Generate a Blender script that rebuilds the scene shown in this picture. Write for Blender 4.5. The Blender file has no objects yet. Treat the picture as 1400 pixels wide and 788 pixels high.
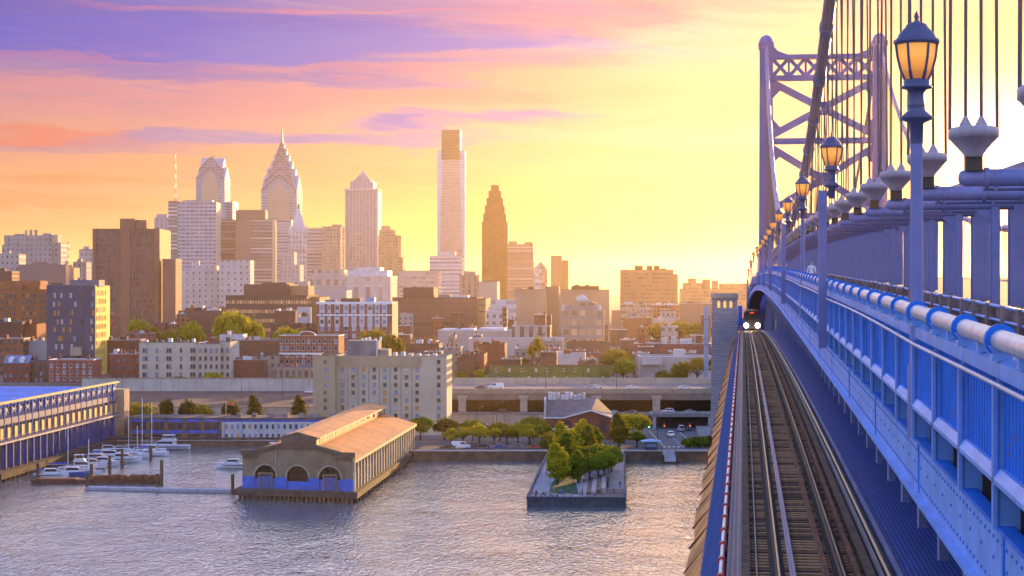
import bpy, math, random
from mathutils import Vector, Matrix
R = math.radians
rnd = random.Random(7)
SC = bpy.context.scene
COL = SC.collection
F = 2600.0          # focal length in photo pixels (photo is 1400 wide)
CAMZ = 50.0
SUN_AZ, SUN_EL = math.atan2(667, 2600), math.atan2(177, 2600)
LAMP_AZ, LAMP_EL = SUN_AZ + math.radians(2.5), SUN_EL + math.radians(1.8)

# ---------------------------------------------------------------- camera, sun, exposure
cam = bpy.data.cameras.new('Camera')
cam_o = bpy.data.objects.new('Camera', cam); COL.objects.link(cam_o)
cam_o.location = (0, 0, CAMZ); cam_o.rotation_euler = (R(90), 0, 0)
cam.sensor_width = 36.0; cam.lens = 36.0 * F / 1400.0
cam.clip_start = 0.3; cam.clip_end = 60000
SC.camera = cam_o
SC.view_settings.view_transform = 'Standard'; SC.view_settings.look = 'None'
SC.view_settings.exposure = 1.0; SC.view_settings.gamma = 1.0
SC.view_settings.use_curve_mapping = False
SC.render.engine = 'CYCLES'
SC.cycles.use_denoising = True
SC.cycles.max_bounces = 6; SC.cycles.diffuse_bounces = 3; SC.cycles.glossy_bounces = 3
SC.cycles.transmission_bounces = 3; SC.cycles.volume_bounces = 0
SC.cycles.sample_clamp_indirect = 6.0
SC.cycles.caustics_reflective = False; SC.cycles.caustics_refractive = False

sun = bpy.data.lights.new('sun', 'SUN'); sun.energy = 5.0; sun.angle = R(0.6)
sun.color = (1.0, 0.56, 0.20)
sun_o = bpy.data.objects.new('sun', sun); COL.objects.link(sun_o)
SDIR = Vector((math.sin(SUN_AZ) * math.cos(SUN_EL), math.cos(SUN_AZ) * math.cos(SUN_EL), math.sin(SUN_EL)))
LDIR = Vector((math.sin(LAMP_AZ) * math.cos(LAMP_EL), math.cos(LAMP_AZ) * math.cos(LAMP_EL), math.sin(LAMP_EL)))
sun_o.rotation_euler = LDIR.to_track_quat('Z', 'Y').to_euler()

def lin(c):
    c = c / 255.0
    return c / 12.92 if c <= 0.04045 else ((c + 0.055) / 1.055) ** 2.4
def rgb(r, g, b): return (lin(r), lin(g), lin(b), 1.0)

class NT:
    """small helper around a node tree"""
    def __init__(s, tree): s.t = tree; s.n = tree.nodes; s.l = tree.links
    def node(s, typ, **kw):
        n = s.n.new(typ)
        for k, v in kw.items(): setattr(n, k, v)
        return n
    def put(s, sock, v):
        if hasattr(v, 'is_output') or isinstance(v, bpy.types.NodeSocket): s.l.new(v, sock)
        elif isinstance(v, tuple) and len(v) == 3 and sock.type == 'RGBA': sock.default_value = (*v, 1)
        else: sock.default_value = v
    def m(s, op, a, b=0.0, c=0.0, clamp=False):
        n = s.node('ShaderNodeMath', operation=op, use_clamp=clamp)
        s.put(n.inputs[0], a); s.put(n.inputs[1], b); s.put(n.inputs[2], c)
        return n.outputs[0]
    def mix(s, f, a, b, blend='MIX'):
        n = s.node('ShaderNodeMix', data_type='RGBA', blend_type=blend)
        s.put(n.inputs[0], f); s.put(n.inputs[6], a); s.put(n.inputs[7], b)
        return n.outputs[2]
    def ramp(s, f, stops, interp='LINEAR'):
        n = s.node('ShaderNodeValToRGB'); n.color_ramp.interpolation = interp
        el = n.color_ramp.elements
        while len(el) < len(stops): el.new(0.5)
        for e, (p, col) in zip(el, stops): e.position = p; e.color = col
        s.put(n.inputs[0], f); return n.outputs[0]
    def smooth(s, x, a, b, lo=0.0, hi=1.0):
        n = s.node('ShaderNodeMapRange', interpolation_type='SMOOTHSTEP')
        s.put(n.inputs[0], x); s.put(n.inputs[1], a); s.put(n.inputs[2], b); s.put(n.inputs[3], lo); s.put(n.inputs[4], hi)
        return n.outputs[0]
    def xyz(s, x, y, z=0.0):
        n = s.node('ShaderNodeCombineXYZ'); s.put(n.inputs[0], x); s.put(n.inputs[1], y); s.put(n.inputs[2], z)
        return n.outputs[0]
    def noise(s, vec, scale, detail=3.0, rough=0.55, dist=0.0):
        n = s.node('ShaderNodeTexNoise'); s.put(n.inputs['Vector'], vec)
        n.inputs['Scale'].default_value = scale; n.inputs['Detail'].default_value = detail
        n.inputs['Roughness'].default_value = rough; n.inputs['Distortion'].default_value = dist
        return n.outputs[0]

# ---------------------------------------------------------------- sky
HAZE = 4.0e-5
SKY = dict(front=0.38, back=0.66, zen=0.41, nish=0.05, nishmix=0.06)
world = bpy.data.worlds.new('World'); SC.world = world; world.use_nodes = True
def make_sky():
    g = NT(world.node_tree); g.n.clear()
    d = g.node('ShaderNodeTexCoord').outputs['Generated']
    sp = g.node('ShaderNodeSeparateXYZ'); g.l.new(d, sp.inputs[0]); X, Y, Z = sp.outputs
    hyp = g.m('SQRT', g.m('ADD', g.m('MULTIPLY', X, X), g.m('MULTIPLY', Y, Y)))
    el = g.m('MULTIPLY', g.m('ARCTAN2', Z, hyp), 57.2958)          # degrees above the horizon
    az = g.m('MULTIPLY', g.m('ARCTAN2', X, Y), 57.2958)            # degrees right of the camera axis
    # slow waviness so that no band is straight
    wob = g.noise(g.xyz(g.m('MULTIPLY', az, 0.07), g.m('MULTIPLY', el, 0.22)), 1.0, 3, 0.5)
    elw = g.m('ADD', el, g.m('MULTIPLY', g.m('SUBTRACT', wob, 0.5), 3.4))
    f = g.m('DIVIDE', elw, 12.0, clamp=True)
    K = lambda v: (394 - v) / F * 57.2958 / 12.0
    left = g.ramp(f, [(0.0, rgb(255, 178, 76)), (K(335), rgb(252, 192, 112)), (K(270), rgb(244, 180, 132)),
                      (K(215), rgb(240, 170, 140)), (K(150), rgb(206, 146, 176)), (K(95), rgb(136, 126, 210)),
                      (K(45), rgb(70, 104, 226)), (0.92, rgb(70, 108, 226))])
    right = g.ramp(f, [(0.0, rgb(255, 186, 58)), (K(330), rgb(255, 198, 108)), (K(250), rgb(253, 205, 154)),
                       (K(180), rgb(252, 208, 190)), (K(110), rgb(250, 190, 160)), (K(50), rgb(230, 160, 172)),
                       (K(10), rgb(206, 150, 200)), (0.92, rgb(176, 144, 214))])
    base = g.mix(g.smooth(az, -12, 6), left, right)
    # clouds: soft patches of blue, violet, pink and peach, drawn out along the horizon and frayed by noise
    tilt = g.m('ADD', el, g.m('MULTIPLY', az, 0.04))
    w1 = g.noise(g.xyz(g.m('MULTIPLY', az, 0.10), g.m('MULTIPLY', tilt, 0.9), 3.1), 1.0, 7, 0.60, 0.5)
    w2 = g.noise(g.xyz(g.m('MULTIPLY', az, 0.12), g.m('MULTIPLY', tilt, 1.0), 8.7), 1.0, 7, 0.62, 0.5)
    n3 = g.noise(g.xyz(g.m('MULTIPLY', az, 0.22), g.m('MULTIPLY', tilt, 2.6), 1.3), 1.0, 8, 0.66, 0.7)
    wa = g.m('ADD', az, g.m('MULTIPLY', g.m('SUBTRACT', w1, 0.5), 13.0))
    we = g.m('ADD', el, g.m('MULTIPLY', g.m('SUBTRACT', w2, 0.5), 1.9))
    fray = g.smooth(n3, 0.26, 0.56, 0.45, 1.0)
    def patch(base, u, v, hw, hh, col, st, slope=0.0, fr=True):
        a0, e0, ra, re = (u - 700) / 45.4, (394 - v) / 45.4, hw / 45.4, hh / 45.4
        dx = g.m('DIVIDE', g.m('SUBTRACT', wa, a0), ra)
        dy = g.m('DIVIDE', g.m('SUBTRACT', g.m('SUBTRACT', we, e0), g.m('MULTIPLY', g.m('SUBTRACT', wa, a0), slope)), re)
        q = g.m('ADD', g.m('MULTIPLY', dx, dx), g.m('MULTIPLY', dy, dy))
        k = g.smooth(q, 1.5, 0.25)
        return g.mix(g.m('MULTIPLY', g.m('MULTIPLY', k, fray) if fr else g.m('MULTIPLY', k, g.smooth(n3, 0.15, 0.40, 0.72, 1.0)), st), base, rgb(*col))
    for args in ((850, 28, 230, 26, (196, 136, 190), .85), (940, 16, 120, 16, (172, 116, 160), .65), (180, 136, 330, 24, (226, 146, 170), .65), (720, 128, 300, 17, (238, 148, 160), .75),
                 (480, 236, 280, 20, (250, 172, 140), .55), (60, 190, 150, 15, (232, 116, 120), .85), (90, 254, 190, 10, (248, 152, 112), .8), (30, 286, 150, 9, (248, 152, 100), .7), (260, 262, 180, 8, (252, 190, 150), .6), (150, 312, 200, 6, (250, 172, 120), .5),
                 (330, 108, 300, 13, (110, 104, 212), .8), (120, 204, 180, 9, (150, 130, 190), .65), (260, 190, 190, 13, (110, 124, 216), .8), (500, 188, 230, 10, (110, 128, 222), .9), (670, 166, 190, 12, (50, 104, 232), 1.0, .02),
                 (60, 44, 320, 50, (52, 84, 216), 1.0, 0.0, False), (260, 60, 460, 38, (8, 84, 230), 1.0, 0.0, False), (600, 72, 380, 24, (30, 104, 238), 1.0, 0.0, False), (640, 14, 300, 12, (150, 116, 206), .5), (380, 18, 260, 8, (214, 124, 186), .65), (120, 92, 180, 6, (206, 120, 176), .5), (520, 100, 200, 7, (214, 130, 180), .5),
                 (640, 205, 240, 7, (246, 186, 150), .6), (830, 172, 190, 8, (240, 184, 168), .6), (820, 84, 260, 10, (226, 160, 170), .6), (520, 268, 210, 6, (250, 184, 128), .55), (880, 250, 200, 7, (250, 200, 140), .5), (1040, 70, 210, 60, (255, 226, 214), .7), (900, 118, 230, 26, (255, 208, 178), .65), (760, 215, 260, 10, (255, 196, 150), .55)):
        base = patch(base, *args)
    base = g.mix(g.m('MULTIPLY', g.smooth(n3, 0.54, 0.74), g.m('MULTIPLY', g.smooth(el, 0.6, 2.5), 0.16)), base, rgb(255, 208, 178))
    base = g.mix(g.m('MULTIPLY', g.smooth(n3, 0.46, 0.28), g.m('MULTIPLY', g.smooth(el, 1.4, 3.8), g.m('MULTIPLY', g.smooth(az, 9, -4), 0.34))), base, rgb(150, 130, 184))
    # glow round the sun
    dot = g.node('ShaderNodeVectorMath', operation='DOT_PRODUCT'); g.l.new(d, dot.inputs[0]); dot.inputs[1].default_value = SDIR
    ang = g.m('MULTIPLY', g.m('ARCCOSINE', g.m('MINIMUM', dot.outputs['Value'], 0.9999999)), 57.2958)
    def gl(w, p=1.0): return g.m('EXPONENT', g.m('MULTIPLY', g.m('POWER', g.m('DIVIDE', ang, w), p), -1.0))
    glow = g.mix(1.0, g.mix(gl(4.2, 1.6), (0, 0, 0), (0.12, 0.10, 0.05)), g.mix(gl(1.3, 1.3), (0, 0, 0), (1.6, 1.3, 0.75)), 'ADD')
    glow = g.mix(1.0, glow, g.mix(g.smooth(ang, 0.42, 0.30), (0, 0, 0), (30, 24, 13)), 'ADD')
    # higher in the west: a pale lavender pink, brightened so the river mirrors more light
    high = g.ramp(g.m('DIVIDE', el, 40.0, clamp=True), [(0.2, rgb(200, 196, 214)), (0.4, rgb(208, 210, 222)), (0.62, rgb(120, 140, 200)), (1.0, rgb(80, 110, 190))])
    high = g.mix(g.smooth(az, -9, 7), high, g.ramp(g.m('DIVIDE', el, 40.0, clamp=True), [(0.2, rgb(255, 232, 186)), (0.40, rgb(252, 236, 204)), (0.62, rgb(150, 156, 200)), (1.0, rgb(86, 112, 190))]))
    base = g.mix(g.m('MULTIPLY', g.smooth(az, 4.0, 12.0), 0.30), base, rgb(200, 160, 112))
    base = g.mix(1.0, g.mix(g.smooth(el, 8.8, 13.0), base, g.mix(1.0, high, (3.7,) * 3, 'MULTIPLY')), (SKY['front'],) * 3, 'MULTIPLY')
    # the rest of the dome: violet blue overhead and in the east behind the camera
    upper = g.ramp(g.m('DIVIDE', el, 90.0, clamp=True), [(0.0, (0.60, 0.60, 0.60, 1)), (0.12, (0.42, 0.55, 0.80, 1)), (0.45, (0.33, 0.43, 0.90, 1)), (1.0, (0.24, 0.36, 0.82, 1))])
    upper = g.mix(1.0, upper, (SKY['zen'],) * 3, 'MULTIPLY')
    back = g.smooth(g.m('ABSOLUTE', az), 22, 80)
    up = g.mix(g.m('MAXIMUM', back, g.smooth(el, 28, 50)), base, g.mix(1.0, upper, g.mix(back, (1, 1, 1), (SKY['back'] / 0.55 * 2.0,) * 3), 'MULTIPLY'))
    up = g.mix(g.smooth(el, -0.2, -6), up, (0.35, 0.26, 0.24))
    col = g.mix(1.0, up, glow, 'ADD')
    nish = g.node('ShaderNodeTexSky', sky_type='NISHITA'); nish.sun_disc = False
    nish.sun_elevation = SUN_EL; nish.sun_rotation = SUN_AZ; nish.air_density = 1.5; nish.dust_density = 3.0
    b1 = g.node('ShaderNodeBackground'); g.l.new(col, b1.inputs[0]); b1.inputs[1].default_value = 1.0 / (1 - SKY['nishmix'])
    b2 = g.node('ShaderNodeBackground'); g.l.new(nish.outputs[0], b2.inputs[0]); b2.inputs[1].default_value = SKY['nish']
    ad = g.node('ShaderNodeMixShader'); ad.inputs[0].default_value = SKY['nishmix']; g.l.new(b1.outputs[0], ad.inputs[1]); g.l.new(b2.outputs[0], ad.inputs[2])
    o = g.node('ShaderNodeOutputWorld'); g.l.new(ad.outputs[0], o.inputs[0])
make_sky()
world.cycles.sampling_method = 'MANUAL'; world.cycles.sample_map_resolution = 2048

# ---------------------------------------------------------------- materials
MATS = {}
def mat(name, col, rough=0.7, metal=0.0, var=0.18, scale=0.6, bump=0.0, bscale=None, emit=None, estr=0.0, stain=0.0, spec=0.5, chips=0.0):
    """plain paint / stone with uneven tone, optional weather streaks"""
    if name in MATS: return MATS[name]
    m = bpy.data.materials.new(name); m.use_nodes = True; g = NT(m.node_tree)
    p = g.n['Principled BSDF']
    oc = g.node('ShaderNodeTexCoord').outputs['Object']
    col = tuple(col[:3])
    if var > 0:
        n = g.noise(oc, scale, 4, 0.6)
        a = tuple(c * (1 - var) for c in col); b = tuple(min(1, c * (1 + var)) for c in col)
        c = g.mix(g.smooth(n, 0.3, 0.7), a, b)
        if stain > 0:
            mp = g.node('ShaderNodeMapping'); g.l.new(oc, mp.inputs[0]); mp.inputs['Scale'].default_value = (1, 1, 0.16)
            n2 = g.noise(mp.outputs[0], scale * 4, 4, 0.65)
            c = g.mix(g.m('MULTIPLY', g.smooth(n2, 0.52, 0.74), stain), c, tuple(x * 0.42 for x in col))
        if chips > 0:
            n3 = g.noise(oc, 2.3, 7, 0.72); n4 = g.noise(oc, 0.35, 3, 0.5)
            c = g.mix(g.m('MULTIPLY', g.smooth(n4, 0.42, 0.7), 0.30), c, tuple(min(1, x * 0.55 + 0.02) for x in col))
            c = g.mix(g.m('MULTIPLY', g.smooth(n3, 0.60, 0.66), chips), c, (0.16, 0.075, 0.04))
        g.l.new(c, p.inputs['Base Color'])
    else: p.inputs['Base Color'].default_value = (*col, 1)
    p.inputs['Roughness'].default_value = rough; p.inputs['Metallic'].default_value = metal
    p.inputs['Specular IOR Level'].default_value = spec
    if bump > 0:
        b = g.node('ShaderNodeBump'); b.inputs['Strength'].default_value = bump; b.inputs['Distance'].default_value = 0.05
        g.l.new(g.noise(oc, bscale or scale * 6, 4, 0.6), b.inputs['Height']); g.l.new(b.outputs[0], p.inputs['Normal'])
    if emit:
        p.inputs['Emission Color'].default_value = (*emit[:3], 1); p.inputs['Emission Strength'].default_value = estr
    MATS[name] = m; return m

def facade(name, wall, win, bay=3.0, sto=3.6, wf=0.5, hf=0.5, rough=0.22, met=0.0, var=0.14, lit=0.0, litc=(0.9, 0.55, 0.2), brick=False, vstrip=0.0, top=0.0, wvar=.5):
    """wall with a grid of recessed windows laid out in metres along the wall (UV)"""
    if name in MATS: return MATS[name]
    m = bpy.data.materials.new(name); m.use_nodes = True; g = NT(m.node_tree); p = g.n['Principled BSDF']
    uv = g.node('ShaderNodeUVMap', uv_map='UVMap').outputs[0]
    sp = g.node('ShaderNodeSeparateXYZ'); g.l.new(uv, sp.inputs[0]); U, V = sp.outputs[0], sp.outputs[1]
    geo = g.node('ShaderNodeNewGeometry'); ns = g.node('ShaderNodeSeparateXYZ'); g.l.new(geo.outputs['Normal'], ns.inputs[0])
    wallmask = g.m('LESS_THAN', g.m('ABSOLUTE', ns.outputs[2]), 0.5)
    ub = g.m('ADD', g.m('DIVIDE', U, bay), 0.5); vb = g.m('DIVIDE', V, sto)
    mu = g.m('LESS_THAN', g.m('ABSOLUTE', g.m('SUBTRACT', g.m('FRACT', ub), 0.5)), wf / 2)
    mv = g.m('LESS_THAN', g.m('ABSOLUTE', g.m('SUBTRACT', g.m('FRACT', vb), 0.5)), hf / 2)
    mask = g.m('MULTIPLY', g.m('MULTIPLY', mu, mv), wallmask)
    wn = g.node('ShaderNodeTexWhiteNoise', noise_dimensions='2D'); g.l.new(g.xyz(g.m('FLOOR', ub), g.m('FLOOR', vb)), wn.inputs[0])
    rv = wn.outputs[0]
    oc = g.node('ShaderNodeTexCoord').outputs['Object']
    n = g.noise(oc, 0.09, 5, 0.6)
    wall = tuple(wall[:3]); win = tuple(win[:3])
    wc = g.mix(g.smooth(n, 0.3, 0.7), tuple(c * (1 - var) for c in wall), tuple(min(1, c * (1 + var)) for c in wall))
    mp = g.node('ShaderNodeMapping'); g.l.new(oc, mp.inputs[0]); mp.inputs['Scale'].default_value = (1, 1, 0.08)
    wc = g.mix(g.m('MULTIPLY', g.smooth(g.noise(mp.outputs[0], 0.9, 4, 0.6), 0.5, 0.75), 0.28), wc, tuple(c * 0.55 for c in wall))
    # floor lines
    fl = g.m('LESS_THAN', g.m('FRACT', vb), 0.07)
    wc = g.mix(g.m('MULTIPLY', g.m('MULTIPLY', fl, wallmask), 0.30), wc, tuple(c * 0.5 for c in wall))
    gc = g.mix(rv, tuple(c * (1 - wvar) for c in win), tuple(min(1, c * (1 + wvar)) for c in win))
    if lit > 0: gc = g.mix(g.m('LESS_THAN', rv, lit), gc, litc)
    c = g.mix(mask, wc, gc); g.l.new(c, p.inputs['Base Color'])
    g.l.new(g.m('SUBTRACT', 0.88, g.m('MULTIPLY', mask, 0.88 - rough)), p.inputs['Roughness'])
    if met > 0: g.l.new(g.m('MULTIPLY', mask, met), p.inputs['Metallic'])
    b = g.node('ShaderNodeBump', invert=True); b.inputs['Strength'].default_value = 0.5; b.inputs['Distance'].default_value = 0.25
    g.l.new(mask, b.inputs['Height']); g.l.new(b.outputs[0], p.inputs['Normal'])
    MATS[name] = m; return m

def leafmat(name, c0, c1):
    if name in MATS: return MATS[name]
    m = bpy.data.materials.new(name); m.use_nodes = True; g = NT(m.node_tree); g.n.clear()
    oc = g.node('ShaderNodeTexCoord').outputs['Object']
    oi = g.node('ShaderNodeObjectInfo').outputs['Random']
    n = g.noise(oc, 0.55, 3, 0.6); n2 = g.noise(oc, 3.5, 2, 0.6)
    f = g.m('ADD', g.m('MULTIPLY', n, 0.6), g.m('ADD', g.m('MULTIPLY', n2, 0.35), g.m('MULTIPLY', oi, 0.12)))
    c = g.mix(g.smooth(f, 0.3, 0.75), c0, c1)
    d = g.node('ShaderNodeBsdfDiffuse'); g.l.new(c, d.inputs[0])
    t = g.node('ShaderNodeBsdfTranslucent'); g.l.new(g.mix(0.30, c, (0.50, 0.40, 0.03)), t.inputs[0])
    mx = g.node('ShaderNodeMixShader'); mx.inputs[0].default_value = 0.45
    g.l.new(d.outputs[0], mx.inputs[1]); g.l.new(t.outputs[0], mx.inputs[2])
    o = g.node('ShaderNodeOutputMaterial'); g.l.new(mx.outputs[0], o.inputs[0])
    MATS[name] = m; return m

# ---------------------------------------------------------------- mesh builder
class MB:
    def __init__(s): s.v = []; s.f = []; s.mi = []; s.sm = []
    def add(s, vs, fs, m=0, smooth=False):
        o = len(s.v); s.v += [tuple(p) for p in vs]
        for q in fs: s.f.append(tuple(i + o for i in q)); s.mi.append(m); s.sm.append(smooth)
        return s
    def box(s, x0, x1, y0, y1, z0, z1, m=0, top=True, bottom=True):
        vs = [(x0, y0, z0), (x1, y0, z0), (x1, y1, z0), (x0, y1, z0), (x0, y0, z1), (x1, y0, z1), (x1, y1, z1), (x0, y1, z1)]
        fs = [(0, 1, 5, 4), (1, 2, 6, 5), (2, 3, 7, 6), (3, 0, 4, 7)]
        if top: fs.append((4, 5, 6, 7))
        if bottom: fs.append((3, 2, 1, 0))
        return s.add(vs, fs, m)
    def prism(s, poly, z0, z1, m=0, top=True, bottom=False):
        n = len(poly); vs = [(x, y, z0) for x, y in poly] + [(x, y, z1) for x, y in poly]
        fs = [(i, (i + 1) % n, n + (i + 1) % n, n + i) for i in range(n)]
        if top: fs.append(tuple(range(n, 2 * n)))
        if bottom: fs.append(tuple(reversed(range(n))))
        return s.add(vs, fs, m)
    def xprism(s, poly, y0, y1, m=0):       # poly in (x, z), extruded along y
        n = len(poly); vs = [(x, y0, z) for x, z in poly] + [(x, y1, z) for x, z in poly]
        fs = [((i + 1) % n, i, n + i, n + (i + 1) % n) for i in range(n)]
        fs += [tuple(range(n)), tuple(reversed(range(n, 2 * n)))]
        return s.add(vs, fs, m)
    def yprism(s, poly, x0, x1, m=0):       # poly in (y, z), extruded along x
        n = len(poly); vs = [(x0, y, z) for y, z in poly] + [(x1, y, z) for y, z in poly]
        fs = [(i, (i + 1) % n, n + (i + 1) % n, n + i) for i in range(n)]
        fs += [tuple(reversed(range(n))), tuple(range(n, 2 * n))]
        return s.add(vs, fs, m)
    def frustum(s, w0, d0, w1, d1, z0, z1, m=0, cx=0, cy=0):
        vs = [(cx + a * w / 2, cy + b * d / 2, z) for w, d, z in ((w0, d0, z0), (w1, d1, z1)) for a, b in ((-1, -1), (1, -1), (1, 1), (-1, 1))]
        return s.add(vs, [(0, 1, 5, 4), (1, 2, 6, 5), (2, 3, 7, 6), (3, 0, 4, 7), (4, 5, 6, 7), (3, 2, 1, 0)], m)
    def tube(s, path, r, n=8, m=0, smooth=True, cap=True):
        path = [Vector(p) for p in path]; rs = r if isinstance(r, (list, tuple)) else [r] * len(path)
        vs = []; N = len(path); ref = None
        for i, p in enumerate(path):
            d = (path[min(i + 1, N - 1)] - path[max(i - 1, 0)]).normalized()
            if ref is None: ref = Vector((0, 0, 1)) if abs(d.z) < 0.9 else Vector((1, 0, 0))
            a = d.cross(ref).normalized(); b = a.cross(d).normalized(); ref = b
            for k in range(n):
                t = 2 * math.pi * k / n; vs.append(p + (a * math.cos(t) + b * math.sin(t)) * rs[i])
        fs = [(i * n + k, i * n + (k + 1) % n, (i + 1) * n + (k + 1) % n, (i + 1) * n + k) for i in range(N - 1) for k in range(n)]
        s.add(vs, fs, m, smooth)
        if cap: s.add([vs[k] for k in range(n)], [tuple(reversed(range(n)))], m); s.add(vs[-n:], [tuple(range(n))], m)
        return s
    def lathe(s, prof, n=16, m=0, smooth=True, cx=0, cy=0, sx=1, sy=1, rot=0.0):
        vs = []
        for r, z in prof:
            for k in range(n):
                t = 2 * math.pi * k / n + rot; vs.append((cx + r * math.cos(t) * sx, cy + r * math.sin(t) * sy, z))
        L = len(prof)
        fs = [(i * n + k, i * n + (k + 1) % n, (i + 1) * n + (k + 1) % n, (i + 1) * n + k) for i in range(L - 1) for k in range(n)]
        s.add(vs, fs, m, smooth)
        s.add(vs[:n], [tuple(reversed(range(n)))], m); s.add(vs[-n:], [tuple(range(n))], m)
        return s
    def bar(s, a, b, w, h=None, m=0):
        """square bar between two points"""
        a, b = Vector(a), Vector(b); d = (b - a).normalized(); h = h or w
        up = Vector((0, 0, 1)) if abs(d.z) < 0.95 else Vector((0, 1, 0))
        x = d.cross(up).normalized() * w / 2; z = x.cross(d).normalized() * h / 2
        vs = [p + x * i + z * j for p in (a, b) for i, j in ((-1, -1), (1, -1), (1, 1), (-1, 1))]
        return s.add(vs, [(0, 1, 5, 4), (1, 2, 6, 5), (2, 3, 7, 6), (3, 0, 4, 7), (4, 5, 6, 7), (3, 2, 1, 0)], m)
    def mesh(s, name, mats):
        me = bpy.data.meshes.new(name); me.from_pydata(s.v, [], s.f)
        for mm in (mats if isinstance(mats, (list, tuple)) else [mats]): me.materials.append(mm)
        me.polygons.foreach_set('material_index', s.mi); me.polygons.foreach_set('use_smooth', s.sm)
        me.update()
        uvl = me.uv_layers.new(name='UVMap'); data = []
        V = me.vertices
        for p in me.polygons:
            nx, ny, nz = p.normal
            if abs(nz) < 0.75:
                L = math.hypot(nx, ny) or 1; tx, ty = -ny / L, nx / L
                for i in p.vertices: c = V[i].co; data += [c.x * tx + c.y * ty, c.z]
            else:
                for i in p.vertices: c = V[i].co; data += [c.x, c.y]
        uvl.data.foreach_set('uv', data)
        return me
    def build(s, name, mats, parent=None, loc=(0, 0, 0), rz=0.0):
        return put(name, s.mesh(name, mats), parent, loc, rz)

def put(name, me, parent=None, loc=(0, 0, 0), rz=0.0):
    o = bpy.data.objects.new(name, me); COL.objects.link(o)
    o.location = loc; o.rotation_euler = (0, 0, rz)
    if parent: o.parent = parent
    return o
def tag(o, label, cat, group=None, kind=None):
    if label: o['label'] = label
    if cat: o['category'] = cat
    if group: o['group'] = group
    if kind: o['kind'] = kind
    return o
def thing(name, label, cat, loc=(0, 0, 0), rz=0.0, group=None):
    o = bpy.data.objects.new(name, None); COL.objects.link(o)
    o.empty_display_size = 0.5
    o.location = loc; o.rotation_euler = (0, 0, rz)
    return tag(o, label, cat, group)
def struct(name, mb, m, **kw): return tag(mb.build(name, m, **kw), None, None, kind='structure')
def kids(o): return KIDS.get(o.name, [])
def copy_tree(o, label=None, loc=None, rz=None, group=None, scale=None, parent=None):
    c = o.copy(); COL.objects.link(c); c.parent = parent
    for ch in list(o.children): copy_tree(ch, parent=c)
    if label: c['label'] = label
    if loc is not None: c.location = loc
    if rz is not None: c.rotation_euler = (0, 0, rz)
    if group: c['group'] = group
    if scale is not None: c.scale = scale if isinstance(scale, tuple) else (scale,) * 3
    return c
def recolour(o, slot, m):
    o.material_slots[slot].link = 'OBJECT'; o.material_slots[slot].material = m
ORD = ['nearest', 'second', 'third', 'fourth', 'fifth', 'sixth', 'seventh', 'eighth', 'ninth', 'tenth', 'eleventh', 'twelfth', 'thirteenth',
       'fourteenth', 'fifteenth', 'sixteenth', 'seventeenth', 'eighteenth', 'nineteenth', 'twentieth', 'twenty-first', 'twenty-second', 'twenty-third',
       'twenty-fourth', 'twenty-fifth', 'twenty-sixth', 'twenty-seventh', 'twenty-eighth', 'twenty-ninth', 'thirtieth', 'thirty-first', 'thirty-second',
       'thirty-third', 'thirty-fourth', 'thirty-fifth', 'thirty-sixth', 'thirty-seventh', 'thirty-eighth', 'thirty-ninth', 'fortieth', 'forty-first', 'forty-second', 'forty-third']
def X(u, y): return (u - 700.0) / F * y
def Zv(v, y): return CAMZ - (v - 394.0) / F * y
def gz(y):            # height of the ground behind the shore
    if y < 748: return 2.6
    if y < 760: return 2.6 + (y - 748) / 12 * 8.9
    return 11.5 + min(1.0, (y - 760) / 900) * 3.0
# ================================================================ materials used widely
PAINT = mat('bridge_paint', (0.004, 0.150, 0.64), 0.48, spec=.22, chips=.55, var=0.16, scale=0.9, stain=0.30)
PAINT2 = mat('bridge_paint_pale', (0.17, 0.34, 0.76), 0.45, spec=.3, chips=.55, var=0.14, scale=1.3, stain=0.30)
PAINT3 = mat('bridge_paint_mauve', (0.15, 0.175, 0.40), 0.5, chips=.4, var=0.14, scale=0.5, stain=0.25)
STEELD = mat('dark_steel', (0.035, 0.030, 0.030), 0.6, var=0.3, scale=0.8)
RUST = mat('rusty_steel', (0.16, 0.055, 0.022), 0.85, var=0.45, scale=2.0, bump=0.5)
RUSTP = mat('rusty_plate', (0.60, 0.24, 0.05), 0.85, var=0.40, scale=0.7, bump=0.6)
RAILM = mat('rail_steel', (0.038, 0.020, 0.014), 0.6, spec=.12, metal=0.0, var=0.15, scale=3)
RAILB = mat('guard_rail_blue', (0.055, 0.08, 0.22), 0.45, spec=.2, metal=0.0, var=0.15, scale=3)
WOOD = mat('tie_wood', (0.36, 0.19, 0.075), 0.85, var=0.40, scale=2.5, bump=0.5)
WOODD = mat('tie_wood_dark', (0.12, 0.065, 0.034), 0.9, var=0.40, scale=2.5, bump=0.5)
CONC = mat('concrete', (0.33, 0.30, 0.27), 0.85, var=0.16, scale=0.25, stain=0.5)
ASPH = mat('asphalt', (0.060, 0.056, 0.058), 0.9, var=0.25, scale=0.3)
WHITE = mat('white_paint', (0.72, 0.72, 0.72), 0.5, var=0.08, scale=1.0)
RED = mat('red_paint', (0.42, 0.03, 0.02), 0.5, var=0.15, scale=2.0)

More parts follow.
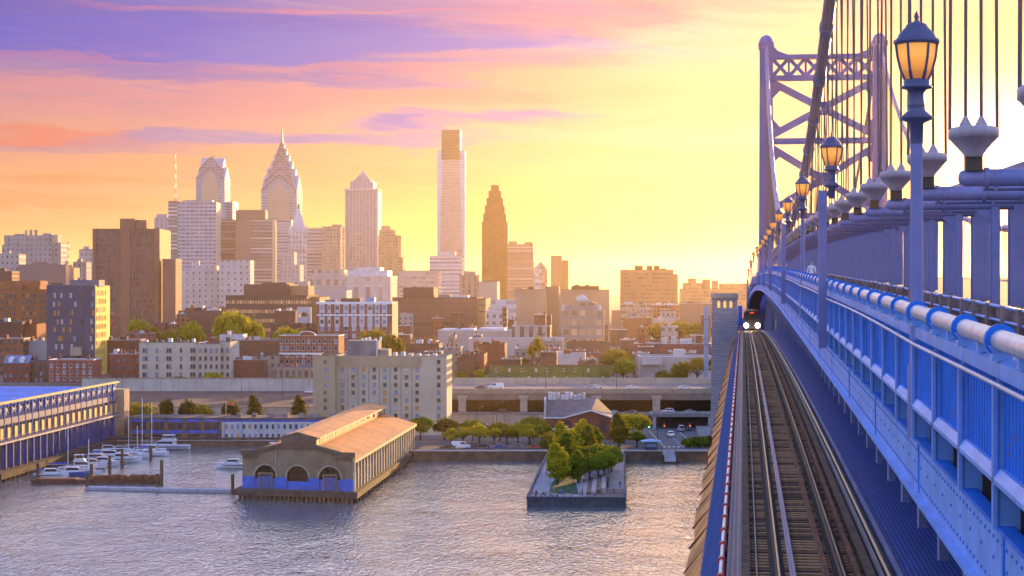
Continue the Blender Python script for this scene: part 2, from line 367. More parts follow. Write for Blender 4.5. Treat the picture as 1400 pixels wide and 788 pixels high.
# ================================================================ the bridge's own frame: s along, t to the right, z up
BA = math.atan2(316.5, F); SA, CA = math.sin(BA), math.cos(BA)
def B(s, t, z): return Vector((s * SA + t * CA, s * CA - t * SA, z))
def interp(pts, s):
    if s <= pts[0][0]: return pts[0][1] + (s - pts[0][0]) * (pts[1][1] - pts[0][1]) / (pts[1][0] - pts[0][0])
    for i in range(len(pts) - 1):
        x0, y0 = pts[i]; x1, y1 = pts[i + 1]
        if s <= x1:
            m0 = (y1 - pts[i - 1][1]) / (x1 - pts[i - 1][0]) if i > 0 else (y1 - y0) / (x1 - x0)
            m1 = (pts[i + 2][1] - y0) / (pts[i + 2][0] - x0) if i + 2 < len(pts) else (y1 - y0) / (x1 - x0)
            h = x1 - x0; u = (s - x0) / h
            return (2*u**3 - 3*u*u + 1) * y0 + (u**3 - 2*u*u + u) * h * m0 + (3*u*u - 2*u**3) * y1 + (u**3 - u*u) * h * m1
    x0, y0 = pts[-2]; x1, y1 = pts[-1]
    return y1 + (s - x1) * (y1 - y0) / (x1 - x0)
def ztr(s): return 43.05 + 0.01652 * s - 5.46e-5 * s * s
RAILP = [(0, 49.02), (27, 49.53), (50.9, 49.96), (78, 50.40), (113, 50.95), (183, 51.95), (241, 52.5), (280, 52.75), (330, 53.0), (400, 52.9), (450, 51.4), (490, 49.4), (525, 46.6), (600, 42.5)]
def zr(s): return interp(RAILP, s)
def tr(s):
    """the walkway swings out over the tracks to pass outside the far tower"""
    if s < 315: return 3.2
    u = min(1.0, (s - 315) / 205.0); return 3.2 - 2.1 * (u * u * (3 - 2 * u))
def srange(a, b, st):
    n = max(1, int(round((b - a) / st))); return [a + (b - a) * i / n for i in range(n + 1)]
def sweep(mb, prof, ss, tf, zf, m=0, closed=True, smooth=False):
    """profile of (dt, dz) carried along the bridge"""
    n = len(prof); vs = []
    for s in ss:
        t, z = tf(s), zf(s)
        for a, b in prof: vs.append(B(s, t + a, z + b))
    k = n if closed else n - 1
    fs = [(i * n + j, i * n + (j + 1) % n, (i + 1) * n + (j + 1) % n, (i + 1) * n + j) for i in range(len(ss) - 1) for j in range(k)]
    mb.add(vs, fs, m, smooth)
    if closed: mb.add(vs[:n], [tuple(reversed(range(n)))], m); mb.add(vs[-n:], [tuple(range(n))], m)
    return mb
def rect(a0, a1, b0, b1): return [(a0, b0), (a1, b0), (a1, b1), (a0, b1)]
T0 = lambda t: (lambda s: t)
S0, S1 = 3.0, 640.0

# ---------------------------------------------------------------- tracks
trk = thing('railway_track', 'single railway track with timber ties running out along the bridge below the walkway', 'railway track', B(0, 1.5, ztr(0)))
def under(name, mb, m, root):          # a mesh given in world coordinates, hung under a root that stands elsewhere
    inv = (Matrix.Translation(root.location) @ Matrix.Rotation(root.rotation_euler.z, 4, 'Z')).inverted()
    mb.v = [tuple(inv @ Vector(p)) for p in mb.v]
    return mb.build(name, m, root)
ss = srange(S0, S1, 2.0)
railprof = [(-.075, -.17), (.075, -.17), (.075, -.15), (.012, -.12), (.012, -.05), (.036, -.04), (.036, 0), (-.036, 0), (-.036, -.04), (-.012, -.05), (-.012, -.12), (-.075, -.15)]
HEAD = mat('rail_head_polished', (0.20, 0.115, 0.065), .40, metal=.6, var=.15, scale=4)
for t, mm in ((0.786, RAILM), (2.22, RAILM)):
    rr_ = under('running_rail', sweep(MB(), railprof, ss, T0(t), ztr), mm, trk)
    under('rail_shade_strip', sweep(MB(), rect(-.19, .15, -.174, -.168), ss, T0(t), ztr), mat('rail_shade_dark', (.018, .011, .008), .9, var=.3), trk)  # dark band of shade along each running rail, put in as colour
    under('rail_head', sweep(MB(), rect(-.022, .022, .001, .006), ss, T0(t), ztr), HEAD, trk)
under('guard_rail', sweep(MB(), railprof, ss, T0(1.12), ztr), RAILB, trk)
under('guard_rail', sweep(MB(), railprof, ss, T0(1.86), ztr), RUST, trk)
for t in (0.05, 2.80): under('guard_timber', sweep(MB(), rect(-.10, .10, -.22, .02), ss, T0(t), ztr), WOODD, trk)
under('cable_conduit', sweep(MB(), [(.03 * math.cos(k * 1.047), .03 * math.sin(k * 1.047) - .12) for k in range(6)], ss, T0(0.30), ztr, smooth=True), mat('conduit_grey', (0.22, 0.19, 0.17), 0.5), trk)
under('third_rail', sweep(MB(), rect(-.05, .05, -.16, .03), ss, T0(2.52), ztr), RUST, trk)
tie = MB().box(-1.40, 1.40, -.105, .105, -.36, -.178).mesh('tie', [WOOD])
tie2 = MB().box(-1.40, 1.40, -.10, .10, -.36, -.182).mesh('tie', [WOODD])
sy = 30.0; rest = MB()
for i in range(620):
    s = 26 + i * 0.47
    if i < 100:
        o = put('tie', tie if rnd.random() < .72 else tie2); p = B(s, 1.45 + rnd.uniform(-.05, .05), ztr(s))
        o.parent = trk; o.location = p - trk.location; o.rotation_euler = (math.atan(0.0165 - 1.09e-4 * s), 0, -BA + rnd.uniform(-.012, .012))
    else:
        p = [B(s + a, t, ztr(s) + z) for z in (-.36, -.182) for a, t in ((-.105, .05), (.105, .05), (.105, 2.85), (-.105, 2.85))]
        rest.add(p, [(3, 2, 1, 0), (0, 1, 5, 4), (1, 2, 6, 5), (2, 3, 7, 6), (3, 0, 4, 7), (4, 5, 6, 7)], 0 if rnd.random() < .7 else 1)
o = under('tie_row', rest, [WOOD, WOODD], trk); o['kind'] = 'stuff'; o['label'] = 'the far timber ties of the railway track, too many to count'
# steel floor beams and stringers below the ties
fb = MB()
for i in range(120):
    s = 24 + i * 3.1; sweep(fb, rect(-2.2, 1.9, -.75, -.40), [s, s + .34], T0(1.45), ztr)
under('floor_beam', fb, STEELD, trk)
st_ = MB()
for t in (0.65, 2.3): sweep(st_, rect(-.12, .12, -.9, -.38), ss, T0(t), ztr)
under('stringer', st_, STEELD, trk)
under('pan', sweep(MB(), rect(-2.3, 2.0, -1.25, -1.15), ss, T0(1.45), ztr), mat('track_pan', (0.018, 0.014, 0.013), 0.9), trk)

# grating walkways at track level
def grating(name, c, dark):
    m = bpy.data.materials.new(name); m.use_nodes = True; g = NT(m.node_tree); p = g.n['Principled BSDF']
    uv = g.node('ShaderNodeUVMap', uv_map='UVMap').outputs[0]
    mp = g.node('ShaderNodeMapping'); g.l.new(uv, mp.inputs[0]); mp.inputs['Rotation'].default_value = (0, 0, BA)
    sp = g.node('ShaderNodeSeparateXYZ'); g.l.new(mp.outputs[0], sp.inputs[0])
    a = g.m('LESS_THAN', g.m('FRACT', g.m('MULTIPLY', sp.outputs[0], 9.0)), 0.34)
    b = g.m('LESS_THAN', g.m('FRACT', g.m('MULTIPLY', sp.outputs[1], 5.0)), 0.24)
    f = g.m('MAXIMUM', a, b)
    n = g.noise(uv, 1.2, 4, 0.6)
    cc = g.mix(g.smooth(n, .3, .7), tuple(x * .7 for x in c), c)
    g.l.new(g.mix(f, dark, cc), p.inputs['Base Color']); p.inputs['Roughness'].default_value = 0.55
    bn = g.node('ShaderNodeBump'); bn.inputs['Strength'].default_value = .8; bn.inputs['Distance'].default_value = .03
    g.l.new(f, bn.inputs['Height']); g.l.new(bn.outputs[0], p.inputs['Normal']); return m
GRB = grating('blue_grating', (0.030, 0.15, 0.62), (0.006, 0.02, 0.12))
GRD = grating('grey_grating', (0.16, 0.16, 0.24), (0.02, 0.02, 0.035))
sw = thing('service_walkway', 'blue grated service walkway between the railway track and the tall blue girder', 'walkway', B(0, 4.4, ztr(0)))
under('grating', sweep(MB(), rect(3.38, 5.55, -.02, .02), ss, T0(0), lambda s: ztr(s) + .05), GRB, sw)
under('kerb_angle', sweep(MB(), rect(3.36, 3.43, -.3, .16), ss, T0(0), ztr), mat('kerb_angle_paint', (0.20, 0.22, 0.38), 0.5, stain=.5), sw)
under('cable_pipe', sweep(MB(), [(3.2 + .11 * math.cos(k * .785), .11 * math.sin(k * .785) - .02) for k in range(8)], ss, T0(0), ztr, smooth=True), mat('cable_pipe_black', (0.05, 0.042, 0.045), 0.4), sw)
under('toe_plate', sweep(MB(), rect(2.98, 3.04, -.3, .12), ss, T0(0), ztr), mat('toe_plate_grey', (0.22, 0.19, 0.20), 0.5, stain=.5), sw)
sl = thing('maintenance_walkway', 'narrow grey grated catwalk beside the left rail', 'walkway', B(0, -.15, ztr(0)))
under('grating', sweep(MB(), rect(-.38, -.05, -.02, .02), ss, T0(0), ztr), GRD, sl)
hr = thing('catwalk_handrail', 'white pipe handrail with red clamps along the left catwalk', 'handrail', B(0, -.43, ztr(0)))
sp_ = srange(4, 640, 4)
under('pipe', sweep(MB(), [(.045 * math.cos(k * 1.047), .045 * math.sin(k * 1.047) + 1.0) for k in range(6)], sp_, T0(-.43), ztr, smooth=True), mat('handrail_white', (0.62, 0.55, 0.50), 0.4, stain=.3), hr)
rc = MB().tube([(0, -.09, 0), (0, .09, 0)], .085, 8).mesh('clamp', [RED])
rp = MB().box(-.03, .03, -.03, .03, -1.1, 0).mesh('post', [RED])
for i in range(100):
    s = 22 + i * 1.9 * (1 + i * .006)
    for nm, me in (('clamp', rc),) + ((('post', rp),) if i % 2 == 0 else ()):
        o = put(nm, me); o.parent = hr; o.location = B(s, -.43, ztr(s) + 1.0) - hr.location; o.rotation_euler = (0, 0, -BA)
sf = thing('side_fence', 'blue slanting bar fence on the outer edge of the bridge', 'fence', B(0, -.8, ztr(0)))
under('panel', sweep(MB(), [(-.50, -.05), (-1.06, -1.0), (-1.10, -1.0), (-.54, -.02)], sp_, T0(0), ztr), mat('fence_navy', (0.018, 0.05, 0.20), .6, var=.3, stain=.4), sf)
bars = MB()
for i in range(200):
    s = 20 + i * 1.15
    bars.bar(B(s, -.47, ztr(s) + .75), B(s + .55, -1.04, ztr(s + .55) - .95), .05, .07)
under('slanted_bar', bars, mat('bridge_paint_mid', (0.045, 0.085, 0.28), .5), sf).__setitem__('kind', 'stuff')
under('top_bar', sweep(MB(), rect(-.50, -.44, .62, .70), sp_, T0(0), ztr), PAINT, sf)
eb = thing('rusted_edge_beam', 'rusty brown plate beam along the outer left edge of the bridge', 'beam', B(0, -1.4, ztr(0)))
jag = MB(); L = srange(4, 640, 1.3)
vs = []
for i, s in enumerate(L):
    j = .05 * math.sin(i * .7) + rnd.uniform(-.015, .015)
    vs += [B(s, -1.07, ztr(s) - 1.02), B(s, -1.58 - j, ztr(s) - 1.7), B(s, -1.58 - j, ztr(s) - 2.3), B(s, -1.07, ztr(s) - 2.3)]
jag.add(vs, [(i * 4 + k, i * 4 + (k + 1) % 4, i * 4 + 4 + (k + 1) % 4, i * 4 + 4 + k) for i in range(len(L) - 1) for k in range(4)])
under('edge_plate', jag, RUSTP, eb)
rb = MB()
for i in range(80):
    s = 21 + i * 4.6; rb.bar(B(s, -1.05, ztr(s) - 1.02), B(s, -1.64, ztr(s) - 1.72), .05, .06)
under('rib', rb, RUST, eb)['kind'] = 'stuff'

# ---------------------------------------------------------------- girder, railing, walkway
gd = thing('walkway_girder', 'long blue plate girder with rivets carrying the walkway railing and arching over the track', 'girder', B(0, 3.2, zr(0) - 3))
sg = srange(S0, S1, 2.0)
under('web', sweep(MB(), rect(0, .06, -3.45, -2.52), sg, tr, zr), PAINT2, gd)
under('top_flange', sweep(MB(), rect(-.05, .16, -2.52, -2.46), sg, tr, zr), PAINT, gd)
under('bottom_flange', sweep(MB(), rect(-.14, .34, -3.52, -3.45), sg, tr, zr), PAINT2, gd)
rv = MB()
for i in range(380):
    s = 20 + i * .42
    for dz in ((-2.68, -3.28) if i % 3 else (-2.68, -2.95, -3.28)):
        p = B(s, tr(s) - .004, zr(s) + dz); rr = .038
        q = [p + Vector((math.sin(BA) * rr * math.cos(a), math.cos(BA) * rr * math.cos(a), rr * math.sin(a))) for a in [k * 1.047 for k in range(6)]]
        tip = p + Vector((-CA, SA, 0)) * .022
        rv.add(q + [tip], [(k, 6, (k + 1) % 6) for k in range(6)])
under('rivets', rv, PAINT, gd)['kind'] = 'stuff'
spl = MB()
for i in range(34):
    s = 24 + i * 11.5; sweep(spl, rect(-.018, 0, -3.44, -2.53), [s, s + .16], tr, zr)
under('splice_plate', spl, PAINT, gd)
hg = MB()
for i in range(70):
    s = 22 + i * 3.84; hg.bar(B(s, tr(s) + .22, zr(s) - 3.5), B(s, tr(s) + .22, max(zr(s) - 4.35, ztr(s) + .1)), .16, .16)
under('hanger_stub', hg, PAINT3, gd)['kind'] = 'stuff'
under('soffit', sweep(MB(), rect(.24, 3.3, -2.60, -2.54), sg, tr, zr), STEELD, gd)

rlg = thing('walkway_railing', 'blue corrugated panel railing with thick pale pipe handrail along the walkway', 'railing', B(0, 3.2, zr(0)))
fine = []
s = 4.0
while s < 130: fine.append(s); s += 0.075 if s < 90 else .15
vs = []
for i, s in enumerate(fine):
    a = (.045, .045, -.02, -.02)[i % 4]
    vs += [B(s, tr(s) + .05 + a, zr(s) - 1.74), B(s, tr(s) + .05 + a, zr(s) - .60)]
cp = MB().add(vs, [(2 * i, 2 * i + 2, 2 * i + 3, 2 * i + 1) for i in range(len(fine) - 1)])
sweep(cp, [(.05, -1.74), (.05, -.60)], srange(fine[-1], S1, 3), tr, zr, closed=False)
under('corrugated_panel', cp, PAINT, rlg)
under('handrail', sweep(MB(), [(.135 * math.cos(k * .5236), .135 * math.sin(k * .5236) - .135) for k in range(12)], srange(4, S1, 1.92), tr, zr, smooth=True), mat('pipe_rail_pale', (0.50, 0.47, 0.52), 0.35, var=.18, scale=2.0, stain=.35), rlg)
under('upper_beam', sweep(MB(), [(-.03, -.62), (.16, -.62), (.16, -.36), (.10, -.36), (-.03, -.42)], sg, tr, zr), PAINT2, rlg)
under('bottom_beam', sweep(MB(), [(-.10, -1.92), (.2, -1.92), (.2, -1.74), (-.02, -1.74), (-.10, -1.86)], sg, tr, zr), PAINT2, rlg)
under('conduit', sweep(MB(), [(-.17 + .032 * math.cos(k * 1.047), .032 * math.sin(k * 1.047) - .68 ) for k in range(6)], srange(4, S1, .96), tr, lambda s: zr(s) + .05 * abs(math.sin(s * math.pi / 34.6)) , smooth=True), mat('conduit_pale', (0.42, 0.42, 0.55), .4), rlg)
# one post: plate fin, ring collar round the pipe, foot
pm = MB()
prof = [(-.05, -2.52), (.24, -2.52), (.24, -.62), (.20, -.36), (-.02, -.36), (-.04, -.62), (-.05, -1.70)]
pm.add([(x, y, z) for y in (-.05, .05) for x, z in prof], [tuple(reversed(range(7))), tuple(range(7, 14))] + [(i, (i + 1) % 7, 7 + (i + 1) % 7, 7 + i) for i in range(7)])
pm.box(-.10, -.045, -.09, .09, -2.50, -.66)
ring = MB(); n = 14
for y in (-.055, .055):
    for r in (.136, .205):
        ring.add([(r * math.cos(k * 2 * math.pi / n), y, r * math.sin(k * 2 * math.pi / n) - .135) for k in range(n)], [])
rf = []
for k in range(n):
    j = (k + 1) % n
    rf += [(k, j, n + j, n + k), (2 * n + j, 2 * n + k, 3 * n + k, 3 * n + j), (n + k, n + j, 3 * n + j, 3 * n + k)]
ring.add(ring.v[:4 * n], rf, 0, False); ring.v = ring.v[4 * n:]; ring.f = [tuple(i - 4 * n for i in q) for q in ring.f]
neck = [(-.17, -.20), (-.10, -.30), (-.13, -.40), (.16, -.40), (.12, -.30), (.17, -.20)]
pm.add([(x, y, z) for y in (-.09, .09) for x, z in neck], [tuple(reversed(range(6))), tuple(range(6, 12))] + [(i, (i + 1) % 6, 6 + (i + 1) % 6, 6 + i) for i in range(6)])
post_me = pm.mesh('post', [PAINT2]); ring_me = ring.mesh('collar', [PAINT])
blk = MB().box(-.06, .10, -.10, .10, -.38, -.14).mesh('bracket', [PAINT2])
NP = 100
for i in range(NP):
    s = 5.2 + i * 3.844
    for nm, me, ds in (('post', post_me, 0), ('collar', ring_me, 0)) + ((('bracket', blk, 1.9),) if i < 40 else ()):
        o = put(nm, me); o.parent = rlg; o.location = B(s + ds, tr(s), zr(s + ds)) - rlg.location; o.rotation_euler = (0, 0, -BA)

wk = struct('footpath', sweep(MB(), rect(.14, 3.4, -1.20, -1.12), sg, tr, lambda s: zr(s)), mat('footpath_concrete', (0.26, 0.25, 0.27), .85, scale=.4))
# inner walkway parapet and the road deck with its kerb barrier
dk = struct('road', sweep(MB(), rect(10.6, 33.0, -1.7, -1.2), srange(S0, 900, 6), T0(0), zr), ASPH)
pb = thing('roadway_barrier', 'rust stained barrier with pipe rails between walkway and roadway', 'barrier', B(0, 7.4, zr(0)))
under('wall', sweep(MB(), rect(7.3, 7.55, -2.3, -.62), sg, T0(0), zr), mat('barrier_rusty', (0.26, 0.17, 0.15), .8, var=.4, scale=1.2, stain=.6), pb)
for dz in (-.55, -.95): under('pipe', sweep(MB(), [(7.16 + .05 * math.cos(k * 1.047), .05 * math.sin(k * 1.047) + dz) for k in range(6)], sg, T0(0), zr, smooth=True), PAINT2, pb)
stn = MB()
for i in range(90): sweep(stn, rect(7.05, 7.3, -1.9, -.5), [14 + i * 3.3, 14 + i * 3.3 + .3], T0(0), zr)
under('stanchion', stn, MATS['barrier_rusty'], pb)['kind'] = 'stuff'
under('deck_ledge', sweep(MB(), rect(7.55, 10.6, -1.35, -1.2), sg, T0(0), zr), mat('deck_rust', (0.13, 0.075, 0.05), .85, var=.4), pb)
bp = thing('deck_side_plate', 'dark steel side plate of the bridge deck behind the railway track', 'bridge side', B(0, 5.7, 44))
ps = srange(S0, S1, 4); vs = []
for s in ps: vs += [B(s, 5.7, ztr(s) - 1.5), B(s, 5.7, max(zr(s) - 2.3, ztr(s)))]
under('plate', MB().add(vs, [(2 * i, 2 * i + 2, 2 * i + 3, 2 * i + 1) for i in range(len(ps) - 1)]), STEELD, bp)
ribm = MB()
for i in range(60):
    s = 22 + i * 7.7; ribm.bar(B(s, 5.6, ztr(s)), B(s, 5.6, zr(s) - 2.3), .2, .2)
under('rib', ribm, PAINT3, bp)['kind'] = 'stuff'

# ---------------------------------------------------------------- main cables and hangers
TC, TN = 6.2, 37.0
def zc(s):
    if s <= 530: return 58.3 + 8.2e-4 * (s - 262) ** 2
    return zc(530) - (s - 530) * .30
CABM = mat('cable_wrap', (0.13, 0.13, 0.27), 0.5, var=.2, scale=.6, stain=.3)
for t, lab in ((TC, 'thick wrapped main cable sweeping down in front of the tower, nearer of the two'), (TN, 'thick wrapped main cable on the far side of the roadway')):
    c = thing('main_cable', lab, 'cable', B(262, t, zc(262)), 0, 'main suspension cables')
    under('cable', MB().tube([B(s, t, zc(s)) for s in srange(-6, 660, 6)], .46, 12), CABM, c)
    bands = MB()
    for k in range(48):
        s = 26 + k * 13.2
        if s < 528:
            d = (B(s + 1, t, zc(s + 1)) - B(s - 1, t, zc(s - 1))).normalized(); p = B(s, t, zc(s))
            bands.tube([p - d * .55, p + d * .55], .56, 12)
    under('cable_band', bands, PAINT3, c)['kind'] = 'stuff'
HANG = mat('hanger_rope', (0.085, 0.065, 0.085), 0.55, var=0)
FS = [26.4 + 13.2 * k for k in range(38)]
for side, t, word in ((0, TC, 'near side'), (1, TN, 'far side')):
    for k, s in enumerate(FS):
        zb = zr(min(s, 390)) + (4.31 if side == 0 else -1.2)
        if zc(s) < zb + 1.2: continue
        h = thing('hanger_cable', f'dark vertical hanger ropes of the {word} main cable, {ORD[k]} set along the bridge', 'hanger', B(s, t, zb), -BA, f'hanger ropes on the {word} cable')
        for dt in (-.63, -.21, .21, .63):
            MB().tube([(dt, 0, 0), (dt * .6, 0, zc(s) - zb)], .05, 6, cap=False).build('rope', HANG, h)

# ---------------------------------------------------------------- frames over the inner edge of the walkway
fm = dict()
fm['column'] = MB().box(-.15, .15, -.20, .20, -2.0, 3.05).box(-.20, .20, -.13, .13, -2.0, 3.0).mesh('column', [PAINT3])
pipe = MB()
prof = [Vector((-.40, 0, 0)), Vector((-.36, 0, 0)), Vector((-.2, 0, 0)), Vector((4.7, 0, 0))]
pipe.tube(prof, [.08, .17, .24, .24], 12)
for xx in (.35, 1.9, 3.2): pipe.tube([(xx - .06, 0, 0), (xx + .06, 0, 0)], .29, 12)
pipe.tube([(.3, .34, -.30), (3.9, .34, -.30)], .05, 6)
for xx in (.6, 2.2, 3.6): pipe.box(xx - .04, xx + .04, -.05, .40, -.36, -.2)
fm['pipe'] = pipe.mesh('cross_pipe', [PAINT3])
gus = MB().xprism([(3.1, -.22), (3.95, -.95), (3.95, -.22)], -.12, .12); fm['gusset'] = gus.mesh('gusset', [PAINT3])
BOWL = mat('bowl_white', (0.33, 0.28, 0.33), .45, var=.15, scale=1.2, stain=.35)
bw = MB().lathe([(.22, 0.0), (.26, .02), (.26, .08), (.62, .50), (.67, .53), (.67, .76), (.63, .79), (.05, .77)], 12, sy=1.75, rot=math.pi / 12)
fm['bowl'] = bw.mesh('cable_saddle_bowl', [BOWL])
fm['cone'] = MB().lathe([(.20, 0), (.20, .07), (.17, .09), (.16, .16), (.13, .20), (.03, .40)], 8).mesh('cone_cap', [BOWL])
fm['post'] = MB().box(-.46, .46, -.30, .30, -2.0, 3.9).box(-.52, .52, -.12, .12, -2.0, 3.95).mesh('truss_column', [PAINT3])
fm['ped'] = MB().box(-.22, .22, -.26, .26, .18, .58).box(-.2, .2, -.28, .28, .18, .26).mesh('pedestal', [STEELD])
for k, s in enumerate([26.4 + 13.2 * k for k in range(36)]):
    r_ = thing('bridge_gantry', f'blue steel column with cross pipe and white bowl over the walkway, {ORD[k]} from the camera', 'gantry', B(s, 0, zr(s)), -BA, 'steel frames along the inner edge of the walkway')
    sc = zr(s)
    put('column', fm['column'], r_, (10.15, 0, .2)); put('cross_pipe', fm['pipe'], r_, (6.2, 0, 3.0)); put('gusset', fm['gusset'], r_, (6.2, 0, 3.0))
    put('pedestal', fm['ped'], r_, (6.2, 0, 3.0)); bo = put('bowl', fm['bowl'], r_, (6.2, 0, 3.55))
    for dx in (-.21, .21):
        put('cone_cap', fm['cone'], bo, (dx, 0, .76))
    put('truss_column', fm['post'], r_, (11.6, 3.0, .2))
tch = thing('stiffening_truss', 'mauve blue top chord of the bridge truss above the roadway edge', 'bridge truss', B(0, 11.6, 54))
under('top_chord', sweep(MB(), rect(11.2, 12.0, 3.9, 4.7), srange(60, S1, 6), T0(0), zr), PAINT3, tch)

# ---------------------------------------------------------------- lamps along the railing
GLASS = bpy.data.materials.new('amber_lamp_glass'); GLASS.use_nodes = True
g = NT(GLASS.node_tree); p = g.n['Principled BSDF']; oc = g.node('ShaderNodeTexCoord').outputs['Object']
sp2 = g.node('ShaderNodeSeparateXYZ'); g.l.new(oc, sp2.inputs[0])
cc = g.ramp(g.smooth(sp2.outputs[2], 4.2, 4.9), [(0, (.30, .085, .02, 1)), (.25, (.62, .20, .03, 1)), (.7, (.85, .36, .05, 1)), (1, (.70, .30, .06, 1))])
p.inputs['Base Color'].default_value = (.6, .25, .05, 1); g.l.new(cc, p.inputs['Emission Color']); p.inputs['Emission Strength'].default_value = 0.5; p.inputs['Roughness'].default_value = .3
LM = mat('lamp_paint', (0.055, 0.062, 0.15), .4, var=.12, stain=.25)
LMP = mat('lamp_post_paint', (0.15, 0.165, 0.38), .42, var=.12, stain=.25)
postr = MB().lathe([(.17, -2.5), (.17, -1.2), (.13, -1.1), (.125, .3), (.11, 3.30)], 12).mesh('post', [LMP])
postb = MB().box(-.15, .15, -.13, .13, -2.5, 3.30).mesh('post', [LMP])
neckm = MB().lathe([(.12, 3.0), (.13, 3.38), (.30, 3.46), (.31, 3.50), (.17, 3.62), (.155, 3.70), (.17, 3.72), (.155, 3.74), (.14, 3.95), (.19, 4.02), (.29, 4.04), (.29, 4.08), (.24, 4.10), (.25, 4.17), (.21, 4.21)], 16).mesh('neck', [LM])
capm = MB().lathe([(.40, 4.86), (.43, 4.88), (.43, 4.95), (.37, 4.97), (.34, 5.05), (.20, 5.20), (.20, 5.23), (.12, 5.27), (.05, 5.30), (.035, 5.34), (.05, 5.38), (.03, 5.44), (.005, 5.50)], 12).mesh('cap', [LM])
glm = MB().lathe([(.19, 4.20), (.27, 4.36), (.335, 4.62), (.36, 4.86)], 6, smooth=False).mesh('lantern_glass', [GLASS])
fr = MB()
for k in range(6):
    a = k * math.pi / 3; pts = [(r * math.cos(a), r * math.sin(a), z) for r, z in ((.205, 4.18), (.285, 4.36), (.35, 4.62), (.385, 4.90))]
    for q in range(3): fr.bar(pts[q], pts[q + 1], .045, .045)
frm = fr.mesh('lantern_frame', [LM])
brk = MB().bar((-.33, 0, 3.05), (0, 0, 3.28), .12, .16).box(-.08, .08, -.08, .08, 3.16, 3.30).mesh('bracket', [LM])
for k in range(15):
    s = 36.3 + 34.6 * k
    if s > 545: break
    l = thing('street_lamp', f'blue lamp post with glowing amber lantern on the walkway railing, {ORD[k]} from the camera', 'street lamp', B(s, tr(s) + .02, zr(s)), -BA, 'lamps along the walkway railing')
    if k % 2 == 0: put('post', postr, l)
    else: put('post', postb, l, (-.33, 0, 0)); put('bracket', brk, l)
    put('neck', neckm, l); put('cap', capm, l)
    gg = put('lantern_glass', glm, l); put('lantern_frame', frm, l)

# ---------------------------------------------------------------- the far tower
tw = thing('bridge_tower', 'tall blue steel suspension tower with cross bracing standing across the roadway', 'bridge tower', B(530, 21.6, 0), -BA)
hw = (TN - TC) / 2; zt = zc(530)
TWM = mat('tower_paint', (0.038, 0.080, 0.34), .5, spec=.25, var=.12, scale=.08, stain=.25)
for sx, nm in ((-1, 'leg'), (1, 'leg')):
    lg = MB(); cx = sx * hw
    lg.frustum(4.6, 6.5, 3.5, 5.0, 2, zt - 1.0, cx=cx)
    lg.frustum(3.3, 6.8, 2.1, 5.3, 2, zt - 2.0, cx=cx)
    lg.build('leg', TWM, tw)
    MB().box(cx - 2.1, cx + 2.1, -2.8, 2.8, zt - 1.0, zt + .4).lathe([(1.9, zt + .4), (1.9, zt + 1.2), (1.2, zt + 2.3), (.3, zt + 2.7)], 12, cx=cx).build('saddle_housing', TWM, tw)
def tz(v): return Zv(v, 529)
tb = [('top_beam', 78, 84, 3.2), ('top_beam', 107, 112, 3.2)]
ch = MB()
ch.box(-hw, hw, -1.4, 1.4, tz(84), tz(78)); ch.box(-hw, hw, -1.4, 1.4, tz(113), tz(106))
for sx in (-1, 1): ch.xprism([(sx * (hw - 1.6), tz(78)), (sx * (hw - 6), tz(78)), (sx * (hw - 3.2), tz(73)), (sx * (hw - 1.6), tz(64))][::sx], -1.3, 1.3)
ch.build('portal_beam', TWM, tw)
xs = MB(); a = -hw + 1.6; wd = (2 * hw - 3.2) / 6
for k in range(6):
    xs.bar((a + k * wd + .3, 0, tz(84)), (a + (k + 1) * wd - .3, 0, tz(106)), .8, 1.0); xs.bar((a + (k + 1) * wd - .3, .05, tz(84)), (a + k * wd + .3, .05, tz(106)), .8, 1.0)
    xs.box(a + k * wd - .3, a + k * wd + .3, -.6, .6, tz(106), tz(84))
xs.build('lattice', TWM, tw)
for v0, v1 in ((114, 188), (203, 290), (300, 400)):
    br = MB()
    for sgn in (-1, 1): br.bar((-sgn * (hw - 1.2), .1 * sgn, tz(v0)), (sgn * (hw - 1.2), .1 * sgn, tz(v1)), 1.6, 1.9)
    zm = tz((v0 + v1) / 2); br.prism([(-2.2, -1.0), (2.2, -1.0), (2.2, 1.0), (-2.2, 1.0)], zm - 1.8, zm + 1.8, bottom=True)
    for sgn in (-1, 1):
        for v, d in ((v0, -1), (v1, 1)):
            br.xprism([(sgn * (hw - 1.5), tz(v) - d * -.3), (sgn * (hw - 5.0), tz(v) + d * 1.2), (sgn * (hw - 1.5), tz(v) + d * 5)][::(sgn * d)], -.75, .75)
    br.build('cross_brace', TWM, tw)
for v in (195, 296):
    MB().box(-hw, hw, -1.1, 1.1, tz(v + 4), tz(v - 4)).build('strut', TWM, tw)
MB().box(-hw - 5, -hw + 5, -6, 6, -1, 22).box(hw - 5, hw + 5, -6, 6, -1, 22).build('pier', mat('granite', (0.30, 0.27, 0.27), .85, var=.2, scale=.2, stain=.4), tw)

